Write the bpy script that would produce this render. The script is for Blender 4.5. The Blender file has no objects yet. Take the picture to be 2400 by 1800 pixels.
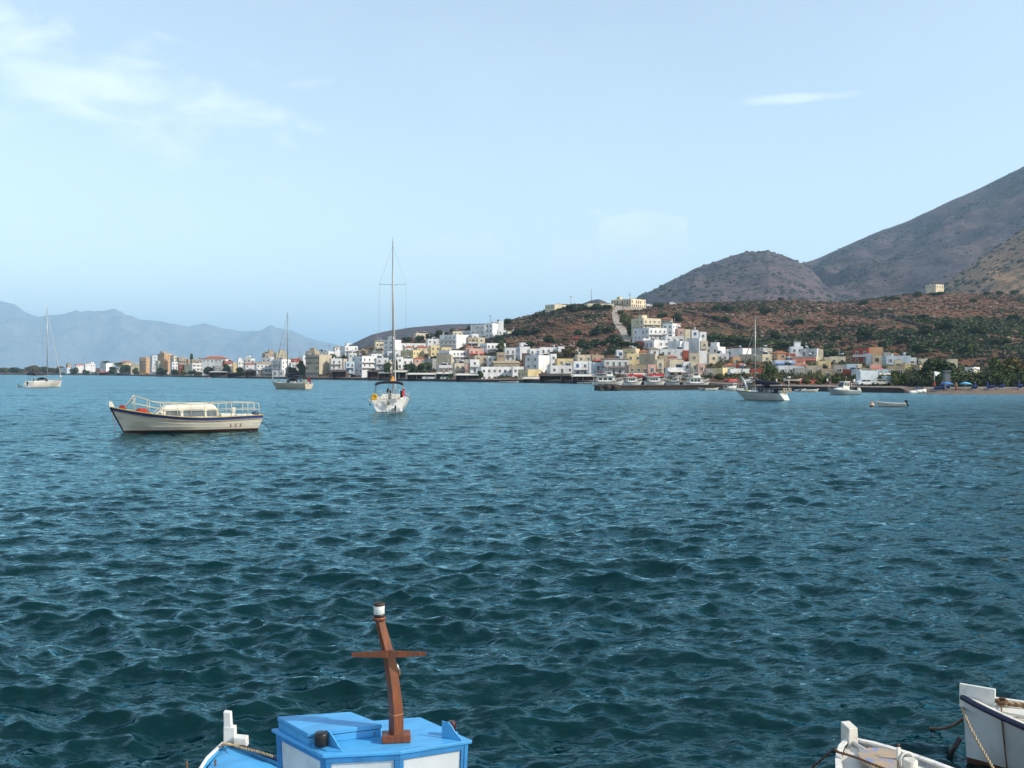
import bpy, math, random
import numpy as np
from math import sin, cos, pi, radians, atan2, sqrt
from mathutils import Vector, Matrix
from mathutils import noise as mnoise

random.seed(7)
rng = np.random.default_rng(7)
sc = bpy.context.scene
COL = sc.collection

# ---------------------------------------------------------------- camera, sky, sun, exposure
HC = 4.4            # eye height above the water, metres
F = 2333.0          # focal length in photograph pixels (photo 2400 wide)
HY = 870.0          # the row of the horizon
cam_d = bpy.data.cameras.new('camera')
cam_d.sensor_width = 36.0
cam_d.lens = 36.0 * F / 2400
cam_d.shift_y = -(900 - HY) / 2400
cam_d.clip_start = 0.1
cam_d.clip_end = 60000
cam = bpy.data.objects.new('camera', cam_d)
cam.location = (0, 0, HC)
cam.rotation_euler = (pi / 2, 0, 0)
COL.objects.link(cam)
sc.camera = cam

SUN_EL = radians(33)
SUN_AZ = radians(107)       # measured from the view direction (+Y) towards +X
sun_dir = Vector((sin(SUN_AZ) * cos(SUN_EL), cos(SUN_AZ) * cos(SUN_EL), sin(SUN_EL)))
sun_d = bpy.data.lights.new('sun', 'SUN')
sun_d.energy = 3.0
sun_d.angle = radians(0.53)
sun_d.color = (1.0, 0.90, 0.74)
sun = bpy.data.objects.new('sun', sun_d)
sun.rotation_euler = sun_dir.to_track_quat('Z', 'Y').to_euler()
sun.location = (0, 0, 200)
COL.objects.link(sun)

world = bpy.data.worlds.new('World')
sc.world = world
world.use_nodes = True
WN = world.node_tree.nodes
WL = world.node_tree.links
WN.clear()
def wn(t, **k):
    n = WN.new(t)
    for a, b in k.items():
        setattr(n, a, b)
    return n
def wmath(op, a, b=None, clamp=False):
    n = wn('ShaderNodeMath', operation=op, use_clamp=clamp)
    for i, v in enumerate((a, b)):
        if v is None: continue
        if isinstance(v, (int, float)): n.inputs[i].default_value = v
        else: WL.new(v, n.inputs[i])
    return n.outputs[0]
sky = wn('ShaderNodeTexSky', sky_type='NISHITA')
sky.sun_disc = False
sky.sun_elevation = SUN_EL
sky.sun_rotation = SUN_AZ
sky.air_density = 1.0
sky.dust_density = 0.4
sky.ozone_density = 1.6
tc = wn('ShaderNodeTexCoord')
sep = wn('ShaderNodeSeparateXYZ')
WL.new(tc.outputs['Generated'], sep.inputs[0])
az = wmath('ARCTAN2', sep.outputs[0], sep.outputs[1])
el = wmath('ARCSINE', sep.outputs[2])
comb = wn('ShaderNodeCombineXYZ')
WL.new(az, comb.inputs[0]); WL.new(el, comb.inputs[1])
def aze(x, y):
    a = atan2(x - 1200, F)
    return a, atan2((HY - y) * cos(a), F)
def cloud_noise(scale, sx, sy, rot, detail, dist, lo, hi):
    m = wn('ShaderNodeMapping')
    m.inputs['Scale'].default_value = (sx, sy, 1)
    m.inputs['Rotation'].default_value = (0, 0, rot)
    WL.new(comb.outputs[0], m.inputs[0])
    n = wn('ShaderNodeTexNoise')
    n.inputs['Scale'].default_value = scale
    n.inputs['Detail'].default_value = detail
    n.inputs['Roughness'].default_value = 0.55
    n.inputs['Distortion'].default_value = dist
    WL.new(m.outputs[0], n.inputs['Vector'])
    r = wn('ShaderNodeMapRange')
    r.interpolation_type = 'SMOOTHSTEP'
    r.inputs['From Min'].default_value = lo
    r.inputs['From Max'].default_value = hi
    WL.new(n.outputs[0], r.inputs['Value'])
    return r.outputs[0]
def blob(x, y, rx, ry, rot=0, soft=1.0, warp=None, wamt=0.0):
    """a soft patch of sky round the direction of photo pixel (x, y), radii in photo pixels"""
    a, e = aze(x, y)
    dx = wmath('SUBTRACT', az, a); dy = wmath('SUBTRACT', el, e)
    c, s = cos(rot), sin(rot)
    ux = wmath('ADD', wmath('MULTIPLY', dx, c), wmath('MULTIPLY', dy, s))
    uy = wmath('SUBTRACT', wmath('MULTIPLY', dy, c), wmath('MULTIPLY', dx, s))
    ux = wmath('DIVIDE', ux, rx / F); uy = wmath('DIVIDE', uy, ry / F)
    r2 = wmath('ADD', wmath('MULTIPLY', ux, ux), wmath('MULTIPLY', uy, uy))
    r = wmath('SQRT', r2)
    if warp is not None:
        r = wmath('ADD', r, wmath('MULTIPLY', wmath('SUBTRACT', warp, 0.5), wamt))
    m = wn('ShaderNodeMapRange'); m.interpolation_type = 'SMOOTHSTEP'
    m.inputs['From Min'].default_value = 1.0
    m.inputs['From Max'].default_value = 1.0 - soft
    WL.new(r, m.inputs['Value'])
    return m.outputs[0]
wisp = cloud_noise(9.0, 1.0, 3.2, radians(14), 7, 0.6, 0.36, 0.68)
fine = cloud_noise(16.0, 1.0, 1.5, 0.0, 8, 0.3, 0.2, 0.8)
cirrus = wmath('MULTIPLY', wmath('ADD', wmath('MULTIPLY', wisp, 0.75), 0.25),
               wmath('MAXIMUM', blob(250, 210, 620, 190, radians(-12), 0.85, fine, 0.8),
                     wmath('MULTIPLY', blob(650, 175, 240, 55, radians(-3), 0.9, fine, 0.6), 0.55)))
cirrus = wmath('MULTIPLY', cirrus, 0.85)
faint = wmath('MULTIPLY', wmath('MULTIPLY', cloud_noise(5.0, 1.0, 2.6, radians(10), 6, 0.4, 0.5, 0.85), 0.25),
              wmath('MULTIPLY', el, 3.0, True))
streak = wmath('MULTIPLY', blob(1850, 232, 215, 17, radians(0.5), 0.95, fine, 0.7), 0.62)
streak2 = wmath('MULTIPLY', blob(2325, 148, 50, 22, radians(-35), 0.9, fine, 0.9), 0.22)
cum = wmath('MULTIPLY', wmath('MAXIMUM', wmath('MAXIMUM', blob(1430, 560, 85, 78, 0, 0.30, fine, 1.3), blob(1530, 600, 95, 82, 0, 0.30, fine, 1.3)),
                              wmath('MAXIMUM', blob(1360, 610, 120, 80, 0, 0.7, fine, 0.8),
                                    blob(1080, 590, 260, 70, 0, 0.95, fine, 0.8))), 0.85)
cum = wmath('MULTIPLY', cum, wmath('ADD', wmath('MULTIPLY', cloud_noise(11.0, 1.0, 1.6, 0.3, 8, 0.5, 0.3, 0.62), 0.55), 0.45))
veil = wmath('ADD', wmath('MULTIPLY', cloud_noise(3.0, 1.0, 2.2, radians(6), 5, 0.3, 0.3, 0.8), 0.10), 0.13)
cloud = wmath('MAXIMUM', wmath('MAXIMUM', wmath('MAXIMUM', cirrus, veil), faint), wmath('MAXIMUM', wmath('MAXIMUM', streak, streak2), cum))
tint = wn('ShaderNodeMixRGB', blend_type='MULTIPLY')
tint.inputs[0].default_value = 1.0
tint.inputs[2].default_value = (1.24, 1.08, 0.90, 1)
WL.new(sky.outputs[0], tint.inputs[1])
mixc = wn('ShaderNodeMixRGB')
mixc.inputs[2].default_value = (4.7, 5.2, 5.4, 1)
WL.new(cloud, mixc.inputs[0]); WL.new(tint.outputs[0], mixc.inputs[1])
bg = wn('ShaderNodeBackground')
bg.inputs['Strength'].default_value = 0.126
WL.new(mixc.outputs[0], bg.inputs['Color'])
wo = wn('ShaderNodeOutputWorld')
WL.new(bg.outputs[0], wo.inputs['Surface'])

vs = sc.view_settings
vs.view_transform = 'Standard'; vs.look = 'None'; vs.gamma = 1.0; vs.use_curve_mapping = False
vs.exposure = 0.98
sc.render.engine = 'CYCLES'
sc.cycles.use_denoising = True
sc.cycles.max_bounces = 6
sc.cycles.diffuse_bounces = 2
sc.cycles.glossy_bounces = 3
sc.cycles.transmission_bounces = 4
sc.cycles.volume_bounces = 1
sc.cycles.caustics_reflective = False
sc.cycles.caustics_refractive = False

# ---------------------------------------------------------------- helpers
def px(x, y, D):
    """the point seen at photo pixel (x, y), D metres in front of the eye"""
    return Vector(((x - 1200) / F * D, D, HC + (HY - y) / F * D))
def pz(x, y, z):
    """the point seen at photo pixel (x, y) at height z"""
    return px(x, y, F * (HC - z) / (y - HY))
def link(o, parent=None):
    COL.objects.link(o)
    if parent is not None: o.parent = parent
    return o
def tag(o, label=None, cat=None, group=None, kind=None):
    if label: o['label'] = label
    if cat: o['category'] = cat
    if group: o['group'] = group
    if kind: o['kind'] = kind
    return o
def root(name, loc=(0, 0, 0), rz=0.0, label=None, cat=None, group=None, tilt=0.0):
    o = bpy.data.objects.new(name, None)
    o.empty_display_size = 0.3
    o.location = loc; o.rotation_euler = (tilt, 0, rz)
    link(o)
    return tag(o, label, cat, group)
def inst(name, mesh, parent=None, loc=(0, 0, 0), rot=(0, 0, 0), scale=(1, 1, 1)):
    o = bpy.data.objects.new(name, mesh)
    o.location = loc; o.rotation_euler = rot; o.scale = scale
    return link(o, parent)
def copy_tree(o, parent=None):
    c = o.copy(); COL.objects.link(c); c.parent = parent
    for ch in o.children:
        copy_tree(ch, c)
    return c
def raw_mesh(name, v, f, mats, mi=None, smooth=False):
    """v (n,3), f (m,k) arrays -> mesh"""
    v = np.asarray(v, dtype=np.float32); f = np.asarray(f, dtype=np.int32)
    me = bpy.data.meshes.new(name)
    me.vertices.add(len(v)); me.vertices.foreach_set('co', v.ravel())
    k = f.shape[1]
    me.loops.add(f.size); me.loops.foreach_set('vertex_index', f.ravel())
    me.polygons.add(len(f))
    me.polygons.foreach_set('loop_start', np.arange(0, f.size, k, dtype=np.int32))
    if mi is not None: me.polygons.foreach_set('material_index', np.asarray(mi, dtype=np.int32))
    me.polygons.foreach_set('use_smooth', np.full(len(f), smooth))
    for m in mats: me.materials.append(m)
    me.update(calc_edges=True)
    return me

class MB:
    def __init__(s): s.v = []; s.f = []; s.m = []; s.sm = []
    def add(s, vs, fs, mi=0, smooth=False):
        o = len(s.v); s.v += [tuple(p) for p in vs]
        for f in fs:
            s.f.append(tuple(i + o for i in f)); s.m.append(mi); s.sm.append(smooth)
        return s
    def box(s, x0, x1, y0, y1, z0, z1, mi=0, M=None):
        vs = [Vector(p) for p in ((x0,y0,z0),(x1,y0,z0),(x1,y1,z0),(x0,y1,z0),(x0,y0,z1),(x1,y0,z1),(x1,y1,z1),(x0,y1,z1))]
        if M is not None: vs = [M @ p for p in vs]
        return s.add(vs, ((3,2,1,0),(4,5,6,7),(0,1,5,4),(1,2,6,5),(2,3,7,6),(3,0,4,7)), mi)
    def cbox(s, c, sx, sy, sz, mi=0, M=None):
        return s.box(c[0]-sx/2, c[0]+sx/2, c[1]-sy/2, c[1]+sy/2, c[2]-sz/2, c[2]+sz/2, mi, M)
    def prism(s, poly, z0, z1, mi=0, top=None):
        """poly: list of (x, y) anticlockwise; top: another polygon for z1"""
        n = len(poly); t = top or poly
        vs = [(p[0], p[1], z0) for p in poly] + [(p[0], p[1], z1) for p in t]
        fs = [tuple(range(n - 1, -1, -1)), tuple(range(n, 2 * n))]
        fs += [(i, (i + 1) % n, n + (i + 1) % n, n + i) for i in range(n)]
        return s.add(vs, fs, mi)
    def hull8(s, lo, hi, mi=0):
        """two loops of 3D points (bottom, top), anticlockwise from above"""
        n = len(lo)
        fs = [tuple(range(n - 1, -1, -1)), tuple(range(n, 2 * n))]
        fs += [(i, (i + 1) % n, n + (i + 1) % n, n + i) for i in range(n)]
        return s.add(list(lo) + list(hi), fs, mi)
    def tube(s, pts, r, seg=6, mi=0, closed=False, smooth=True):
        pts = [Vector(p) for p in pts]; n = len(pts)
        rs = r if isinstance(r, (list, tuple)) else [r] * n
        vs = []; fs = []; prev = None
        for i, p in enumerate(pts):
            a = pts[max(i - 1, 0)]; b = pts[min(i + 1, n - 1)]
            if closed: a = pts[i - 1]; b = pts[(i + 1) % n]
            d = (b - a)
            d = d.normalized() if d.length > 1e-9 else Vector((0, 0, 1))
            if prev is None:
                q = Vector((0, 0, 1)) if abs(d.z) < 0.9 else Vector((1, 0, 0))
                u = d.cross(q).normalized()
            else:
                u = (prev - d * prev.dot(d)).normalized()
            w = d.cross(u); prev = u
            for k in range(seg):
                t = 2 * pi * k / seg
                vs.append(p + (u * cos(t) + w * sin(t)) * rs[i])
        m = n if closed else n - 1
        for i in range(m):
            j = (i + 1) % n
            for k in range(seg):
                l = (k + 1) % seg
                fs.append((i*seg+k, i*seg+l, j*seg+l, j*seg+k))
        s.add(vs, fs, mi, smooth)
        if not closed:
            o = len(s.v) - len(vs)
            s.f.append(tuple(o + k for k in range(seg - 1, -1, -1))); s.m.append(mi); s.sm.append(False)
            s.f.append(tuple(o + (n-1)*seg + k for k in range(seg))); s.m.append(mi); s.sm.append(False)
        return s
    def lathe(s, prof, seg=16, c=(0, 0, 0), mi=0, smooth=True):
        vs = []; fs = []
        for r, z in prof:
            for k in range(seg):
                t = 2 * pi * k / seg
                vs.append((c[0] + r * cos(t), c[1] + r * sin(t), c[2] + z))
        n = len(prof)
        for i in range(n - 1):
            for k in range(seg):
                l = (k + 1) % seg
                fs.append((i*seg+k, i*seg+l, (i+1)*seg+l, (i+1)*seg+k))
        s.add(vs, fs, mi, smooth)
        o = len(s.v) - len(vs)
        s.f.append(tuple(o + k for k in range(seg - 1, -1, -1))); s.m.append(mi); s.sm.append(False)
        s.f.append(tuple(o + (n-1)*seg + k for k in range(seg))); s.m.append(mi); s.sm.append(False)
        return s
    def ball(s, c, rx, ry, rz, mi=0, seg=8, rings=5):
        prof = []
        vs = []; fs = []
        for i in range(rings + 1):
            a = -pi/2 + pi * i / rings
            for k in range(seg):
                t = 2*pi*k/seg
                vs.append((c[0]+rx*cos(a)*cos(t), c[1]+ry*cos(a)*sin(t), c[2]+rz*sin(a)))
        for i in range(rings):
            for k in range(seg):
                l = (k+1) % seg
                fs.append((i*seg+k, i*seg+l, (i+1)*seg+l, (i+1)*seg+k))
        return s.add(vs, fs, mi, True)
    def mesh(s, name, mats):
        me = bpy.data.meshes.new(name)
        me.from_pydata(s.v, [], s.f)
        if not isinstance(mats, (list, tuple)): mats = [mats]
        for m in mats: me.materials.append(m)
        me.polygons.foreach_set('material_index', s.m)
        me.polygons.foreach_set('use_smooth', s.sm)
        me.update()
        return me
    def build(s, name, mats, parent=None, loc=(0, 0, 0), rot=(0, 0, 0), bevel=0.0):
        o = inst(name, s.mesh(name, mats), parent, loc, rot)
        if bevel:
            b = o.modifiers.new('bevel', 'BEVEL'); b.width = bevel; b.segments = 2; b.limit_method = 'ANGLE'
        return o

MATS = {}
def mat(name, col, rough=0.7, var=0.12, scale=3.0, bump=0.0, col2=None, metal=0.0, coord='Object',
        spec=0.5, stretch=(1, 1, 1), rnd=0.0, dirt=None, dirt_amt=0.0, dirt_scale=1.5, lo=0.35, hi=0.65, detail=4):
    """a procedural Principled material: noise varies the base colour, a second noise lays dirt over it"""
    if name in MATS: return MATS[name]
    m = bpy.data.materials.new(name); m.use_nodes = True
    N = m.node_tree.nodes; L = m.node_tree.links
    p = N['Principled BSDF']
    p.inputs['Roughness'].default_value = rough
    p.inputs['Metallic'].default_value = metal
    p.inputs['Specular IOR Level'].default_value = spec
    t = N.new('ShaderNodeTexCoord'); mp = N.new('ShaderNodeMapping')
    mp.inputs['Scale'].default_value = stretch
    L.new(t.outputs[coord], mp.inputs[0])
    n = N.new('ShaderNodeTexNoise'); n.inputs['Scale'].default_value = scale; n.inputs['Detail'].default_value = detail
    L.new(mp.outputs[0], n.inputs['Vector'])
    r = N.new('ShaderNodeMapRange'); r.inputs['From Min'].default_value = lo; r.inputs['From Max'].default_value = hi
    L.new(n.outputs[0], r.inputs[0])
    mx = N.new('ShaderNodeMixRGB')
    c2 = col2 or tuple(c * (1 - var) for c in col)
    c1 = tuple(min(1, c * (1 + var * 0.3)) for c in col) if not col2 else col
    mx.inputs[1].default_value = (*c1, 1); mx.inputs[2].default_value = (*c2, 1)
    L.new(r.outputs[0], mx.inputs[0])
    out = mx.outputs[0]
    if dirt is not None:
        n2 = N.new('ShaderNodeTexNoise'); n2.inputs['Scale'].default_value = dirt_scale; n2.inputs['Detail'].default_value = 6
        n2.inputs['Roughness'].default_value = 0.7
        L.new(mp.outputs[0], n2.inputs['Vector'])
        r2 = N.new('ShaderNodeMapRange'); r2.inputs['From Min'].default_value = 0.5; r2.inputs['From Max'].default_value = 0.72
        r2.inputs['To Max'].default_value = dirt_amt
        L.new(n2.outputs[0], r2.inputs[0])
        m2 = N.new('ShaderNodeMixRGB'); m2.inputs[2].default_value = (*dirt, 1)
        L.new(r2.outputs[0], m2.inputs[0]); L.new(out, m2.inputs[1]); out = m2.outputs[0]
    if rnd:
        oi = N.new('ShaderNodeObjectInfo')
        hs = N.new('ShaderNodeHueSaturation')
        rr = N.new('ShaderNodeMapRange'); rr.inputs['To Min'].default_value = 1 - rnd; rr.inputs['To Max'].default_value = 1 + rnd * 0.6
        L.new(oi.outputs['Random'], rr.inputs[0]); L.new(rr.outputs[0], hs.inputs['Value'])
        L.new(out, hs.inputs['Color']); out = hs.outputs[0]
    L.new(out, p.inputs['Base Color'])
    if bump:
        b = N.new('ShaderNodeBump'); b.inputs['Strength'].default_value = 1.0; b.inputs['Distance'].default_value = bump
        L.new(n.outputs[0], b.inputs['Height']); L.new(b.outputs[0], p.inputs['Normal'])
    MATS[name] = m
    return m
# ---------------------------------------------------------------- sea
def sea_material():
    m = bpy.data.materials.new('sea_water'); m.use_nodes = True
    N = m.node_tree.nodes; L = m.node_tree.links
    N.remove(N['Principled BSDF']); out = N['Material Output']
    dif = N.new('ShaderNodeBsdfDiffuse'); dif.inputs['Color'].default_value = (0.0008, 0.018, 0.020, 1)
    glo = N.new('ShaderNodeBsdfGlossy'); glo.inputs['Color'].default_value = (0.50, 0.78, 0.86, 1)
    fr = N.new('ShaderNodeFresnel'); fr.inputs['IOR'].default_value = 1.34
    mx = N.new('ShaderNodeMixShader')
    L.new(fr.outputs[0], mx.inputs[0]); L.new(dif.outputs[0], mx.inputs[1]); L.new(glo.outputs[0], mx.inputs[2]); L.new(mx.outputs[0], out.inputs['Surface'])
    g = N.new('ShaderNodeNewGeometry')
    cd = N.new('ShaderNodeVectorMath'); cd.operation = 'LENGTH'; L.new(g.outputs['Position'], cd.inputs[0])
    def ramp(a, b, c, d):
        r = N.new('ShaderNodeMapRange'); r.interpolation_type = 'SMOOTHSTEP'
        for k, v in zip(('From Min', 'From Max', 'To Min', 'To Max'), (a, b, c, d)): r.inputs[k].default_value = v
        L.new(cd.outputs['Value'], r.inputs[0]); return r.outputs[0]
    def vm(op, a, b):
        n = N.new('ShaderNodeVectorMath'); n.operation = op
        for i, v in enumerate((a, b)):
            if isinstance(v, tuple): n.inputs[i].default_value = v
            else: L.new(v, n.inputs[i])
        return n.outputs[0]
    def slopes(sx, sy, scale, rot, detail, amount):
        """small waves as random slopes of the surface: amount = their size, a number or a socket"""
        mp = N.new('ShaderNodeMapping'); mp.inputs['Scale'].default_value = (sx, sy, 1); mp.inputs['Rotation'].default_value = (0, 0, rot)
        L.new(g.outputs['Position'], mp.inputs[0])
        n = N.new('ShaderNodeTexNoise'); n.inputs['Scale'].default_value = scale; n.inputs['Detail'].default_value = detail
        n.inputs['Roughness'].default_value = 0.65; n.inputs['Distortion'].default_value = 0.5
        L.new(mp.outputs[0], n.inputs['Vector'])
        v = vm('MULTIPLY', vm('SUBTRACT', n.outputs['Color'], (0.5, 0.5, 0.5)), (0.7, 1.0, 0.0))
        sc_ = N.new('ShaderNodeVectorMath'); sc_.operation = 'SCALE'; L.new(v, sc_.inputs[0])
        if isinstance(amount, float): sc_.inputs['Scale'].default_value = amount
        else: L.new(amount, sc_.inputs['Scale'])
        return sc_.outputs[0]
    v = vm('ADD', slopes(0.55, 1.3, 5.0, 0.2, 5, ramp(5, 110, 1.35, 1.0)), slopes(0.35, 1.0, 1.3, -0.15, 4, ramp(14, 110, 0.1, 1.35)))
    v = vm('ADD', v, slopes(0.5, 1.2, 17.0, -0.3, 4, ramp(6, 70, 0.95, 0.0)))
    v = vm('ADD', v, slopes(0.22, 1.0, 0.16, 0.06, 4, ramp(70, 260, 0.0, 0.75)))
    nn = N.new('ShaderNodeVectorMath'); nn.operation = 'NORMALIZE'
    L.new(vm('ADD', g.outputs['Normal'], v), nn.inputs[0])
    for q in (dif, glo, fr): L.new(nn.outputs[0], q.inputs['Normal'])
    L.new(ramp(10, 230, 0.04, 0.26), glo.inputs['Roughness'])
    return m

WAVES = []
def make_waves():
    r = np.random.default_rng(11)
    n = 180
    lam = np.exp(r.uniform(np.log(0.14), np.log(3.0), n))
    main = radians(-97)                       # waves run towards the eye
    spread = 0.24 + 0.42 * np.clip(1.4 / lam, 0, 1.3)
    th = main + r.normal(0, 1, n) * spread
    k = 2 * pi / lam
    shape = np.exp(-((np.log(lam / 0.8)) / 0.9) ** 2)
    slope = 0.020 * (0.7 + shape) * (1 + 0.8 * (lam < 0.5))
    A = slope / k
    return lam, k * np.cos(th), k * np.sin(th), A, r.uniform(0, 2 * pi, n), np.cos(th), np.sin(th)
def build_sea():
    u_in = np.linspace(-0.57, 0.57, 760)
    u_out = 0.57 + np.cumsum(np.geomspace(0.004, 0.35, 34))
    u = np.concatenate([-u_out[::-1], u_in, u_out])
    D1 = np.exp(np.arange(np.log(4.2), np.log(330), 0.0046))
    D2 = np.geomspace(330 * 1.012, 45000, 90)
    D = np.concatenate([[1.2, 2.0, 2.8, 3.5], D1, D2])
    U, DD = np.meshgrid(u, D)
    X = U * DD; Y = DD.copy(); Z = np.zeros_like(X)
    lam, kx, ky, A, ph, cx, cy = make_waves()
    n1 = 4 + len(D1)
    Xa = X[:n1]; Ya = Y[:n1]
    dx = np.zeros_like(Xa); dy = np.zeros_like(Xa); dz = np.zeros_like(Xa)
    # slowly varying gusts: patches of steeper and flatter water
    gust = 1 + 0.22 * np.sin(Xa * 0.11 + Ya * 0.05 + 1) * np.sin(Ya * 0.09 - Xa * 0.04) + 0.15 * np.sin(Xa * 0.31 - Ya * 0.21)
    for i in range(len(lam)):
        fade = np.clip((lam[i] / (0.0046 * Ya) - 2.4) / 2.4, 0, 1)
        rows = fade[:, 0] > 0
        if not rows.any(): continue
        q = kx[i] * Xa[rows] + ky[i] * Ya[rows] + ph[i]
        a = A[i] * fade[rows] * gust[rows]
        s = np.sin(q)
        dz[rows] += a * np.cos(q)
        dx[rows] -= 0.7 * a * cx[i] * s
        dy[rows] -= 0.7 * a * cy[i] * s
    X[:n1] += dx; Y[:n1] += dy; Z[:n1] += dz
    nr, nc = X.shape
    v = np.stack([X, Y, Z], -1).reshape(-1, 3)
    i = np.arange(nr * nc).reshape(nr, nc)
    f = np.stack([i[:-1, :-1], i[:-1, 1:], i[1:, 1:], i[1:, :-1]], -1).reshape(-1, 4)
    o = link(bpy.data.objects.new('sea', raw_mesh('sea', v, f, [sea_material()], smooth=True)))
    return tag(o, 'choppy dark teal sea with pale sky glints', None, None, 'structure')
build_sea()

# ---------------------------------------------------------------- land
def tab(pairs):
    a = np.array(pairs, dtype=float)
    return lambda u: np.interp(u, a[:, 0], a[:, 1])
shore_y = tab([(-900, 877.5), (0, 878.3), (150, 879), (300, 880.3), (400, 883), (500, 885), (600, 887), (790, 890), (900, 892),
               (1100, 895), (1240, 897), (1350, 899), (1450, 901), (1600, 904), (1640, 905), (1700, 909.5), (1760, 914), (2000, 918.5), (2130, 921), (2200, 923.5), (2400, 924.5), (3600, 926)])
def D0(u): return F * HC / (shore_y(u) - HY)
top_y = tab([(-900, 872), (0, 871), (300, 868), (500, 862), (700, 851), (820, 838), (950, 826), (1100, 818), (1180, 824), (1300, 829), (1420, 817),
             (1470, 808), (1530, 798), (1600, 818), (1700, 836), (1900, 845), (2100, 857), (2400, 870), (3600, 866)])
top_D = tab([(-900, 1500), (0, 1450), (300, 1200), (500, 860), (700, 690), (820, 640), (950, 600), (1100, 570), (1180, 530), (1300, 500), (1450, 480),
             (1530, 500), (1600, 480), (1700, 450), (1900, 430), (2100, 390), (2400, 380), (3600, 380)])
rid_y = tab([(-900, 868), (0, 866.5), (200, 863), (400, 860), (500, 856), (700, 842), (820, 826), (950, 792), (1100, 772), (1180, 756), (1200, 749), (1240, 741),
             (1262, 734), (1290, 724), (1310, 717), (1350, 713), (1430, 712), (1500, 717), (1600, 711), (1720, 709), (1830, 706), (1960, 708),
             (2010, 706), (2070, 697), (2150, 691), (2200, 690), (2400, 690), (3000, 660), (3600, 650)])
rid_D = tab([(-900, 1700), (0, 1650), (400, 1150), (500, 1040), (700, 870), (820, 800), (950, 740), (1100, 710), (1180, 700), (1300, 720), (1450, 760),
             (1600, 800), (1700, 820), (1900, 850), (2100, 880), (2400, 930), (3600, 1000)])
def zof(y, D): return HC + (HY - y) / F * D
def sstep(t): t = np.clip(t, 0, 1); return t * t * (3 - 2 * t)
def vnoise(X, Y, seed=0, octs=5, lac=2.03, gain=0.5):
    """fractal value noise on arrays, unit base wavelength"""
    out = np.zeros_like(X, dtype=float); amp = 1.0; tot = 0
    for o in range(octs):
        xi = np.floor(X).astype(np.int64); yi = np.floor(Y).astype(np.int64)
        xf = X - xi; yf = Y - yi
        def h(a, b):
            n = (a * 374761393 + b * 668265263 + (seed + o * 17) * 974634777) & 0x7fffffff
            n = ((n ^ (n >> 13)) * 1274126177) & 0x7fffffff
            return ((n ^ (n >> 16)) & 0xffff) / 65535.0
        sx = xf * xf * (3 - 2 * xf); sy = yf * yf * (3 - 2 * yf)
        v = (h(xi, yi) * (1 - sx) + h(xi + 1, yi) * sx) * (1 - sy) + (h(xi, yi + 1) * (1 - sx) + h(xi + 1, yi + 1) * sx) * sy
        out += (v - 0.5) * 2 * amp; tot += amp
        amp *= gain; X = X * lac + 13.7; Y = Y * lac - 7.3
    return out / tot
def land_z(u, D):
    u = np.asarray(u, dtype=float); D = np.asarray(D, dtype=float)
    d0 = D0(u); s = D - d0
    Dt = top_D(u); zt = zof(top_y(u), Dt); Dr = rid_D(u); zr = zof(rid_y(u), Dr)
    beach = sstep((u - 2105) / 40)
    z0 = 1.05 * (1 - beach) + 0.0 * beach
    zfl = 1.25
    a = d0 + 14
    t1 = np.clip((D - a) / np.maximum(Dt - a, 1), 0, 1)
    z1 = zfl + (zt - zfl) * (0.35 * t1 + 0.65 * sstep(t1))
    t2 = np.clip((D - Dt) / np.maximum(Dr - Dt, 1), 0, 1)
    z2 = zt + (zr - zt) * (0.55 * t2 + 0.45 * np.sin(t2 * pi / 2))
    z = np.where(D <= Dt, z1, z2)
    back = np.clip((D - Dr) / 500, 0, 1)
    z = z - (zr * 0.75) * sstep(back)
    flat = np.clip(s / 14, 0, 1)
    z = np.where(s < 14, z0 + (zfl - z0) * flat, z)
    X = (u - 1200) / F * D
    bump = vnoise(X / 55, D / 55, 3, 4) * 2.6 + vnoise(X / 12, D / 12, 9, 3) * 0.7
    amt = sstep((D - Dt + 40) / 90) * (1 - 0.75 * sstep((D - Dr + 60) / 60)) * (zr > 15)
    z = z + bump * amt
    under = np.where(beach > 0.5, -0.10 * (-s) - 0.02, -2.0)
    z = np.where(s < 0, under, z)
    return z
def hit(x, y, near=None):
    """where the eye's ray through photo pixel (x, y) meets the land"""
    d = float(near if near is not None else D0(x) + 2)
    while d < 2600:
        if land_z(x, d) >= zof(y, d): return d
        d += 1.0
    return None

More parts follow.
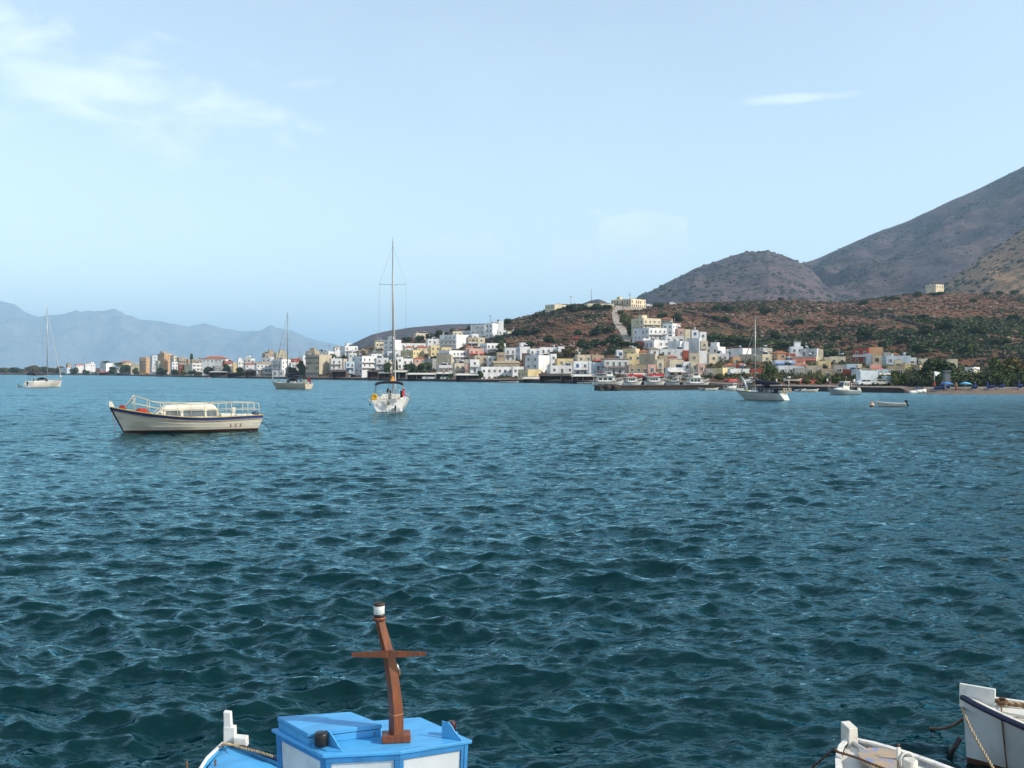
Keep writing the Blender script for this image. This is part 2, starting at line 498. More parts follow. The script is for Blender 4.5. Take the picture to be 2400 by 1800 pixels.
def ground_material():
    m = bpy.data.materials.new('hill_ground'); m.use_nodes = True
    N = m.node_tree.nodes; L = m.node_tree.links
    p = N['Principled BSDF']; p.inputs['Roughness'].default_value = 0.95; p.inputs['Specular IOR Level'].default_value = 0.1
    g = N.new('ShaderNodeNewGeometry')
    def noise(scale, detail=6, rough=0.6, sx=(1, 1, 1)):
        mp = N.new('ShaderNodeMapping'); mp.inputs['Scale'].default_value = sx; L.new(g.outputs['Position'], mp.inputs[0])
        n = N.new('ShaderNodeTexNoise'); n.inputs['Scale'].default_value = scale; n.inputs['Detail'].default_value = detail
        n.inputs['Roughness'].default_value = rough; L.new(mp.outputs[0], n.inputs['Vector']); return n.outputs[0]
    def rng_(v, a, b, c=0.0, d=1.0):
        r = N.new('ShaderNodeMapRange'); r.inputs['From Min'].default_value = a; r.inputs['From Max'].default_value = b
        r.inputs['To Min'].default_value = c; r.inputs['To Max'].default_value = d; L.new(v, r.inputs[0]); return r.outputs[0]
    def mix(f, a, b):
        x = N.new('ShaderNodeMixRGB'); L.new(f, x.inputs[0])
        for i, c in ((1, a), (2, b)):
            if isinstance(c, tuple): x.inputs[i].default_value = (*c, 1)
            else: L.new(c, x.inputs[i])
        return x.outputs[0]
    c = mix(rng_(noise(0.045), 0.38, 0.62), (0.13, 0.052, 0.028), (0.175, 0.088, 0.045))
    c = mix(rng_(noise(0.13), 0.45, 0.62), c, (0.085, 0.042, 0.026))
    c = mix(rng_(noise(0.35, 5, 0.7), 0.54, 0.66, 0, 0.8), c, (0.22, 0.15, 0.10))        # stony scree
    c = mix(rng_(noise(0.025, 4), 0.52, 0.66, 0, 0.8), c, (0.045, 0.052, 0.020))         # green flats
    L.new(c, p.inputs['Base Color'])
    b = N.new('ShaderNodeBump'); b.inputs['Distance'].default_value = 1.2; b.inputs['Strength'].default_value = 0.8
    L.new(noise(0.3, 6, 0.7), b.inputs['Height']); L.new(b.outputs[0], p.inputs['Normal'])
    return m
M_ground = ground_material()
M_sand = mat('beach_sand', (0.15, 0.10, 0.07), 0.95, 0.25, 0.6, 0.02, coord='Object')
M_quay = mat('quay_concrete', (0.20, 0.165, 0.135), 0.9, 0.35, 0.7, 0.02, dirt=(0.05, 0.04, 0.035), dirt_amt=0.7)
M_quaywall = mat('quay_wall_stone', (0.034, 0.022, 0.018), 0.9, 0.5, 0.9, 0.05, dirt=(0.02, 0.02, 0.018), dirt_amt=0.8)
def build_land():
    u = np.concatenate([np.linspace(-900, -60, 40), np.arange(-50, 2460, 7.0), np.linspace(2470, 3600, 60)])
    so = np.array([-14, -6, -2, -0.35, -0.3, 0.0, 1.5, 4, 9, 14, 20, 28])
    w = np.concatenate([np.linspace(0.01, 1, 34), 1 + np.linspace(0.01, 1, 64), 2 + np.linspace(0.03, 1, 12)])
    U = []; DD = []
    d0 = D0(u); Dt = top_D(u); Dr = rid_D(u)
    rows = [d0 + s for s in so]
    a = d0 + 30
    for t in w:
        if t <= 1: rows.append(a + (Dt - a) * t)
        elif t <= 2: rows.append(Dt + (Dr - Dt) * (t - 1))
        else: rows.append(Dr + 520 * (t - 2))
    DD = np.stack(rows, 0); U = np.broadcast_to(u, DD.shape)
    Z = land_z(U, DD)
    Z[4][D0(u) > 0] = np.where(u < 2120, 0.9, Z[4])
    X = (U - 1200) / F * DD
    v = np.stack([X, DD, Z], -1).reshape(-1, 3)
    nr, nc = X.shape
    i = np.arange(nr * nc).reshape(nr, nc)
    f = np.stack([i[:-1, :-1], i[:-1, 1:], i[1:, 1:], i[1:, :-1]], -1).reshape(-1, 4)
    mi = np.zeros((nr - 1, nc - 1), dtype=int)
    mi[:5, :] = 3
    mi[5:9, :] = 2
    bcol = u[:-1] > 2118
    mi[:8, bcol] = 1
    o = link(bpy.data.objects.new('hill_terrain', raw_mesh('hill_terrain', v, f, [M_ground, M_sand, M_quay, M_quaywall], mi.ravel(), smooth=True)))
    return tag(o, 'brown scrubby hillside and the quayside at its foot', None, None, 'structure')
build_land()

def mountain_material(name, c1, c2, veg, rock, s, patch=0.0):
    m = bpy.data.materials.new(name); m.use_nodes = True
    N = m.node_tree.nodes; L = m.node_tree.links
    p = N['Principled BSDF']; p.inputs['Roughness'].default_value = 0.95; p.inputs['Specular IOR Level'].default_value = 0.05
    g = N.new('ShaderNodeNewGeometry')
    def noise(scale, detail=6, rough=0.6):
        n = N.new('ShaderNodeTexNoise'); n.inputs['Scale'].default_value = scale; n.inputs['Detail'].default_value = detail
        n.inputs['Roughness'].default_value = rough; L.new(g.outputs['Position'], n.inputs['Vector']); return n.outputs[0]
    def rng_(v, a, b, c=0.0, d=1.0):
        r = N.new('ShaderNodeMapRange'); r.inputs['From Min'].default_value = a; r.inputs['From Max'].default_value = b
        r.inputs['To Min'].default_value = c; r.inputs['To Max'].default_value = d; L.new(v, r.inputs[0]); return r.outputs[0]
    def mix(f, a, b):
        x = N.new('ShaderNodeMixRGB'); L.new(f, x.inputs[0])
        for i, c in ((1, a), (2, b)):
            if isinstance(c, tuple): x.inputs[i].default_value = (*c, 1)
            else: L.new(c, x.inputs[i])
        return x.outputs[0]
    c = mix(rng_(noise(0.006 * s), 0.35, 0.65), c1, c2)
    c = mix(rng_(noise(0.03 * s, 5, 0.65), 0.50, 0.60, 0, 0.75), c, veg)
    c = mix(rng_(noise(0.075 * s, 4, 0.75), 0.60, 0.68, 0, 0.75), c, rock)
    c = mix(rng_(noise(0.10 * s, 3, 0.6), 0.58, 0.63, 0, 0.9), c, tuple(v * 0.6 for v in veg))
    L.new(c, p.inputs['Base Color'])
    b = N.new('ShaderNodeBump'); b.inputs['Distance'].default_value = 6.0 / s; b.inputs['Strength'].default_value = 0.8
    L.new(noise(0.03 * s, 8, 0.7), b.inputs['Height']); L.new(b.outputs[0], p.inputs['Normal'])
    return m
def build_mountain(name, sky_pts, Dr_f, Df_f, foot_y, m, label, nz, seed, u0, u1, nu=260, nd=90, scale=260, curve=0.7, back=1500, ridge_keep=0.12, gully=0.5):
    sy = tab(sky_pts)
    u = np.linspace(u0, u1, nu)
    Dr = np.array([Dr_f(x) for x in u]); Df = np.array([Df_f(x) for x in u])
    zr = zof(sy(u), Dr)
    t = np.concatenate([np.linspace(0, 1, nd), 1 + np.linspace(0.04, 1, 20)])
    T, U = np.meshgrid(t, u, indexing='ij')
    DR = np.broadcast_to(Dr, T.shape); DF = np.broadcast_to(Df, T.shape); ZR = np.broadcast_to(zr, T.shape)
    D = np.where(T <= 1, DF + (DR - DF) * T, DR + back * (T - 1))
    tt = np.clip(T, 0, 1)
    Z = -5 + (ZR + 5) * (curve * tt + (1 - curve) * np.sin(tt * pi / 2) ** 1.2)
    Z = np.where(T > 1, ZR - ZR * 0.8 * sstep(T - 1), Z)
    X = (U - 1200) / F * D
    n = vnoise(X / scale, D / scale, seed, 6, 2.03, 0.52)
    g2 = 1 - np.abs(vnoise(X / (scale * 0.8) + 5, D / (scale * 1.6), seed + 5, 4)) * 2
    amt = nz * np.minimum(tt * 4, 1) * (ridge_keep + (1 - ridge_keep) * np.clip((1 - tt) * 5, 0, 1)) * np.where(T > 1, 0.4, 1)
    fine = vnoise(X / (scale * 0.09), D / (scale * 0.09), seed + 2, 3) * nz * 0.035
    Z = Z + n * amt + (g2 - 0.6) * gully * amt + fine * np.minimum(tt * 4, 1)
    v = np.stack([X, D, Z], -1).reshape(-1, 3)
    nr, nc = X.shape
    i = np.arange(nr * nc).reshape(nr, nc)
    f = np.stack([i[:-1, :-1], i[:-1, 1:], i[1:, 1:], i[1:, :-1]], -1).reshape(-1, 4)
    o = link(bpy.data.objects.new(name, raw_mesh(name, v, f, [m], smooth=True)))
    return tag(o, label, None, None, 'structure')
M_mtn = mountain_material('mountain_shade_ground', (0.125, 0.088, 0.092), (0.080, 0.070, 0.086), (0.040, 0.046, 0.048), (0.24, 0.20, 0.185), 1.0)  # bluish shade of the slopes is put into these ground colours
M_spur = mountain_material('spur_ground', (0.36, 0.215, 0.125), (0.27, 0.17, 0.105), (0.06, 0.06, 0.035), (0.34, 0.29, 0.24), 1.6)
M_far = mountain_material('far_mountain_ground', (0.20, 0.17, 0.15), (0.15, 0.14, 0.13), (0.09, 0.10, 0.08), (0.3, 0.28, 0.26), 0.15)
build_mountain('mountain', [(1400, 800), (1500, 703), (1562, 668), (1700, 660), (1877, 617), (1910, 608), (1975, 580), (2061, 542), (2137, 515), (2213, 477), (2300, 439),
    (2400, 390), (2600, 300), (2900, 215), (3400, 240), (3700, 330)], lambda x: 2900, lambda x: 1250, 0, M_mtn, 'tall stony mountain slope rising at the right', 45, 21, 1380, 3700, 300, 110, 260, ridge_keep=0.03, gully=0.7)
build_mountain('cone_hill', [(1395, 760), (1440, 741), (1505, 699), (1562, 662), (1627, 629), (1692, 607), (1747, 592), (1801, 589), (1844, 603), (1877, 617), (1930, 650), (2010, 705), (2100, 760)],
    lambda x: 2250, lambda x: 1150, 0, M_mtn, 'rounded grey brown hill with a bare rocky shoulder', 26, 5, 1380, 2100, 220, 90, 200, back=500)
build_mountain('sunlit_spur', [(2080, 735), (2140, 706), (2180, 690), (2215, 668), (2250, 640), (2300, 602), (2350, 570), (2400, 534), (2500, 470), (2800, 380), (3400, 330)],
    lambda x: 1500, lambda x: 960, 0, M_spur, 'warm brown sunlit spur at the right edge', 16, 31, 2080, 3400, 200, 80, 110, back=500)
build_mountain('low_grey_ridge', [(760, 830), (825, 806), (870, 785), (900, 777), (960, 768), (1050, 760), (1120, 759), (1180, 757), (1300, 752), (1400, 760), (1500, 790)],
    lambda x: 1900, lambda x: 1150, 0, M_mtn, 'low grey ridge behind the white town', 9, 41, 760, 1500, 200, 60, 150, back=600)
build_mountain('small_grey_peak', [(1340, 735), (1365, 712), (1385, 704), (1402, 701), (1415, 705), (1430, 713), (1460, 735)],
    lambda x: 1700, lambda x: 1250, 0, M_mtn, 'small grey peak just over the hill crest', 4, 43, 1335, 1465, 50, 30, 90, back=400)
build_mountain('distant_mountains', [(-1500, 740), (-600, 700), (-200, 720), (0, 709), (35, 712), (60, 729), (95, 742), (150, 737), (190, 746), (230, 739), (270, 734), (310, 745), (330, 757),
    (370, 764), (400, 768), (440, 773), (480, 763), (520, 772), (560, 778), (600, 776), (640, 771), (680, 775), (720, 790), (760, 797), (800, 808), (850, 822), (950, 850), (1000, 868)],
    lambda x: 15500, lambda x: 11500, 0, M_far, 'pale blue distant mountain range across the bay', 300, 51, -1500, 1000, 700, 70, 1300, back=4000, ridge_keep=0.22)

def haze():
    m = bpy.data.materials.new('haze'); m.use_nodes = True
    N = m.node_tree.nodes; L = m.node_tree.links
    N.clear()
    v = N.new('ShaderNodeVolumePrincipled')
    v.inputs['Color'].default_value = (0.48, 0.74, 1.0, 1)
    v.inputs['Density'].default_value = 9e-5
    v.inputs['Anisotropy'].default_value = 0.0
    o = N.new('ShaderNodeOutputMaterial'); L.new(v.outputs[0], o.inputs['Volume'])
    b = MB().box(-34000, 34000, -3000, 50000, -8, 1500)
    ob = b.build('haze', m)
    return tag(ob, 'thin blue haze over the bay', None, None, 'stuff')
haze()
# ---------------------------------------------------------------- materials of the town
WALLC = {
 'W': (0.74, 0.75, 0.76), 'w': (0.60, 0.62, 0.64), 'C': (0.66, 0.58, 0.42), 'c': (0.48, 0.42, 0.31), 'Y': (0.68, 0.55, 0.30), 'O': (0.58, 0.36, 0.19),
 'G': (0.36, 0.35, 0.32), 'g': (0.26, 0.27, 0.28), 'R': (0.34, 0.085, 0.05), 'T': (0.40, 0.32, 0.22), 'P': (0.62, 0.40, 0.33), 'B': (0.50, 0.60, 0.68),
 'N': (0.13, 0.085, 0.07), 'K': (0.06, 0.055, 0.055)}
for k, c in WALLC.items():
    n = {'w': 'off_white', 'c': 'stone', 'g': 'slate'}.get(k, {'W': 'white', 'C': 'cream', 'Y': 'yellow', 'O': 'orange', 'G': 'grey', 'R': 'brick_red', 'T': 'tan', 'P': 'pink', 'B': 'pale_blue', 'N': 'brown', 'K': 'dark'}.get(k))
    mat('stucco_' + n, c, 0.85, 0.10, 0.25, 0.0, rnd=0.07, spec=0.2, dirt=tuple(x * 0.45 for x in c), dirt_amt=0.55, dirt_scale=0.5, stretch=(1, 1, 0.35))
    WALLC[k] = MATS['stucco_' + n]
M_glass = mat('window_glass_dark', (0.016, 0.02, 0.026), 0.25, 0.4, 2.0, rnd=0.2, spec=0.6)
M_frame = mat('window_frame_white', (0.62, 0.62, 0.60), 0.6, 0.1, 4)
M_blue = mat('shutter_blue', (0.05, 0.13, 0.34), 0.6, 0.2, 4)
M_brown = mat('shutter_brown', (0.11, 0.045, 0.022), 0.6, 0.2, 4)
M_green = mat('shutter_green', (0.03, 0.10, 0.07), 0.6, 0.2, 4)
M_tile = mat('roof_tile_red', (0.42, 0.12, 0.055), 0.85, 0.35, 1.2, 0.03, rnd=0.12)
M_tileT = mat('roof_tile_tan', (0.36, 0.28, 0.18), 0.85, 0.3, 1.2, 0.03)
M_roofc = mat('roof_concrete', (0.42, 0.40, 0.37), 0.9, 0.2, 0.6)
M_metal = mat('galvanised_metal', (0.42, 0.43, 0.44), 0.45, 0.2, 4, metal=0.4)
M_dark = mat('dark_opening', (0.02, 0.017, 0.016), 0.8, 0.4, 0.8)
M_awn = mat('awning_canvas_white', (0.60, 0.57, 0.50), 0.8, 0.15, 1)
M_awnr = mat('awning_canvas_red', (0.50, 0.07, 0.05), 0.8, 0.2, 1)
M_awnb = mat('awning_canvas_blue', (0.06, 0.16, 0.42), 0.8, 0.2, 1)
M_solar = mat('solar_panel', (0.015, 0.02, 0.045), 0.25, 0.3, 3)
M_wood = mat('pergola_wood', (0.22, 0.10, 0.05), 0.8, 0.3, 3)

def window_mesh(name, fm, pm, shut=None, bars=True):
    """unit window in the x-z plane, facing -y: frame proud of the wall, pane set back in it, mullion, open shutters"""
    b = MB(); t = 0.1
    b.box(0, 1, -0.07, 0, 0, t, 0); b.box(0, 1, -0.07, 0, 1 - t, 1, 0)
    b.box(0, t, -0.07, 0, t, 1 - t, 0); b.box(1 - t, 1, -0.07, 0, t, 1 - t, 0)
    b.add([(t, -0.02, t), (1 - t, -0.02, t), (1 - t, -0.02, 1 - t), (t, -0.02, 1 - t)], [(0, 1, 2, 3)], 1)
    if bars: b.box(0.46, 0.54, -0.055, -0.022, t, 1 - t, 0)
    if shut is not None:
        b.box(-0.42, -0.02, -0.06, -0.01, 0, 1, 2); b.box(1.02, 1.42, -0.06, -0.01, 0, 1, 2)
    ms = [fm, pm] + ([shut] if shut is not None else [])
    return b.mesh(name, ms)
WIN = {
 'plain': window_mesh('window', M_frame, M_glass),
 'brownf': window_mesh('window', M_brown, M_glass),
 'blue': window_mesh('window', M_frame, M_glass, M_blue),
 'brown': window_mesh('window', M_frame, M_glass, M_brown),
 'shut': window_mesh('window', M_brown, M_brown),
 'shutb': window_mesh('window', M_blue, M_blue),
 'shutg': window_mesh('window', M_green, M_green),
}
def balcony_mesh():
    b = MB()
    b.box(0, 1, -1.2, 0, -0.14, 0, 0)
    b.box(0, 1, -1.2, -1.16, 0.86, 0.92, 1)
    b.box(0, 1, -1.2, -1.17, 0.42, 0.46, 1)
    for x in (0, 0.245, 0.49, 0.735, 0.98): b.box(x, x + 0.02, -1.199, -1.161, 0, 0.86, 1)
    b.box(0, 0.012, -1.16, 0, 0.80, 0.86, 1); b.box(0.988, 1, -1.16, 0, 0.80, 0.86, 1)
    return b.mesh('balcony', [M_roofc, M_metal])
BALC = balcony_mesh()
def solid_balcony_mesh():
    b = MB()
    b.box(0, 1, -1.2, 0, -0.14, 0, 0); b.box(0, 1, -1.2, -1.08, 0, 0.8, 0)
    return b.mesh('balcony', [WALLC['W']])
BALS = solid_balcony_mesh()
def tank_mesh():
    b = MB(); b.lathe([(0.45, 0.5), (0.5, 0.55), (0.5, 1.5), (0.42, 1.62), (0.1, 1.7)], 8)
    for x in (-.35, .35):
        for y in (-.35, .35): b.box(x-.04, x+.04, y-.04, y+.04, 0, 0.52)
    return b.mesh('water_tank', [M_metal])
def solar_mesh():
    b = MB()
    b.add([(-1, -0.7, 0.1), (1, -0.7, 0.1), (1, 0.5, 1.2), (-1, 0.5, 1.2), (-1, -0.6, 0.0), (1, -0.6, 0.0), (1, 0.6, 1.1), (-1, 0.6, 1.1)],
          [(0, 1, 2, 3), (7, 6, 5, 4), (0, 4, 5, 1), (3, 2, 6, 7), (0, 3, 7, 4), (1, 5, 6, 2)], 0)
    b.tube([(-0.9, 0.75, 1.45), (0.9, 0.75, 1.45)], 0.28, 8, 1)
    b.box(-0.9, -0.8, 0.6, 0.7, 0, 1.3, 1); b.box(0.8, 0.9, 0.6, 0.7, 0, 1.3, 1)
    return b.mesh('solar_heater', [M_solar, M_metal])
def antenna_mesh():
    b = MB(); b.tube([(0, 0, 0), (0, 0, 3.0)], 0.05, 4)
    for i in range(4): b.box(-0.5 + i*.07, 0.5 - i*.07, -0.02, 0.02, 2.3 + i*.2, 2.34 + i*.2)
    return b.mesh('antenna', [M_metal])
def chimney_mesh():
    b = MB(); b.box(-.35, .35, -.35, .35, 0, 1.3); b.box(-.45, .45, -.45, .45, 1.3, 1.42)
    return b.mesh('chimney', [WALLC['W']])
TANK, SOLAR, ANT, CHIM = tank_mesh(), solar_mesh(), antenna_mesh(), chimney_mesh()

def wall_mesh(a, b_, h, lo, m, par=0.45, t=0.22):
    """a flat-roofed block with a parapet; origin at the corner nearest the eye"""
    o = [(0, 0), (a, 0), (a, b_), (0, b_)]; i = [(t, t), (a - t, t), (a - t, b_ - t), (t, b_ - t)]
    v = [(x, y, lo) for x, y in o] + [(x, y, h) for x, y in o] + [(x, y, h) for x, y in i] + [(x, y, h - par) for x, y in i]
    f = []; mi = []
    for k in range(4):
        l = (k + 1) % 4
        f.append((k, l, 4 + l, 4 + k)); mi.append(0)
        f.append((4 + k, 4 + l, 8 + l, 8 + k)); mi.append(0)
        f.append((8 + k, 8 + l, 12 + l, 12 + k)); mi.append(0)
    f.append((12, 13, 14, 15)); mi.append(1)
    me = bpy.data.meshes.new('wall'); me.from_pydata(v, [], f)
    me.materials.append(m); me.materials.append(M_roofc)
    me.polygons.foreach_set('material_index', mi); me.update()
    return me

frontD = tab([(-900, 0), (1600, 0), (1640, 0), (1700, 60), (1760, 85), (2000, 85), (2200, 85), (2400, 90)])
TILES = {'A': 0, 'B': 400, 'C': 800, 'D': 1200, 'E': 1600, 'F': 2000}
SH = 2.85
hrng = random.Random(5)
HOUSES = []
def house(tile, x0, xc, x1, ytop, row, ns, colr, label, opt='', cat='house', name='house', base=None):
    """x0, xc, x1: left edge, corner nearest the eye and right edge; coordinates of a 5.53x enlargement of the photo tile"""
    tx = TILES[tile]; S = 5.53
    X0 = tx + x0 / S; X1 = tx + x1 / S; Y = 660 + ytop / S - 0.8
    ext = (X1 - X0) * 0.07; X0 -= ext; X1 += ext
    rr = hrng
    if xc is None:
        XC = X0 + (X1 - X0) * rr.choice((0.14, 0.2, 0.88))
    else: XC = tx + xc / S
    D = float(D0(XC) + frontD(XC) + 9 + row * 26)
    zt = zof(Y, D)
    g = float(land_z(XC, D))
    while zt - g < 2.5 and D > D0(XC) + 12:
        D -= 4; zt = zof(Y, D); g = float(land_z(XC, D))
    if zt - g < 2.3: zt = g + 2.6
    h = zt - g
    pL = (XC - X0) / F * D; pR = (X1 - XC) / F * D
    big = max(pL, pR); small = min(pL, pR)
    if small < 0.3:
        th = radians(4); dep = 8.0
    else:
        th = math.asin(min(max(small / 9.0, 0.25), 0.62)) if small < big else radians(38)
        th = max(th, radians(14)); dep = small / sin(th)
    fr = big / cos(th)
    if pR >= pL: al = th; a, b_ = fr, dep
    else: al = pi / 2 - th; a, b_ = dep, fr
    phi = math.atan((XC - 1200) / F)
    wm = WALLC[colr[0]]
    nm = name
    P = px(XC, HY, D); P.z = g
    R = root(nm, P, al - phi, label, cat)
    lo = -3.0
    tiled = 'tile' in opt
    wo = inst('wall', wall_mesh(a, b_, h, lo, wm, 0.05 if tiled else 0.45), R)
    kind = 'plain'
    for kk in WIN:
        if 'win:' + kk in opt: kind = kk
    def face(L, put, blank, door):
        if L < 1.7 or blank: return
        n = max(1, int(round(L / (2.3 if 'dense' in opt else 2.9))))
        for s in range(ns):
            zt_ = h - (0.35 if tiled else 0.75) - s * SH
            if zt_ < 1.0: break
            wh = 1.35; ww = 1.05 if n > 1 else min(1.2, L * 0.4)
            for i in range(n):
                if rr.random() < 0.10 and n > 2: continue
                c = (i + 0.5) * L / n
                dk = kind if rr.random() < 0.8 else 'plain'
                hh = wh
                if (s == ns - 1 and rr.random() < 0.45) or ('balc' in opt and rr.random() < 0.6): hh = 2.0
                put(c - ww / 2, zt_ - 0.35 - hh, ww, hh, dk)
    def putR(x, z, w, hh, dk): inst('window', WIN[dk], R, (x, 0, z), (0, 0, 0), (w, 1, hh))
    def putL(y, z, w, hh, dk): inst('window', WIN[dk], R, (0, y + w, z), (0, 0, -pi / 2), (w, 1, hh))
    face(a, putR, 'blankR' in opt or (pR < 2.2), True)
    face(b_, putL, 'blankL' in opt or (pL < 2.2), True)
    if ns >= 2 and 'blank' not in opt and 'balc' not in opt and big > 5 and rr.random() < 0.45: opt += ' balc' + (' solid' if rr.random() < .5 else '')
    if 'balc' in opt:
        bm = BALS if 'solid' in opt else BALC
        for s in range(ns):
            zf = h - 0.75 - (s + 1) * SH + 0.35
            if zf < 1.5: break
            if pR >= pL: inst('balcony', bm, R, (0.3, 0, zf), (0, 0, 0), (a - 0.6, 1, 1))
            else: inst('balcony', bm, R, (0, b_ - 0.3, zf), (0, 0, -pi / 2), (b_ - 0.6, 1, 1))
    if tiled:
        m = M_tileT if 'tiletan' in opt else M_tile
        rh = max(0.7, min(a, b_) * 0.20); e = 0.35
        mb = MB()
        lo4 = [(-e, -e, h), (a + e, -e, h), (a + e, b_ + e, h), (-e, b_ + e, h)]
        if 'gable' in opt:
            if a >= b_: ridge = [(-e, b_/2, h + rh), (a + e, b_/2, h + rh)]
            else: ridge = [(a/2, -e, h + rh), (a/2, b_ + e, h + rh)]
        else:
            if a >= b_: ridge = [(b_/2, b_/2, h + rh), (a - b_/2, b_/2, h + rh)]
            else: ridge = [(a/2, a/2, h + rh), (a/2, b_ - a/2, h + rh)]
        vs = lo4 + ridge
        if a >= b_: fs = [(0, 1, 5, 4), (2, 3, 4, 5), (1, 2, 5), (3, 0, 4), (3, 2, 1, 0)]
        else: fs = [(1, 2, 5, 4), (3, 0, 4, 5), (0, 1, 4), (2, 3, 5), (3, 2, 1, 0)]
        mb.add(vs, fs); mb.build('roof', m, R)
    else:
        zf = h - 0.44
        def put(meshes, nm2, s=1.0):
            if a < 3 or b_ < 3: return
            inst(nm2, meshes, R, (rr.uniform(1.2, a - 1.2), rr.uniform(1.2, b_ - 1.2), zf), (0, 0, rr.uniform(-.4, .4)), (s, s, s))
        if 'hut' in opt and a > 4 and b_ > 4:
            hw = min(3.2, a * 0.5); hd = min(3.0, b_ * 0.5); x = rr.uniform(0.4, a - hw - 0.4); y = rr.uniform(b_ * 0.3, b_ - hd - 0.3)
            mb = MB().box(x, x + hw, y, y + hd, zf, zf + 2.3).box(x - .15, x + hw + .15, y - .15, y + hd + .15, zf + 2.3, zf + 2.45)
            mb.build('stair_tower', wm, R)
        if 'plainroof' not in opt:
            if rr.random() < 0.7: put(SOLAR, 'solar_heater', 1.0)
            if rr.random() < 0.5: put(TANK, 'water_tank', 1.0)
            if rr.random() < 0.7: put(ANT, 'antenna', 1.1)
            if rr.random() < 0.35: put(CHIM, 'chimney', 0.9)
        if 'pergola' in opt:
            mb = MB(); w = min(a - .5, 5); d = min(b_ - .5, 3.5)
            for x in (0.3, w): 
                for y in (0.3, d): mb.box(x, x + .15, y, y + .15, zf, zf + 2.3)
            for i in range(7): mb.box(0.1, w + .3, 0.2 + i * d / 6.5, 0.35 + i * d / 6.5, zf + 2.3, zf + 2.4)
            mb.build('pergola', M_wood if 'red' not in opt else M_tile, R)
    if 'cornice' in opt:
        cm = {'N': M_brown}.get(opt[opt.index('cornice') + 7:][:1], M_frame)
        mb = MB()
        for s in range(ns + 1):
            z = h - 0.1 - s * SH
            if z < 0.5: break
            mb.box(-0.12, a + 0.12, -0.12, -0.003, z - 0.3, z); mb.box(-0.12, -0.003, -0.003, b_ + 0.12, z - 0.3, z)
        mb.build('cornice', cm, R)
    if 'awn' in opt:
        m = M_awnr if 'awnred' in opt else (M_awnb if 'awnblue' in opt else M_awn)
        mb = MB()
        z = min(2.9, h - 1)
        if pR >= pL:
            mb.add([(0, -.01, z), (a, -.01, z), (a, -3, z - .5), (0, -3, z - .5), (0, -.01, z - .08), (a, -.01, z - .08), (a, -3, z - .58), (0, -3, z - .58)],
                   [(0, 3, 2, 1), (4, 5, 6, 7), (3, 7, 6, 2), (0, 4, 7, 3), (1, 2, 6, 5)])
        else:
            mb.add([(-.01, 0, z), (-.01, b_, z), (-3, b_, z - .5), (-3, 0, z - .5), (-.01, 0, z - .08), (-.01, b_, z - .08), (-3, b_, z - .58), (-3, 0, z - .58)],
                   [(0, 1, 2, 3), (7, 6, 5, 4), (2, 6, 7, 3), (0, 3, 7, 4), (1, 5, 6, 2)])
        mb.build('awning', m, R)
    HOUSES.append((R, XC, Y, D, h, label, X0, X1, row))
    return R
H = house
# left shore (tile A)
H('A', 860, 875, 918, 1068, 3, 1, 'T', 'small tan stone hut, leftmost building of the far shore')
H('A', 975, None, 1092, 1088, 2, 1, 'W', 'white bungalow with a red tiled roof on the far left shore', 'tile gable')
H('A', 1095, None, 1218, 1068, 2, 1, 'W', 'long low white house beside the red roofed bungalow', 'hut')
H('A', 795, 868, 938, 1120, 1, 1, 'B', 'pale blue grey boat shed by the bushes of the left shore', 'blankL plainroof')
H('A', 1172, None, 1288, 1172, 0.2, 1, 'C', 'little cream kiosk at the water on the far left shore', 'plainroof')
H('A', 1310, 1375, 1462, 1062, 1, 2, 'W', 'bright white cube house with a palm behind it on the left shore', 'blankR')
H('A', 1288, None, 1482, 1168, 0.1, 1, 'R', 'low dark red waterfront taverna left of the orange hotel', 'plainroof awn')
H('A', 1560, None, 1700, 1050, 2.2, 2, 'Y', 'yellow house half hidden by palms left of the orange hotel', 'tile')
H('A', 1710, None, 1812, 1068, 2.2, 1, 'C', 'low cream house just left of the orange hotel')
H('A', 1820, 1895, 1948, 985, 1, 4, 'O', 'orange hotel block with stacked balconies, left end of the hotel', 'balc', 'hotel')
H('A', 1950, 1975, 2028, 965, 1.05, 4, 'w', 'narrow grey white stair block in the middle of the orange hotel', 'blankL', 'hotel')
H('A', 2060, 2130, 2214, 938, 2, 3, 'O', 'tall orange rear block of the hotel, highest on the left shore', 'hut', 'hotel')
H('A', 2030, 2055, 2214, 1030, 1.1, 2, 'C', 'cream front wing of the orange hotel', 'balc', 'hotel')
H('A', 1660, None, 1802, 1165, 0.2, 1, 'N', 'dark low shed on the quay below the palms', 'plainroof')
H('A', 2060, None, 2172, 1178, 0.2, 1, 'W', 'small white quay building in front of the orange hotel', 'plainroof awn')
H('A', 1950, None, 2060, 1100, 0.6, 1, 'w', 'low off white house between hotel and quay')
H('A', 1490, 1520, 1600, 1130, 1.0, 1, 'w', 'pale house behind the round bush of the left shore')
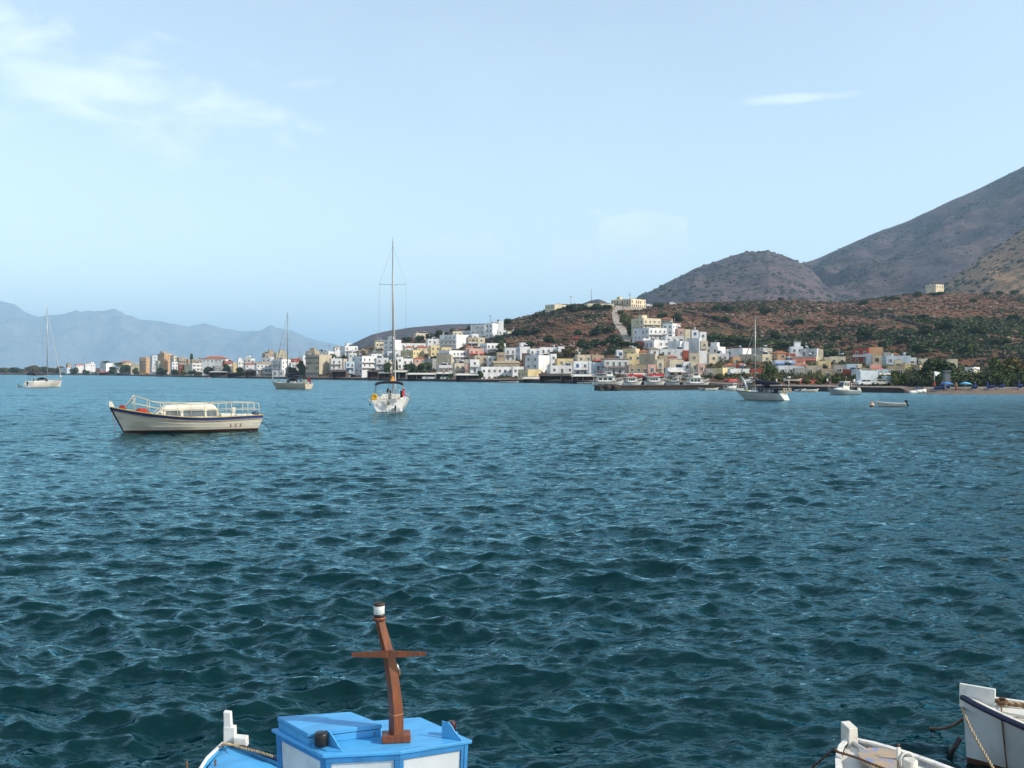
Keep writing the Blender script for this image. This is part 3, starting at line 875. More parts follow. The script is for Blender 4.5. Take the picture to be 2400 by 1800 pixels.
# tile B
H('B', 0, 40, 82, 972, 3, 2, 'C', 'cream house behind the hotel, left of the tan block')
H('B', 0, 20, 82, 1045, 1, 2, 'W', 'white two storey house right beside the orange hotel')
H('B', 84, 110, 192, 985, 3, 2, 'T', 'tan two storey house right of the orange hotel', 'balc')
H('B', 215, None, 388, 1010, 2.2, 1, 'O', 'long terracotta house with a flat roof above the cream hall', 'plainroof')
H('B', 110, 112, 198, 1092, 0.9, 1, 'R', 'dark red annex on the left of the windowless cream hall', 'plainroof')
H('B', 200, 290, 425, 1075, 1, 1, 'C', 'windowless cream hall above the bushes of the left shore', 'blankL blankR plainroof')
H('B', 440, None, 738, 1003, 2.2, 1, 'W', 'wide white villa with a red hipped roof', 'tile')
H('B', 430, 470, 572, 1055, 1, 2, 'C', 'cream house below the wide red roofed villa', 'balc')
H('B', 560, 570, 808, 1098, 0.3, 1, 'g', 'long dark glazed restaurant on the water of the left shore', 'plainroof dense')
H('B', 810, 812, 855, 1052, 1, 2, 'Y', 'narrow ochre block standing alone by the long restaurant', 'blankL blankR plainroof')
H('B', 680, 700, 800, 1035, 1.7, 2, 'R', 'dark red house behind the ochre block')
H('B', 862, 875, 948, 1030, 2, 2, 'W', 'small white house between the ochre block and the red roof', 'hut')
H('B', 950, 1040, 1082, 1000, 2.4, 2, 'W', 'white house with roof hut above the red roofed corner house', 'hut')
H('B', 958, 970, 1110, 1078, 1, 2, 'w', 'low house with a bright red roof right of the ochre block', 'tile gable')
H('B', 1105, 1115, 1330, 1072, 0.2, 2, 'W', 'white waterfront house with a shallow gable and big windows', 'tiletan tile gable dense')
H('B', 1195, 1225, 1345, 930, 3, 2, 'T', 'tan stone building above the white gabled waterfront house', 'hut')
H('B', 1350, 1370, 1498, 925, 3.1, 2, 'c', 'sandy building with a roof tower left of the mast of the cream yacht', 'hut')
H('B', 1190, 1300, 1332, 990, 2, 2, 'w', 'off white block below the tan stone building')
H('B', 1335, 1440, 1542, 1012, 1.2, 3, 'W', 'tall white house behind the rigging of the cream yacht', 'balc')
H('B', 1545, 1560, 1672, 1052, 1.2, 1, 'w', 'low grey white building right of the tall house behind the rigging', 'blankL plainroof')
H('B', 1548, None, 1705, 1002, 2, 1, 'R', 'brick red house above the low grey white building', '')
H('B', 1762, 1868, 1925, 905, 3, 2, 'T', 'tan house with a small tower above the dark glazed block', 'hut')
H('B', 1700, None, 1888, 962, 2.1, 1, 'W', 'flat white terrace house above the dark glazed block', 'awnred')
H('B', 1770, 1926, 2064, 952, 0.5, 4, 'c', 'concrete block with a tall blank sunlit side and dark glazed front', 'blankR dense win:brownf', 'building', 'building')
H('B', 1950, 2045, 2112, 908, 4, 1, 'W', 'small white house high behind the blank concrete block')
H('B', 2066, 2080, 2212, 1000, 1, 2, 'w', 'grey white house right of the blank concrete block', 'balc')
H('B', 2110, 2130, 2212, 852, 5, 1, 'W', 'white villa on the skyline left of the grey ridge', 'tiletan tile')
H('B', 2060, 2070, 2212, 1158, 0.1, 1, 'N', 'brown waterfront hall between concrete block and white flats', 'plainroof')
H('B', 1670, None, 1770, 1120, 0.6, 1, 'N', 'low brown taverna left of the concrete block', 'plainroof awn')
H('B', 1330, None, 1480, 1150, 0.1, 1, 'w', 'low pale quay house behind the bow of the cream yacht', 'plainroof')
# tile C
H('C', 0, 50, 200, 838, 4.4, 2, 'W', 'white cube house alone near the foot of the grey ridge', 'hut')
H('C', 70, 95, 192, 930, 3, 1, 'w', 'low off white house below the lone white cube')
H('C', 200, 230, 380, 905, 3.6, 1, 'T', 'low tan house with a tiled roof right of the lone white cube', 'tile tiletan')
H('C', 0, 30, 70, 1005, 1.8, 1, 'C', 'cream corner house left of the blue white flats')
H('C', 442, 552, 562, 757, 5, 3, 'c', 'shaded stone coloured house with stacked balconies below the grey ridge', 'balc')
H('C', 560, 680, 762, 757, 4.4, 3, 'W', 'tall white house left of the tallest mast', 'blankR hut')
H('C', 768, 775, 1130, 802, 5.6, 1, 'W', 'long low white wall house above the red roofs', 'plainroof')
H('C', 808, 830, 940, 858, 4.4, 1, 'W', 'small white house left end of the row of red roofs', 'tile')
H('C', 942, 985, 1138, 862, 4.3, 1, 'C', 'cream house under the brightest red roof of the town', 'tile')
H('C', 798, 930, 1062, 892, 3.3, 2, 'Y', 'ochre house with three dormer like openings below the red roofs')
H('C', 1140, 1160, 1272, 832, 3.8, 3, 'Y', 'tall sunlit yellow house right of the red roofs', '')
H('C', 1274, 1300, 1420, 855, 3.7, 1, 'Y', 'low mustard house right of the tall yellow house', 'plainroof')
H('C', 1106, 1120, 1290, 746, 6, 1, 'W', 'long white bungalow with arches among the dark trees', '')
H('C', 1295, 1492, 1630, 690, 5.8, 3, 'W', 'big white house with shaded arcades and a broad sunlit side', 'solid balc blankR', 'house')
H('C', 950, 968, 1112, 672, 8, 1, 'C', 'cream house alone behind dark trees below the grey ridge')
H('C', 1688, 1860, 1882, 562, 7.4, 3, 'w', 'long grey white wing of the highest hotel on the left slope', 'blankR', 'hotel')
H('C', 1880, 1958, 2028, 542, 7, 5, 'W', 'white gabled tower like front of the highest hotel', 'blankR', 'hotel')
H('C', 1998, 2040, 2096, 515, 7.6, 4, 'W', 'tall white rear block of the highest hotel', 'blankR hut', 'hotel')
H('C', 1575, None, 1690, 640, 7.4, 1, 'w', 'low shaded annex left of the highest hotel')
H('C', 1635, 1700, 1770, 682, 6.4, 1, 'W', 'small white box house in front of the highest hotel', 'plainroof')
H('C', 1632, 1640, 1768, 728, 5.6, 2, 'T', 'tan house with a row of brown shutters below the highest hotel', 'win:shut dense')
H('C', 1770, 1772, 1856, 728, 5.6, 2, 'C', 'cream house next to the row of brown shutters', '')
H('C', 1610, 1620, 1706, 850, 4.3, 1, 'P', 'low pink house with a red tiled roof below the cream house', 'tile')
H('C', 1820, 1888, 2112, 802, 4, 3, 'W', 'bright white house with two rows of small windows at the hill foot', 'plainroof dense')
H('C', 2028, None, 2128, 632, 7, 1, 'W', 'white annex right below the highest hotel')
H('C', 50, 60, 162, 1040, 0.3, 3, 'B', 'blue white flats at the water, left half', 'balc win:shutb')
H('C', 160, 270, 442, 972, 1, 4, 'W', 'four storey white flats with long balconies at the water', 'balc solid')
H('C', 262, 270, 335, 1150, 0.1, 1, 'W', 'small bright white quay house in front of the white flats', 'blankR plainroof')
H('C', 445, 455, 602, 992, 1, 3, 'w', 'grey white house right of the four storey flats', '')
H('C', 370, 390, 545, 940, 2.6, 1, 'W', 'low white house above the four storey flats', '')
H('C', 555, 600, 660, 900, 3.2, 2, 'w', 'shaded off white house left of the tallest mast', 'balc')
H('C', 662, 690, 762, 912, 3.3, 2, 'W', 'white house right behind the tallest mast', '')
H('C', 690, 715, 792, 980, 1.5, 2, 'W', 'narrow white house right of the tallest mast', '')
H('C', 772, 790, 932, 1002, 2, 1, 'W', 'low white house above the dark vine covered terrace', 'balc')
H('C', 600, 615, 690, 1040, 0.9, 2, 'C', 'cream house behind the tallest mast at the waterfront', '')
H('C', 940, 950, 1082, 1002, 2.1, 1, 'P', 'low pinkish house with a red roof above the terraces', 'tile')
H('C', 1082, 1180, 1240, 1000, 1.7, 1, 'g', 'slate grey house left of the blank taupe wall', '')
H('C', 1245, 1425, 1436, 946, 1.5, 2, 'c', 'blank taupe gable wall in the middle of the waterfront', 'blankL blankR plainroof')
H('C', 1290, 1400, 1642, 896, 2.8, 2, 'W', 'long white house with a row of dark windows above the taupe wall', 'dense plainroof')
H('C', 1258, 1268, 1442, 1088, 0.5, 1, 'w', 'low white arcade house below the blank taupe wall', 'win:brownf dense')
H('C', 1450, 1470, 1600, 1062, 0.6, 2, 'C', 'cream villa with balcony right of the white arcade house', 'balc')
H('C', 1476, 1490, 1648, 1012, 1.4, 1, 'G', 'grey flat roofed house behind the cream villa', 'plainroof')
H('C', 1602, 1610, 1660, 1060, 0.7, 2, 'P', 'narrow pink house squeezed beside the white balconied house', '')
H('C', 1660, 1672, 1782, 1012, 0.8, 3, 'W', 'white house with three stacked balconies above the dark taverna', 'balc solid')
H('C', 1715, 1730, 1892, 962, 1.9, 2, 'c', 'weathered stone coloured house with a brown door', 'win:shut')
H('C', 1892, 1900, 2012, 968, 1.9, 2, 'W', 'white house left of the brown shuttered house', '')
H('C', 1640, 1660, 1832, 870, 3.4, 1, 'P', 'low pink white house with a roof terrace of red awnings', 'awnred')
H('C', 2012, 2022, 2112, 920, 2, 2, 'T', 'tan house with brown shutters right of the hill foot house', 'win:brown')
H('C', 2114, 2124, 2250, 862, 2.4, 3, 'w', 'grey white flats with three rows of balconies', 'balc')
H('C', 1800, 1815, 2330, 1108, 0.1, 2, 'W', 'long white two storey waterfront building with a row of square windows', 'dense plainroof', 'building', 'building')
H('C', 1965, 1980, 2290, 1062, 1.0, 1, 'T', 'low building with a broad tan tiled roof behind the long white one', 'tile tiletan gable')
# tile D
H('D', 50, 105, 222, 848, 3, 2, 'W', 'white house with a bright sunlit side at the foot of the brown hill', 'blankR hut')
H('D', 135, 140, 232, 932, 2.2, 2, 'N', 'dark brick house wedged between white houses', '')
H('D', 225, 230, 362, 872, 3.2, 1, 'W', 'white house with blue shutters below the brown hill', 'win:shutb')
H('D', 362, 372, 572, 855, 3.8, 1, 'W', 'white house with an orange pergola below the brown hill', 'pergola red')
H('D', 188, 345, 472, 958, 1.2, 3, 'W', 'white three storey house with an outside stair at mid waterfront', 'blankR')
H('D', 474, 500, 572, 940, 2, 2, 'W', 'narrow white house right of the outside stair', '')
H('D', 0, 10, 146, 1106, 0.7, 1, 'W', 'low white house behind the small yellow waterfront house', '')
H('D', 94, 205, 362, 1142, 0, 1, 'Y', 'small yellow waterfront house with a tan shaded side', 'blankR plainroof')
H('D', 568, 590, 782, 1002, 1.8, 1, 'Y', 'ochre house with a terrace right of the narrow white house', 'plainroof')
H('D', 474, 500, 782, 1092, 0.6, 1, 'W', 'wide low white house above the dark tavernas', '')
H('D', 590, 600, 700, 845, 4.2, 1, 'W', 'white house above the round tan tree', '')
H('D', 828, 850, 1026, 952, 2.3, 1, 'C', 'cream house with a roof terrace left of the banded hotel', '')
H('D', 1028, 1040, 1182, 955, 2.2, 1, 'T', 'tan house with a red terrace left of the banded hotel', 'awnred')
H('D', 795, 800, 986, 1036, 0.7, 2, 'W', 'white house with blue balcony doors left of the banded hotel', 'balc win:shutb')
H('D', 988, 1000, 1036, 1038, 0.8, 2, 'W', 'very narrow white house left of the banded hotel', '')
H('D', 1038, 1050, 1176, 1052, 0.7, 2, 'B', 'pale blue house with balconies next to the banded hotel', 'balc')
H('D', 1184, 1200, 1492, 1000, 0.8, 3, 'w', 'hotel with brown bands and two rows of balcony doors', 'dense corniceN balc', 'hotel')
H('D', 1350, 1360, 1448, 888, 2.7, 1, 'W', 'white house with one blue window behind the banded hotel', 'win:shutb')
H('D', 1450, 1600, 1642, 872, 2.7, 2, 'Y', 'pale yellow house with a dark balcony behind the banded hotel', 'solid balc')
H('D', 1470, 1492, 1664, 936, 1.8, 2, 'Y', 'sunlit yellow house right behind the banded hotel', '')
H('D', 1642, 1660, 1770, 912, 3, 1, 'O', 'low house with a salmon tiled roof right of the yellow houses', 'tile')
H('D', 1664, 1855, 1868, 938, 1.7, 2, 'c', 'blank taupe wall house right of the yellow houses', 'blankL blankR')
H('D', 1780, 1800, 1892, 880, 2.5, 2, 'W', 'small white gabled house above the blank taupe wall', 'tile gable tiletan')
H('D', 1500, 1515, 1752, 1085, 0.6, 1, 'T', 'low tan row with five small windows behind the tour boats', 'dense plainroof')
H('D', 1752, 1765, 1862, 1078, 0.7, 2, 'P', 'pink house with balcony right of the low tan row', 'balc')
H('D', 1864, 1880, 1962, 1012, 0.9, 3, 'C', 'tall narrow cream house with arched top windows', 'balc')
H('D', 1892, 1905, 2012, 962, 2, 1, 'T', 'tan house above the tall narrow cream house', '')
H('D', 2012, 2030, 2132, 982, 2.3, 1, 'P', 'low pink house with a dark red tiled roof', 'tile')
H('D', 2040, 2045, 2212, 1018, 1.4, 1, 'C', 'large cream wall house catching the sun behind the tour boats', 'blankR')
H('D', 2000, 2020, 2214, 1118, 0.6, 2, 'W', 'cream and white house with brown doors behind the tour boats', 'win:shut awn')
H('D', 1570, 1705, 1912, 478, 6.8, 2, 'C', 'topmost cream block of the hillside cluster', 'hut')
H('D', 1600, 1775, 1980, 602, 5.8, 2, 'W', 'white terraced house just below the topmost cream block', 'balc solid')
H('D', 1572, 1700, 1770, 738, 5.2, 1, 'w', 'shaded white wall house left edge of the hillside cluster', 'blankL')
H('D', 1600, 1690, 1702, 775, 4.5, 1, 'R', 'small brick red house at the left foot of the hillside cluster', '')
H('D', 1700, 1830, 2012, 762, 4.5, 2, 'W', 'white house with garage doors in the middle of the cluster', 'balc')
H('D', 1968, 2080, 2170, 545, 6.6, 2, 'W', 'white house with two windows apart on the right of the topmost block', '')
H('D', 2120, 2150, 2230, 612, 6.2, 1, 'P', 'low house with an orange pergola right of the topmost block', 'pergola red')
H('D', 1970, 1990, 2212, 712, 5.3, 1, 'W', 'long white terrace house high in the hillside cluster', '')
H('D', 2030, 2180, 2262, 775, 4.3, 2, 'W', 'blank white gable in the middle of the hillside cluster', 'blankL blankR')
H('D', 1900, 1920, 2214, 878, 3.3, 1, 'w', 'grey white house with arches below the white gable', '')
H('D', 445, 552, 690, 298, 11.2, 2, 'C', 'cream building alone on the left end of the hill crest', 'blankR')
H('D', 1312, 1545, 1708, 225, 14.2, 2, 'C', 'wide cream villa with long balconies on top of the hill', 'balc dense win:shut', 'villa', 'villa')
H('D', 960, 980, 1300, 288, 14.0, 1, 'C', 'low pale house on the crest left of the wide villa', 'plainroof')
# tile E
H('E', 20, 35, 92, 622, 5.4, 1, 'C', 'cream hut above the white tower block')
H('E', 60, 214, 226, 735, 4.4, 3, 'w', 'large blank grey white wall beside the cream balconied block', 'blankL blankR plainroof')
H('E', 214, 226, 300, 655, 4.6, 2, 'W', 'white tower like house at the right end of the cluster', '')
H('E', 228, 240, 318, 772, 4.1, 3, 'C', 'cream block with sunlit balconies below the white tower', 'balc')
H('E', 0, 20, 72, 780, 3.9, 2, 'W', 'dazzling white house with overexposed wall in the cluster', 'blankR')
H('E', 0, 8, 76, 895, 2.6, 2, 'R', 'red house with dark shutters below the dazzling white house', 'win:shut')
H('E', 80, 90, 202, 930, 2.5, 2, 'c', 'stone coloured house right of the red shuttered house', '')
H('E', 204, 214, 305, 900, 2.8, 1, 'W', 'white box house below the cream balconied block', 'blankR plainroof')
H('E', 312, 460, 538, 846, 4, 2, 'W', 'white house with two boxes and a dark tree behind', 'blankR hut')
H('E', 315, 345, 450, 940, 2.6, 2, 'C', 'narrow cream and shaded house left of the grey white flats', '')
H('E', 400, 420, 582, 935, 2.9, 2, 'w', 'grey white flats with red windows in the second row', 'win:brown')
H('E', 560, 575, 642, 880, 3.5, 1, 'W', 'small white house left of the big plain white one', '')
H('E', 640, 780, 872, 868, 3.4, 2, 'W', 'big plain white house in the second row right of the cluster', 'blankL blankR')
H('E', 870, 1040, 1142, 862, 3.8, 2, 'G', 'grey unfinished house with dark glass behind the black yacht mast', 'dense')
H('E', 742, 925, 935, 945, 2.3, 2, 'c', 'blank khaki wall left of the black yacht mast', 'blankL blankR')
H('E', 936, 1035, 1140, 945, 2.1, 3, 'C', 'cream house with big dark openings right of the black yacht mast', 'blankL balc')
H('E', 640, 655, 742, 975, 1.9, 2, 'O', 'orange house with white arches above the red roofs', '')
H('E', 1145, 1230, 1345, 928, 2.6, 2, 'O', 'deep orange house with a hipped tile roof', 'tile')
H('E', 1345, 1355, 1452, 935, 2.5, 2, 'R', 'terracotta red wing right of the deep orange house', 'plainroof')
H('E', 1390, 1410, 1545, 845, 3.9, 2, 'W', 'cream white house with roof clutter on top of the right cluster', 'hut')
H('E', 1545, 1740, 1762, 872, 3.7, 1, 'w', 'grey white house with a pink roof line on the right cluster', 'blankR')
H('E', 1762, 1768, 1816, 880, 3.6, 2, 'C', 'narrow cream house catching the sun on the right cluster', '')
H('E', 1450, 1729, 1757, 972, 2.1, 2, 'c', 'blank khaki house with a red balcony line on top', 'blankL blankR awnred')
H('E', 1180, 1200, 1455, 1022, 1.6, 1, 'w', 'low white house below the deep orange house', 'awnblue')
H('E', 1440, 1450, 1600, 1085, 1.3, 1, 'W', 'white house with a broad white roof edge and tile roof', 'tile')
H('E', 1740, 1755, 1902, 1032, 2, 2, 'Y', 'yellow house with tall brown shutters right of the khaki house', 'win:shut balc')
H('E', 1902, 1915, 2090, 975, 2.8, 2, 'C', 'cream house with two white posts in the right cluster', '')
H('E', 1440, 1455, 1600, 1125, 0.7, 2, 'G', 'grey house with a garage opening behind the red awnings', '')
H('E', 1222, 1240, 1438, 1092, 0.9, 2, 'W', 'white house with dark balcony behind the feathery trees', 'balc')
H('E', 1592, 1605, 1790, 1092, 1.1, 2, 'c', 'stone house behind the palm of the right quay', '')
H('E', 0, 10, 100, 1042, 0.9, 2, 'W', 'white waterfront house with blue window behind the last tour boat', '')
H('E', 102, 110, 192, 1050, 1.0, 2, 'C', 'cream house with arches behind the last tour boat', 'balc')
H('E', 192, 200, 285, 1065, 1.1, 2, 'P', 'small pink house with white shutters on the quay', '')
H('E', 430, 520, 592, 1122, 0.4, 1, 'Y', 'plain lemon yellow cube behind the white motor boat', 'blankL blankR plainroof')
H('E', 290, 300, 428, 1130, 0.7, 1, 'G', 'grey shaded house left of the lemon yellow cube', '')
H('E', 520, 560, 700, 1090, 1.2, 1, 'C', 'low house with a red hipped roof behind the lemon cube', 'tile')
H('E', 700, 715, 800, 1080, 1.4, 1, 'R', 'small house with a bright red roof right of the hipped one', 'tile')
H('E', 600, 615, 860, 1132, 0.7, 1, 'W', 'white house with a long balcony left of the black yacht mast', 'balc awn')
H('E', 882, 890, 1012, 1132, 0.8, 2, 'R', 'faded red house behind the mast of the black yacht', '')
H('E', 1790, 1800, 1950, 1132, 1, 2, 'T', 'tan house with pale window frames right of the palm', '')
H('E', 1950, 1960, 2092, 1082, 1.3, 2, 'G', 'grey house with one arched window left of the red porch', '')
H('E', 2092, 2100, 2170, 1140, 1.0, 2, 'R', 'dark red porch house on the right part of the quay', '')
H('E', 2110, 2130, 2250, 1072, 1.9, 2, 'B', 'blue white house with a blue roof tank in the right cluster', 'win:shutb')
H('E', 1820, 1835, 1905, 985, 3.2, 2, 'c', 'stone coloured house at the back of the right cluster', '')
# tile F
H('F', 18, 200, 208, 868, 3.2, 3, 'R', 'red house with three open balconies at the hill foot', 'balc solid')
H('F', 206, 212, 362, 855, 3.3, 2, 'O', 'tan orange rear half of the red balconied house', 'blankR')
H('F', 176, 182, 242, 935, 2.3, 2, 'w', 'narrow pale house right of the red balconied house', '')
H('F', 242, 250, 352, 955, 2, 2, 'c', 'weathered house with one brown window in the right cluster', 'win:shut')
H('F', 382, 392, 472, 918, 3.2, 1, 'G', 'grey hut above the long pale blue house', 'plainroof')
H('F', 353, 430, 702, 965, 2.1, 2, 'B', 'long pale blue white house at the right end of the town', 'blankL')
H('F', 702, 712, 806, 988, 2.3, 1, 'w', 'low white house with two dark windows, right of the long pale one', '')
H('F', 528, 535, 622, 1018, 1.5, 2, 'C', 'cream house in front of the long pale blue one', '')
H('F', 620, 670, 772, 1062, 1.1, 1, 'Y', 'sunlit yellow terrace house near the beach end of town', 'blankR plainroof')
H('F', 0, 12, 102, 1072, 1.4, 2, 'C', 'cream house with white boxes on its roof right of the porch', '')
H('F', 100, 110, 232, 1128, 1, 2, 'G', 'grey house behind the white box truck', '')
H('F', 215, 222, 352, 1078, 1.6, 1, 'P', 'house with a red awning above the yellow shop', 'awnred')
H('F', 230, 238, 296, 1132, 0.9, 1, 'Y', 'little yellow shop front behind the white box truck', 'plainroof')
H('F', 296, 305, 442, 1138, 0.9, 1, 'B', 'pale blue roofed shop right of the yellow shop', 'awn')
H('F', 440, 450, 640, 1095, 1.3, 2, 'T', 'tan house with many small openings above the dark trees', 'dense')
H('F', 768, 860, 892, 1082, 0.6, 3, 'T', 'tan three storey house with dark balconies beside the big tree', 'balc')
H('F', 660, 670, 768, 1165, 0.7, 2, 'N', 'brown house left of the tan three storey house', 'balc')
H('F', 850, 860, 1002, 1003, 2.1, 1, 'C', 'cream house with an open roof frame behind the big tree', 'pergola')
H('F', 1215, 1235, 1334, 1008, 1.4, 3, 'C', 'cream balconied tower house right behind the big tree', 'balc solid')
H('F', 1412, 1545, 1642, 1162, 1.6, 1, 'C', 'wide cream ground floor of the lone white villa', 'balc', 'villa', 'villa')
H('F', 1466, 1560, 1622, 1112, 2.0, 1, 'W', 'white upper floor house of the lone villa among the trees', 'plainroof', 'villa', 'villa')
H('F', 962, 1070, 1152, 38, 21.5, 1, 'C', 'cream house alone on the ridge at the upper right', 'pergola')
def fill_gaps():
    """small houses in the gaps beside the listed ones"""
    words = {'W': 'white', 'w': 'off white', 'C': 'cream', 'c': 'sandy', 'T': 'tan', 'G': 'grey', 'P': 'pink'}
    done = 0
    for R, XC, Y, D, h, lab, X0, X1, row in list(HOUSES):
        if row > 7.5 or not 430 < XC < 2190 or len(lab.split()) > 8 or row < .4: continue
        for side in (1, -1):
            w = hrng.uniform(16, 27)
            a, b = (X1 + 1, X1 + 1 + w) if side > 0 else (X0 - 1 - w, X0 - 1)
            free = all(b < q[6] + 2 or a > q[7] - 2 or abs(q[3] - D) > 17 for q in HOUSES)
            if not free: continue
            k = hrng.choice('WWWWwwCCcTGP'); low = h < 5
            yt = Y + hrng.uniform(1, 7)
            kind = 'low' if low else 'narrow'
            H('A', a * 5.53, None, b * 5.53, (yt + .8 - 660) * 5.53, row + .15 * side, 1 if low else 2, k,
              '%s %s house just %s of the %s' % (kind, words[k], 'right' if side > 0 else 'left', lab), hrng.choice(('', 'balc', 'win:brown', 'win:shutb', 'tile', 'hut', 'pergola', 'awn')))
            done += 1
            break
fill_gaps()
# ---------------------------------------------------------------- plants
def leaf_mat(name, c, c2):
    return mat(name, c, 0.8, 0.3, 0.9, col2=c2, rnd=0.12, spec=0.2, lo=0.3, hi=0.7)
M_leaf = leaf_mat('foliage_dark', (0.035, 0.050, 0.020), (0.055, 0.080, 0.026))
M_leafm = leaf_mat('foliage_olive', (0.075, 0.095, 0.028), (0.12, 0.125, 0.035))
M_leafb = leaf_mat('foliage_bronze', (0.13, 0.085, 0.03), (0.09, 0.085, 0.03))
M_leafg = leaf_mat('foliage_green', (0.040, 0.070, 0.018), (0.07, 0.10, 0.022))
M_bark = mat('tree_bark', (0.12, 0.085, 0.06), 0.9, 0.4, 6)
M_barkp = mat('tree_bark_pale', (0.36, 0.30, 0.22), 0.9, 0.3, 5)
def crown_mesh(seed, w, h, m, shape='round', n=900, leaf=0.34, z0=0.0):
    """leaf-sized faces scattered through several lumps; w wide, h high, base of the crown at z0"""
    r = np.random.default_rng(seed)
    k = 11 if shape != 'tall' else 13
    cs = []; rs = []
    for i in range(k):
        a = r.uniform(0, 2 * pi); q = np.sqrt(r.uniform(0, 1))
        if shape == 'tall':
            zz = r.uniform(0.08, 0.88); rad = 0.30 * (1 - abs(zz - 0.4) * 0.75)
            cs.append((cos(a) * q * w * 0.24, sin(a) * q * w * 0.24, z0 + zz * h)); rs.append((w * rad, w * rad, h * 0.17))
        elif shape == 'flat':
            cs.append((cos(a) * q * w * 0.36, sin(a) * q * w * 0.36, z0 + h * r.uniform(0.35, 0.75))); rs.append((w * 0.2, w * 0.2, h * 0.24))
        else:
            zz = r.uniform(0.18, 0.80); sp = 0.34 * (1 - abs(zz - 0.42) * 0.8)
            cs.append((cos(a) * q * w * sp, sin(a) * q * w * sp, z0 + h * zz)); rs.append((w * 0.23, w * 0.23, h * 0.22))
    cs = np.array(cs); rs = np.array(rs)
    idx = r.integers(0, k, n)
    d = r.normal(0, 1, (n, 3)); d /= np.linalg.norm(d, axis=1)[:, None]
    rad = r.uniform(0.55, 1.08, (n, 1))
    c = cs[idx] + d * rs[idx] * rad
    nrm = d + r.normal(0, 0.55, (n, 3)); nrm /= np.linalg.norm(nrm, axis=1)[:, None]
    t = np.cross(nrm, r.normal(0, 1, (n, 3))); t /= np.linalg.norm(t, axis=1)[:, None]
    b = np.cross(nrm, t)
    s = leaf * w / 6.0 * r.uniform(0.6, 1.3, (n, 1)) * 1.5
    v = np.stack([c - t * s - b * s * .6, c + t * s - b * s * .6, c + t * s * .7 + b * s * .7, c - t * s * .7 + b * s * .7], 1).reshape(-1, 3)
    f = np.arange(n * 4).reshape(n, 4)
    # a loose inner mass so that the middle is not see-through
    return raw_mesh('crown', v, f, [m])
def trunk_mesh(h, r0, seed, m=None, limbs=4, spread=1.0):
    r = random.Random(seed); b = MB()
    top = (r.uniform(-.3, .3), r.uniform(-.3, .3), h)
    b.tube([(0, 0, -0.6), (r.uniform(-.1, .1), 0, h * 0.5), top], [r0, r0 * 0.8, r0 * 0.5], 6)
    for i in range(limbs):
        a = i * 2 * pi / limbs + r.uniform(-.4, .4); z = h * r.uniform(0.55, 0.95)
        b.tube([(0, 0, z), (cos(a) * spread * .6, sin(a) * spread * .6, z + spread * .7), (cos(a) * spread * 1.2, sin(a) * spread * 1.2, z + spread * 1.6)],
               [r0 * 0.5, r0 * 0.35, r0 * 0.15], 5)
    return b.mesh('trunk', [m or M_bark])
# unit trees are 6 m wide and 6 m high
TREES = {}
for i in range(3):
    TREES['dark', i] = (crown_mesh(10 + i, 6, 5.0, M_leaf, 'round', 950, 0.36, 1.0), trunk_mesh(2.6, 0.24, i))
    TREES['olive', i] = (crown_mesh(20 + i, 6, 5.0, M_leafm, 'round', 950, 0.34, 1.0), trunk_mesh(2.6, 0.22, i))
    TREES['bronze', i] = (crown_mesh(30 + i, 6, 5.0, M_leafb, 'round', 900, 0.34, 1.0), trunk_mesh(2.6, 0.22, i))
    TREES['green', i] = (crown_mesh(40 + i, 6, 5.4, M_leafg, 'tall', 1000, 0.36, 0.6), trunk_mesh(3.0, 0.22, i))
    TREES['pine', i] = (crown_mesh(50 + i, 6, 4.0, M_leaf, 'flat', 900, 0.36, 2.0), trunk_mesh(3.2, 0.2, i))
for kd, mm, sh in (('dark', M_leaf, 'round'), ('olive', M_leafm, 'round'), ('bronze', M_leafb, 'round'), ('green', M_leafg, 'round')):
    for i in range(2):
        TREES[kd + '_big', i] = (crown_mesh(60 + i, 6, 5.4, mm, sh, 2600, 0.2, 0.4), TREES['dark', 0][1])
def tree(x, ytop, ybase, w, kind, label, cat='tree', name='tree', D=None, grp=None):
    """x, w in photo pixels; ybase: the row where the foot stands, ytop: top of the crown"""
    if D is None:
        D = hit(x, ybase) or float(rid_D(x))
    z = float(land_z(x, D)); P = px(x, HY, D); P.z = z
    H_ = zof(ytop, D) - z
    W_ = w / F * D
    i = hrng.randrange(3)
    if (W_ > 8.5 or D < 330) and (kind + '_big', 0) in TREES: kind += '_big'; i = i % 2
    elif kind == 'green': W_ *= 1.3
    cm, tm = TREES[kind, i]
    R = root(name, P, hrng.uniform(0, 6.28), label, cat, grp)
    inst('crown', cm, R, (0, 0, 0), (0, 0, 0), (W_ / 6, W_ / 6, H_ / 6))
    inst('trunk', tm, R, (0, 0, 0), (0, 0, 0), (W_ / 6, W_ / 6, H_ / 6))
    return R
def t_(tile, x, yt, yb, w, kind, label, D=None, cat='tree', name='tree'):
    tx = TILES[tile]; S = 5.53
    return tree(tx + x / S, 660 + yt / S, 660 + yb / S, w / S, kind, label, cat, name, D)
fD = lambda u, k=0.0: float(D0(u) + frontD(u) + k)
def qt(tile, x, yt, w, kind, label, k=6, cat='tree', name='tree'):
    u = TILES[tile] + x / 5.53
    if u > 2190: w *= 1.25; k = 14 + (k - 14) * .6
    return t_(tile, x, yt, 0, w, kind, label, float(D0(u)) + k, cat, name)
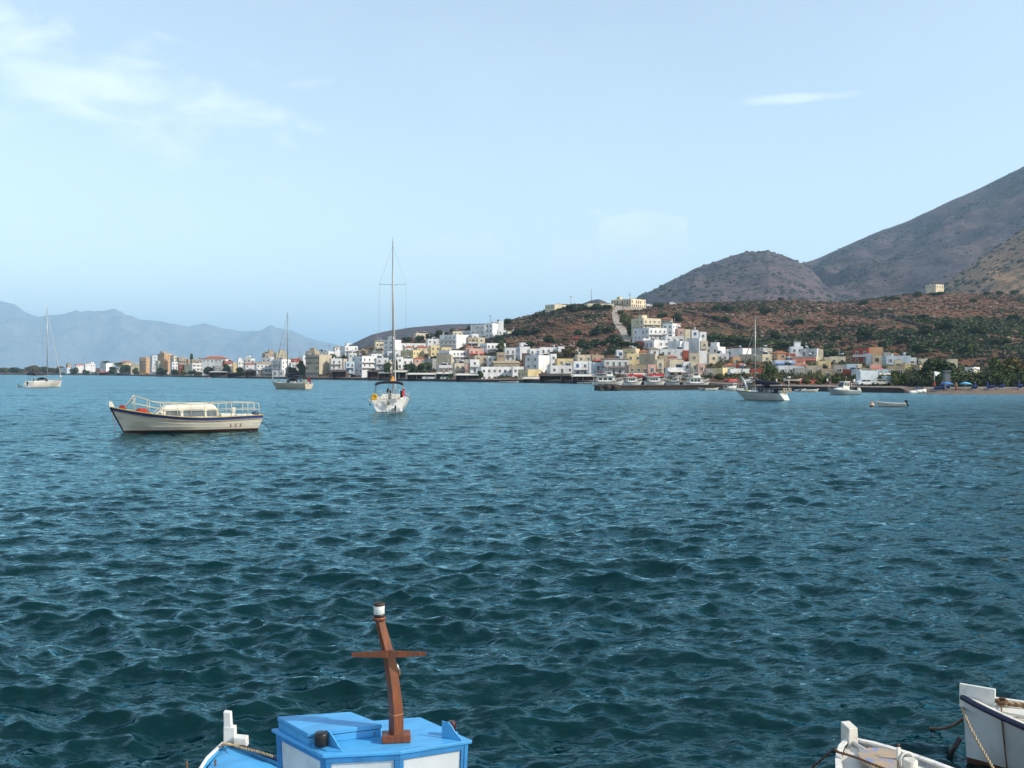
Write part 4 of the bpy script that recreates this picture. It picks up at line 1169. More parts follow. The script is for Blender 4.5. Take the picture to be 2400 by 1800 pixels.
# left shore
qt('A', 60, 1112, 190, 'olive', 'olive green bush at the far left tip of the shore', 60, 'bush', 'bush')
qt('A', 200, 1110, 200, 'dark', 'dark green bush second from the left tip of the shore', 80, 'bush', 'bush')
qt('A', 430, 1085, 210, 'bronze', 'large bronze green bush left of the first yacht mast', 40, 'bush', 'bush')
qt('A', 590, 1100, 170, 'dark', 'dark bush behind the boom of the leftmost yacht', 70, 'bush', 'bush')
qt('A', 740, 1095, 200, 'bronze', 'brownish bush right of the leftmost yacht mast', 50, 'bush', 'bush')
qt('A', 960, 1110, 110, 'dark', 'dark low tree before the red roofed bungalow', 12)
qt('A', 1110, 1140, 110, 'dark', 'dark low tree in front of the long white shore house', 10)
qt('A', 1462, 1100, 85, 'green', 'round green tree beside the bright white cube house', 14)
qt('A', 1640, 1075, 180, 'dark', 'wide dark tree left of the orange hotel', 16)
qt('A', 1760, 1110, 120, 'olive', 'olive tree at the left foot of the orange hotel', 12)
qt('A', 2090, 1115, 190, 'dark', 'dark tree in front of the hotel front wing', 8)
qt('B', 60, 1140, 110, 'dark', 'dark tree right of the hotel at the water', 8)
qt('B', 170, 1150, 120, 'olive', 'olive bush below the dark red annex', 8, 'bush', 'bush')
qt('B', 275, 1150, 130, 'dark', 'dark bush below the windowless cream hall', 8, 'bush', 'bush')
qt('B', 365, 1155, 120, 'olive', 'olive bush right of the windowless cream hall', 8, 'bush', 'bush')
qt('B', 495, 1110, 150, 'dark', 'dark tree left of the long glazed restaurant', 10)
qt('B', 268, 945, 52, 'green', 'small dark cypress sticking up behind the terracotta house', 95)
qt('B', 720, 1060, 160, 'dark', 'dark tree above the long glazed restaurant', 34)
qt('B', 900, 1110, 120, 'dark', 'dark tree left of the white gabled waterfront house', 8)
qt('B', 1580, 1115, 170, 'dark', 'dark tree behind the stern of the cream yacht', 9)
qt('B', 1700, 1030, 120, 'dark', 'dark feathery tree left of the concrete block', 12)
qt('B', 2110, 920, 150, 'olive', 'olive tree below the white skyline villa', 100)
qt('B', 1950, 880, 60, 'dark', 'small dark tree on the skyline left of the white villa', 130)
# town, centre
qt('C', 30, 920, 90, 'olive', 'olive bush below the lone white cube', 85)
qt('C', 330, 850, 150, 'olive', 'olive shrub patch at the foot of the grey ridge', 120)
qt('C', 270, 890, 120, 'bronze', 'bronze shrub right of the lone white cube', 95)
for a in (('C', 860, 718, 150, 'dark round tree left of the cream house below the ridge', 205), ('C', 1020, 700, 140, 'dark tree in front of the cream house below the ridge', 200),
          ('C', 1150, 672, 160, 'dark tree above the long white bungalow, left one', 205), ('C', 1310, 625, 190, 'broad dark tree above the big white house', 215),
          ('C', 1450, 608, 110, 'tall dark tree between big white house and highest hotel', 215), ('C', 1660, 570, 90, 'dark tree touching the left wing of the highest hotel', 235),
          ('C', 2060, 700, 150, 'dark tree below the white annex of the highest hotel', 150), ('C', 2160, 480, 130, 'dark tree on the skyline right of the highest hotel', 260)):
    qt(a[0], a[1], a[2], a[3], 'dark', a[4], a[5])
qt('C', 600, 1050, 110, 'dark', 'dark tree behind the tallest mast on the waterfront', 8)
qt('C', 700, 1020, 70, 'dark', 'small dark tree right of the tallest mast', 30)
qt('C', 900, 1060, 190, 'dark', 'wide dark tree over the waterfront tavernas, left one', 26)
qt('C', 1100, 1050, 230, 'dark', 'very wide dark vine mass over the waterfront tavernas', 28)
qt('C', 1330, 1180, 80, 'green', 'small green tree at the white awning by the water', 6)
qt('C', 1420, 1190, 60, 'green', 'small green tree right of the white awning', 5)
qt('C', 1800, 1160, 70, 'green', 'small green tree left of the long white waterfront building', 5)
qt('C', 2080, 770, 120, 'olive', 'olive bush right of the bright hill foot house', 120)
# brown hill
for x, yt, yb, w, k, lab in ((730, 830, 985, 230, 'bronze', 'round tan tree in front of the brown hill'), (960, 735, 890, 230, 'dark', 'large dark tree on the hill slope left of the road'),
        (1130, 740, 840, 240, 'dark', 'dark tree clump left of the lower road'), (1310, 690, 830, 220, 'dark', 'dark tree directly left of the lower road'),
        (1310, 830, 935, 160, 'dark', 'dark tree above the cream house with roof terrace'), (1110, 560, 700, 260, 'dark', 'broad dark tree in the middle of the slope'),
        (1280, 580, 670, 150, 'dark', 'dark tree left of the bend of the hill road'), (1010, 420, 480, 130, 'dark', 'small dark tree high on the slope'),
        (850, 630, 700, 130, 'dark', 'dark shrub tree in the centre of the slope'), (480, 690, 800, 230, 'dark', 'dark tree on the lower left of the brown slope'),
        (120, 610, 700, 300, 'dark', 'wide dark tree mass on the left of the brown slope'), (300, 600, 680, 230, 'dark', 'dark tree mass beside the left one on the slope'),
        (220, 770, 850, 170, 'dark', 'dark tree above the blue shuttered house'), (560, 745, 830, 130, 'dark', 'dark tree left of the small white roof hut'),
        (690, 730, 790, 110, 'dark', 'dark tree right of the small white roof hut'), (1500, 400, 580, 200, 'olive', 'olive tree right of the upper hill road'),
        (1545, 560, 720, 150, 'dark', 'dark tree left of the topmost cream block'), (1400, 370, 430, 100, 'dark', 'dark tree beside the top of the road'),
        (1450, 770, 870, 220, 'dark', 'wide dark tree below the end of the hill road'), (1600, 790, 880, 150, 'dark', 'dark tree left of the brick red hillside house'),
        (1930, 940, 1010, 130, 'dark', 'dark tree in the gap below the arched house'), (2030, 830, 880, 70, 'dark', 'small dark tree beside the blank white gable'),
        (2040, 610, 690, 110, 'dark', 'dark tree under the house with two windows apart'), (830, 300, 390, 190, 'dark', 'dark crest tree right of the lone cream building'),
        (740, 305, 380, 130, 'dark', 'small crest tree touching the lone cream building'), (1090, 290, 370, 160, 'dark', 'dark crest tree left of the wide villa'),
        (1230, 300, 375, 150, 'dark', 'dark crest bush below the wide villa'), (950, 310, 370, 150, 'dark', 'dark crest bush in the middle of the crest'),
        (1560, 285, 345, 170, 'olive', 'olive bush under the wide crest villa'), (1900, 280, 340, 170, 'dark', 'dark hedge between the crest vans'),
        (330, 420, 470, 130, 'dark', 'small dark tree on the left shoulder of the hill'), (1960, 400, 520, 170, 'dark', 'dark tree above the white house on the cluster right'),
        (2140, 410, 520, 210, 'dark', 'dark tree patch above the orange pergola')):
    t_('D', x, yt, yb, w, k, lab)
for x, yt, yb, w, k, lab in ((450, 290, 385, 210, 'dark', 'dark tree patch near the crest, above the white tower'), (600, 300, 385, 200, 'dark', 'dark tree patch near the crest, right one'),
        (1070, 330, 440, 170, 'dark', 'tall dark tree right of the black yacht mast top'), (1275, 205, 260, 90, 'dark', 'round dark tree alone on the crest skyline'),
        (410, 440, 520, 130, 'dark', 'dark tree on the slope under the stone wall, left'), (560, 445, 530, 130, 'dark', 'dark tree on the slope under the stone wall, right'),
        (1210, 640, 760, 180, 'dark', 'dark tree right of the mast on the slope'), (1500, 480, 560, 180, 'dark', 'dark bush in the middle of the right slope'),
        (1780, 560, 640, 140, 'dark', 'small dark tree in the middle of the stony slope'), (1680, 660, 740, 150, 'dark', 'dark bush above the roof clutter house'),
        (1990, 690, 780, 180, 'dark', 'dark bush left of the white hut on the slope'), (1950, 900, 1000, 160, 'dark', 'dark tree behind the cream two post house'),
        (440, 690, 820, 200, 'green', 'green tree behind the white tower house'), (640, 720, 840, 220, 'green', 'wide green tree behind the grey white flats'),
        (830, 740, 850, 200, 'green', 'wide green tree left of the yacht mast'), (470, 790, 850, 80, 'dark', 'dark tree peeping over the two box house'),
        (1330, 780, 880, 220, 'green', 'dull green tree above the deep orange house'), (1560, 800, 880, 200, 'dark', 'dark tree behind the roof clutter house')):
    t_('E', x, yt, yb, w, k, lab)
for x, yt, yb, w, k, lab in ((150, 600, 780, 230, 'dark', 'dark tree above the red balconied house'), (420, 760, 900, 200, 'dark', 'dark tree right above the tan orange house'),
        (960, 560, 720, 330, 'dark', 'largest dark tree patch of the right slope'), (1180, 480, 640, 270, 'dark', 'dark tree patch right of the largest one'),
        (1620, 560, 700, 250, 'dark', 'dark tree patch near the right frame edge'), (1180, 760, 880, 300, 'green', 'green terrace trees behind the beach trees'),
        (1470, 800, 930, 300, 'green', 'green trees on terraces above the lone villa'), (900, 800, 930, 250, 'green', 'green trees above the end of the town'),
        (640, 700, 820, 200, 'dark', 'dark tree right of the red house on the slope'), (1900, 720, 830, 280, 'dark', 'dark tree patch above the beach trees at the right edge'),
        (900, 420, 500, 190, 'dark', 'small dark tree patch high on the right slope'), (830, 130, 200, 130, 'dark', 'dark bush left of the ridge house'),
        (1080, 130, 180, 200, 'dark', 'dark hedge below the ridge house'), (130, 235, 300, 190, 'dark', 'dark bush on the ridge left part'),
        (500, 190, 250, 260, 'dark', 'long dark bush on the ridge towards the house'), (1730, 130, 180, 100, 'dark', 'dark ridge tree right of the ridge house'),
        (1900, 120, 175, 130, 'dark', 'dark ridge tree second from the right edge'), (2100, 110, 180, 130, 'dark', 'dark ridge tree nearest the right edge'),
        (1560, 220, 280, 130, 'dark', 'small dark tree just below the ridge'), (2080, 430, 500, 170, 'dark', 'dark bush at the right frame edge, upper slope')):
    t_('F', x, yt, yb, w, k, lab)
# right quay and beach
for tl, x, yt, w, k, lab, dd in (('E', 330, 1170, 110, 'dark', 'dark small tree right of the last tour boat', 75), ('E', 470, 1190, 130, 'bronze', 'bronze tree behind the white motor boat', 30),
        ('E', 560, 1160, 90, 'dark', 'dark tree right of the lemon yellow cube', 70), ('E', 830, 1210, 160, 'bronze', 'bronze green tree left of the black yacht mast', 26),
        ('E', 1010, 1195, 180, 'dark', 'round dark tree behind the black yacht mast', 28), ('E', 1150, 1085, 190, 'green', 'tall feathery green tree right of the mast', 55),
        ('E', 1210, 1220, 160, 'olive', 'pale feathery shrub behind the black yacht boom', 22), ('E', 1610, 1265, 130, 'olive', 'low olive tree right of the red awning', 14),
        ('E', 1830, 1230, 150, 'green', 'green tree behind the grey motor cruiser', 20), ('E', 1760, 1280, 110, 'olive', 'low olive bush left of the grey motor cruiser', 14),
        ('E', 1980, 1240, 140, 'green', 'green tree above the grey motor cruiser', 22), ('E', 2110, 1250, 130, 'bronze', 'bronze tree right of the grey motor cruiser', 22),
        ('F', 30, 1190, 130, 'green', 'green tree at the red porch house', 40), ('F', 90, 1240, 130, 'bronze', 'bronze tree left of the parked white car', 24),
        ('F', 390, 1205, 170, 'olive', 'round olive tree right of the white box truck', 14), ('F', 600, 1150, 250, 'green', 'big round green tree on the right quay', 14),
        ('F', 540, 1190, 120, 'olive', 'small olive tree between the round trees of the quay', 12), ('F', 780, 1280, 160, 'green', 'low green bush below the tan three storey house', 20),
        ('F', 930, 1290, 130, 'green', 'low green bush left of the dark beach tree', 18), ('F', 1080, 985, 390, 'dark', 'very large dark tree behind the beach', 42),
        ('F', 1020, 1250, 150, 'olive', 'small olive tree at the foot of the large dark tree', 22), ('F', 1420, 1190, 260, 'olive', 'olive tree right of the beach pillar', 24),
        ('F', 1350, 1110, 100, 'bronze', 'thin bronze tree right of the balconied tower house', 45), ('F', 1620, 1200, 260, 'green', 'green tree left of the biggest beach tree group', 26),
        ('F', 1790, 1180, 330, 'green', 'broad bright green tree of the right beach', 24), ('F', 1870, 965, 260, 'olive', 'tall olive green tree behind the beach, left of the pair', 60),
        ('F', 2060, 975, 260, 'bronze', 'tall bronze tree behind the beach, right of the pair', 58), ('F', 2000, 1215, 260, 'dark', 'broad dark tree of the right beach', 30),
        ('F', 2170, 1160, 250, 'green', 'green tree cut by the right frame edge', 26), ('F', 1500, 1250, 220, 'dark', 'dark low tree under the lone villa', 20),
        ('F', 1280, 1270, 160, 'olive', 'low olive tree beside the beach pillar', 20)):
    qt(tl, x, yt, w, k, lab, dd)

# palms
def palm_meshes():
    b = MB(); b.tube([(0, 0, -.5), (0.1, 0, 2.0), (0.05, 0, 4.2)], [0.28, 0.2, 0.2], 7)
    tr = b.mesh('trunk', [M_bark])
    r = random.Random(3); b = MB()
    for i in range(34):
        a = r.uniform(0, 2 * pi); up = r.uniform(-0.2, 1.3); L_ = r.uniform(1.8, 2.5)
        pts = []
        for j in range(6):
            t = j / 5
            rr = L_ * t * cos(up * 0.6) ; z = 4.2 + L_ * (sin(up) * t - 0.75 * t * t)
            pts.append(Vector((cos(a) * rr, sin(a) * rr, z)))
        sd = Vector((-sin(a), cos(a), 0))
        vs = []
        for j, p in enumerate(pts):
            w = 0.28 * (1 - (j / 5) ** 2) + 0.02
            vs += [p - sd * w + Vector((0, 0, -w * 0.5)), p, p + sd * w + Vector((0, 0, -w * 0.5))]
        fs = []
        for j in range(5):
            o = j * 3; fs += [(o, o + 1, o + 4, o + 3), (o + 1, o + 2, o + 5, o + 4)]
        b.add(vs, fs)
    return tr, b.mesh('fronds', [M_leafm])
PT, PF = palm_meshes()
for tl, x, yt, k, s, lab in (('A', 1370, 1012, 62, 1.5, 'palm rising behind the bright white cube house'), ('A', 1515, 1038, 30, 1.2, 'palm left of the yellow house on the left shore'),
        ('A', 1570, 1035, 32, 1.2, 'palm in front of the yellow house on the left shore'), ('A', 1635, 1030, 90, 1.0, 'small far palm left of the orange hotel'), ('A', 1662, 1028, 92, 1.0, 'second small far palm, nearer the orange hotel'),
        ('E', 1755, 1160, 30, 1.25, 'broad palm in front of the stone house on the right quay'), ('E', 1690, 1195, 26, 0.9, 'small palm left of the broad palm'), ('B', 1670, 1040, 14, 1.0, 'palm left of the concrete block')):
    u = TILES[tl] + x / 5.53; D = float(D0(u)) + k; z = float(land_z(u, D)); P = px(u, HY, D); P.z = z
    hh = (zof(660 + yt / 5.53, D) - z) / 5.2
    R = root('palm', P, hrng.uniform(0, 6), lab, 'palm')
    inst('trunk', PT, R, scale=(s, s, hh)); inst('fronds', PF, R, scale=(s * hh if s * hh < 3 else 3, s * hh if s * hh < 3 else 3, hh))

# scrub and rocks on the hill, as one mass each
def ico():
    import bmesh
    bm = bmesh.new(); bmesh.ops.create_icosphere(bm, subdivisions=1, radius=1.0)
    v = np.array([x.co[:] for x in bm.verts]); f = np.array([[a.index for a in p.verts] for p in bm.faces]); bm.free()
    return v, f
IV, IF = ico()
def scatter(name, n, size, squash, mats, keep, seed, label, u0=1080, u1=2470, jit=0.35, fn=None):
    r = np.random.default_rng(seed)
    u = r.uniform(u0, u1, n); t = r.uniform(0, 1.0, n) ** 0.85
    Dt = top_D(u) - 45; Dr = rid_D(u)
    D = Dt + (Dr - Dt) * t if fn is None else fn(u, t)
    X = (u - 1200) / F * D
    k = keep(X, D, r, u)
    u, D, X = u[k], D[k], X[k]
    z = land_z(u, D)
    s = size * np.exp(r.normal(0, 0.38, len(u)))
    nv = len(IV)
    j = 1 + r.uniform(-jit, jit, (len(u), nv, 1))
    V = IV[None] * j * s[:, None, None] * np.array([1, 1, squash])
    V[:, :, 0] *= r.uniform(0.8, 1.5, (len(u), 1))
    V += np.stack([X, D, z + s * squash * 0.45], -1)[:, None, :]
    f = (IF[None] + (np.arange(len(u)) * nv)[:, None, None]).reshape(-1, 3)
    mi = np.repeat(r.integers(0, len(mats), len(u)), len(IF))
    o = link(bpy.data.objects.new(name, raw_mesh(name, V.reshape(-1, 3), f, mats, mi)))
    return tag(o, label, None, None, 'stuff')
M_scr1 = mat('scrub_dark', (0.030, 0.036, 0.018), 0.9, 0.4, 0.5); M_scr2 = mat('scrub_olive', (0.055, 0.048, 0.022), 0.9, 0.4, 0.5)
M_scr3 = mat('scrub_dry', (0.13, 0.060, 0.034), 0.9, 0.4, 0.5); M_rock = mat('pale_rock', (0.26, 0.20, 0.15), 0.95, 0.3, 0.8)
ROADP = [(1444, 724), (1441, 735), (1443, 745), (1448, 757), (1455, 769), (1463, 779), (1470, 788), (1472, 806)]
def off_road(u, D):
    y = HY - (land_z(u, D) - HC) * F / D
    ok = np.ones(len(u), bool)
    for (a, b), (c, d) in zip(ROADP[:-1], ROADP[1:]):
        for t in (0, .25, .5, .75, 1): ok &= (u - (a + (c - a) * t)) ** 2 + (y - 1 - (b + (d - b) * t)) ** 2 > 12.5 ** 2
    return ok
def kshrub(X, D, r, u):
    n = vnoise(X / 45, D / 45, 77, 3) + 0.5 * vnoise(X / 14, D / 14, 78, 2)
    return (n + r.uniform(-0.22, 0.22, len(X)) > 0.16) & off_road(u, D)
scatter('low_scrub', 15000, 0.62, 0.6, [M_scr3, M_scr3, M_scr3, M_scr2], lambda X, D, r, u: (r.uniform(0, 1, len(X)) < 0.8) & off_road(u, D), 2, 'dry low scrub between the dark bushes')
scatter('rocks', 11000, 0.5, 0.55, [M_rock], lambda X, D, r, u: vnoise(X / 30, D / 30, 90, 3) + r.uniform(-.2, .2, len(X)) > 0.05, 3, 'pale limestone rocks on the hillside')
def leaf_piles(name, n, size, hgt, mats, seed, label, u0, u1, fn, per=42, leaf=0.24, keep=None):
    """bushes made of loose leaf-sized faces, joined as one mass"""
    r = np.random.default_rng(seed)
    u = r.uniform(u0, u1, n); D = fn(u, r.uniform(0, 1, n)); X = (u - 1200) / F * D
    k = (D > D0(u) + 10)
    if keep is not None: k &= keep(X, D, r, u)
    u, D, X = u[k], D[k], X[k]; n = len(u)
    z = land_z(u, D); s = size * np.exp(r.normal(0, .35, n))
    d = r.normal(0, 1, (n, per, 3)); d /= np.linalg.norm(d, axis=2)[..., None]; d[..., 2] = np.abs(d[..., 2])
    c = d * s[:, None, None] * r.uniform(.4, 1.05, (n, per, 1)) * np.array([1.25, 1, hgt]) + np.stack([X, D, z], -1)[:, None, :]
    nr = d + r.normal(0, .6, d.shape); nr /= np.linalg.norm(nr, axis=2)[..., None]
    t = np.cross(nr, r.normal(0, 1, d.shape)); t /= np.linalg.norm(t, axis=2)[..., None]; b = np.cross(nr, t)
    q = leaf * np.exp(r.normal(0, .3, (n, per, 1)))
    V = np.stack([c - t*q - b*q*.6, c + t*q - b*q*.6, c + t*q*.7 + b*q*.7, c - t*q*.7 + b*q*.7], 2).reshape(-1, 3)
    mi = np.repeat(r.integers(0, len(mats), n), per)
    o = link(bpy.data.objects.new(name, raw_mesh(name, V, np.arange(len(V)).reshape(-1, 4), mats, mi)))
    tag(o, label, None, None, 'stuff')
def hill_D(u, t): return top_D(u) - 45 + (rid_D(u) - top_D(u) + 45) * t ** 0.85
leaf_piles('scrub', 15000, 0.95, 0.85, [M_scr1, M_scr1, M_leaf, M_scr2], 1, 'dark green scrub spread over the brown hillside', 1080, 2470, hill_D, 18, .42, kshrub)
leaf_piles('slope_green', 4600, 1.5, .8, [M_scr1, M_leaf, M_leaf, M_leafg], 21, 'dark green growth covering the foot of the right slope', 2030, 2470, lambda u, t: top_D(u) - 60 + 300 * t, 18, .5,
    lambda X, D, r, u: vnoise(X / 38, D / 60, 55, 3) + r.uniform(-.15, .15, len(X)) > .08 + np.clip((D - 520) / 300, 0, .5) + np.clip((2150 - u) / 400, 0, .3))
leaf_piles('town_green', 1500, 1.3, .8, [M_scr1, M_leaf, M_leafg], 22, 'green growth on the slope right behind the town', 1600, 2040, lambda u, t: top_D(u) - 5 + 75 * t, 18, .5,
    lambda X, D, r, u: vnoise(X / 30, D / 40, 56, 3) + r.uniform(-.15, .15, len(X)) > 0.0)
leaf_piles('garden_green', 900, .9, 1.1, [M_scr1, M_leaf, M_leafm], 6, 'garden green between the town houses', 1100, 2400, lambda u, t: D0(u) + frontD(u) + 8 + (top_D(u) - D0(u) - frontD(u)) * t)
leaf_piles('hedge', 1500, 1.05, 1.7, [M_scr1, M_leaf, M_leaf, M_leafg], 12, 'dark hedges and undergrowth behind the right beach', 2128, 2440, lambda u, t: D0(u) + 13.5 + 50 * t, 46, .2)
leaf_piles('quay_shrubs', 600, .85, 1.2, [M_scr1, M_leaf, M_leafm, M_leafb], 13, 'low shrubs along the right quay behind the parked cars', 1690, 2128, lambda u, t: D0(u) + 30 + 45 * t, 42, .18)
leaf_piles('shore_green', 700, 1.3, 1.0, [M_scr1, M_leaf, M_scr2], 14, 'garden green between the far shore houses', -40, 1100, lambda u, t: D0(u) + 16 + 200 * t, 36, .4)
def fmt(u, t): return 1180 + 1500 * t
def mtn_scrub():
    """bushes on the far slopes: laid on the mountain meshes by rays from above"""
    dg = bpy.context.evaluated_depsgraph_get()
    r = np.random.default_rng(8); P = []
    n = 9000
    u = r.uniform(1400, 2450, n); D = r.uniform(1250, 2850, n)
    for a, b in zip(u, D):
        x = (a - 1200) / F * b
        ok, loc, nor, idx, ob, m = sc.ray_cast(dg, Vector((x, b, 1200)), Vector((0, 0, -1)))
        while ok and ob.name.startswith(('haze',)):
            ok, loc, nor, idx, ob, m = sc.ray_cast(dg, loc - Vector((0, 0, .01)), Vector((0, 0, -1)))
        if ok and ob.name in ('mountain', 'cone_hill', 'sunlit_spur') and loc.z > 15: P.append(loc[:])
    P = np.array(P)
    k = vnoise(P[:, 0] / 140, P[:, 1] / 140, 5, 3) + r.uniform(-.25, .25, len(P)) > -0.05
    P = P[k]; s = 2.1 * np.exp(r.normal(0, 0.4, len(P)))
    V = IV[None] * (1 + r.uniform(-.35, .35, (len(P), len(IV), 1))) * s[:, None, None] * np.array([1.3, 1, 0.8]) + P[:, None, :]
    f = (IF[None] + (np.arange(len(P)) * len(IV))[:, None, None]).reshape(-1, 3)
    o = link(bpy.data.objects.new('mountain_scrub', raw_mesh('mountain_scrub', V.reshape(-1, 3), f, [M_scr1])))
    tag(o, 'scattered dark bushes on the far mountain slopes', None, None, 'stuff')
mtn_scrub()

# the road up the hill, drystone wall
M_road = mat('road_surface', (0.33, 0.28, 0.23), 0.9, 0.2, 0.3)
def hill_strip(name, pts, m, label, lift=0.35, kind='structure', cat=None):
    """pts: (x left, x right, y) in photo pixels from far to near"""
    L_ = []; R_ = []
    for i in range(len(pts) - 1):
        for j in range(6):
            t = j / 6; a = [pts[i][k] * (1 - t) + pts[i + 1][k] * t for k in range(3)]
            mid = (a[0] + a[1]) / 2; D = hit(mid, a[2], D0(mid) + 40) or float(rid_D(mid)) - 3
            for lst, x in ((L_, a[0]), (R_, a[1])):
                lst.append(Vector(((x - 1200) / F * D, D, float(max(land_z(x, D), land_z(mid, D))) + lift)))
    v = []; f = []
    for a, b in zip(L_, R_): v += [a, b, a - Vector((0, 0, 2.5)), b - Vector((0, 0, 2.5))]
    for i in range(len(L_) - 1):
        o = i * 4; f += [(o, o + 4, o + 5, o + 1), (o, o + 2, o + 6, o + 4), (o + 1, o + 5, o + 7, o + 3)]
    b = MB().add(v, f)
    return tag(b.build(name, m), label, cat, None, kind)
hill_strip('road', [(1444, 1530, 722.5), (1437, 1452, 727), (1434, 1447, 735), (1435, 1450, 745), (1438, 1455, 757), (1445, 1463, 769), (1452, 1472, 779), (1456, 1482, 788), (1461, 1480, 797), (1464, 1476, 806)],
           M_road, 'pale concrete road climbing the brown hill')
def stone_wall(pts, label):
    b = MB(); P = []
    for i in range(len(pts) - 1):
        for j in range(8):
            t = j / 8; x = pts[i][0] * (1 - t) + pts[i + 1][0] * t; y = pts[i][1] * (1 - t) + pts[i + 1][1] * t
            D = hit(x, y, D0(x) + 60) or float(rid_D(x)) - 2
            P.append(Vector(((x - 1200) / F * D, D, float(land_z(x, D)))))
    for a, c in zip(P[:-1], P[1:]):
        n = (c - a).cross(Vector((0, 0, 1))).normalized() * 0.4; u = Vector((0, 0, 1.3))
        b.hull8([a - n - u, c - n - u, c + n - u, a + n - u], [a - n + u, c - n + u, c + n + u, a + n + u])
    tag(b.build('stone_wall', mat('drystone', (0.06, 0.04, 0.035), 0.95, 0.4, 0.8)), label, 'wall')
stone_wall([(1602, 731), (1650, 742), (1700, 756), (1752, 772)], 'dark drystone wall running down the hill above the tower house')
stone_wall([(2080, 740), (2130, 758), (2165, 768)], 'short dark drystone wall on the right slope')
# ---------------------------------------------------------------- waterfront
def at(x, D, z=None):
    P = px(x, HY, D); P.z = float(land_z(x, D)) if z is None else z
    return P
def zt_(tile, x, y): return TILES[tile] + x / 5.53, 660 + y / 5.53
# jetty: masonry mole with a rubble end
def jetty():
    R = root('jetty', at(1409, 228, 0), 0, 'long dark stone jetty in front of the tour boats', 'jetty')
    o = R.location
    top = [(1424, 226), (1500, 231), (1600, 236), (1700, 240), (1765, 242)]
    mb = MB(); cap = MB()
    for (a, da), (b, db) in zip(top[:-1], top[1:]):
        p = at(a, da, 0) - o; q = at(b, db, 0) - o; n = Vector((-(q - p).y, (q - p).x, 0)).normalized() * 5
        lo = [p, q, q + n, p + n]
        mb.hull8([v + Vector((0, 0, -1.5)) for v in lo], [v + Vector((0, 0, 0.95)) for v in lo])
        n2 = n.normalized() * 0.15
        lo2 = [p - n2, q - n2, q + n, p + n]
        cap.hull8([v + Vector((0, 0, 0.955)) for v in lo2], [v + Vector((0, 0, 1.15)) for v in lo2])
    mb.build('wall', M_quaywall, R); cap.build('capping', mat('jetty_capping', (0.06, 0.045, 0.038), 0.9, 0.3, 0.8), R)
    r = random.Random(2)
    bm = [MB() for _ in range(5)]
    ms = []
    for i in range(5):
        rr = np.random.default_rng(i)
        v = IV * (1 + rr.uniform(-.3, .3, (len(IV), 1)))
        ms.append(raw_mesh('boulder', v, IF, [mat('boulder_dark', (0.05, 0.038, 0.030), 0.95, 0.4, 1)]))
    for i in range(26):
        x = r.uniform(1407, 1448); p = at(x, 227 + r.uniform(-2, 3), r.uniform(-.1, .75)) - o
        inst('boulder', ms[i % 5], R, p, (r.random()*3, r.random()*3, 0), [r.uniform(.6, 1.1)] * 3)
jetty()
# tavernas on the water: canopy on posts, back wall, tables under it
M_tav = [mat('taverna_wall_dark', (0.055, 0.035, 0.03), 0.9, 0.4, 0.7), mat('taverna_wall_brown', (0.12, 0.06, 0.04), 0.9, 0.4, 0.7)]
M_cloth = mat('table_cloth', (0.5, 0.42, 0.35), 0.9, 0.3, 2); M_clr = mat('chair_red', (0.3, 0.05, 0.04), 0.9, 0.3, 2)
def taverna(tile, x0, x1, ytop, canopy, label, wall=0, k=3.0, dep=5.0, roofm=None, drop=0.7):
    u0, y = zt_(tile, x0, ytop); u1 = TILES[tile] + x1 / 5.53
    D = float(D0((u0 + u1) / 2)) + k
    A, B = at(u0, D, 1.05), at(u1, D, 1.05); W = (B - A).length
    h = zof(y, D) - 1.05
    an = atan2((B - A).y, (B - A).x)
    R = root('taverna', A, an, label, 'taverna')
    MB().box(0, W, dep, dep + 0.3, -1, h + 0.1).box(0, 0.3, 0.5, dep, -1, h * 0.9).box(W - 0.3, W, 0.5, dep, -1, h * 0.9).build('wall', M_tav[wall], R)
    c = MB()
    c.add([(-.3, -.6, h - drop), (W + .3, -.6, h - drop), (W + .3, dep + .2, h), (-.3, dep + .2, h), (-.3, -.6, h - drop - .16), (W + .3, -.6, h - drop - .16), (W + .3, dep + .2, h - .16), (-.3, dep + .2, h - .16)],
          [(0, 1, 2, 3), (7, 6, 5, 4), (0, 4, 5, 1), (1, 5, 6, 2), (2, 6, 7, 3), (3, 7, 4, 0)])
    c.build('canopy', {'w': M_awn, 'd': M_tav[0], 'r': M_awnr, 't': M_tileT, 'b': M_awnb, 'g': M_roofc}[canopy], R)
    n = max(2, int(W / 3.5))
    pm = MB().box(-.06, .06, -.06, .06, 0, 1).mesh('post', [M_frame if canopy in 'wb' else M_wood])
    for i in range(n + 1): inst('post', pm, R, (0.1 + i * (W - .2) / n, 0.1, 0), (0, 0, 0), (1, 1, h - drop - .17))
    tm = MB().box(-.4, .4, -.4, .4, .7, .76, 0).box(-.05, .05, -.05, .05, 0, .7, 0); 
    tm.box(-.9, -.5, -.2, .2, 0, .45, 1).box(-.95, -.9, -.2, .2, 0, .9, 1).box(.5, .9, -.2, .2, 0, .45, 1).box(.9, .95, -.2, .2, 0, .9, 1)
    tm = tm.mesh('table_set', [M_cloth, M_clr])
    for i in range(n):
        inst('table_set', tm, R, ((i + .5) * W / n + hrng.uniform(-.3, .3), hrng.uniform(1, 2.5), 0), (0, 0, hrng.uniform(-.3, .3)))
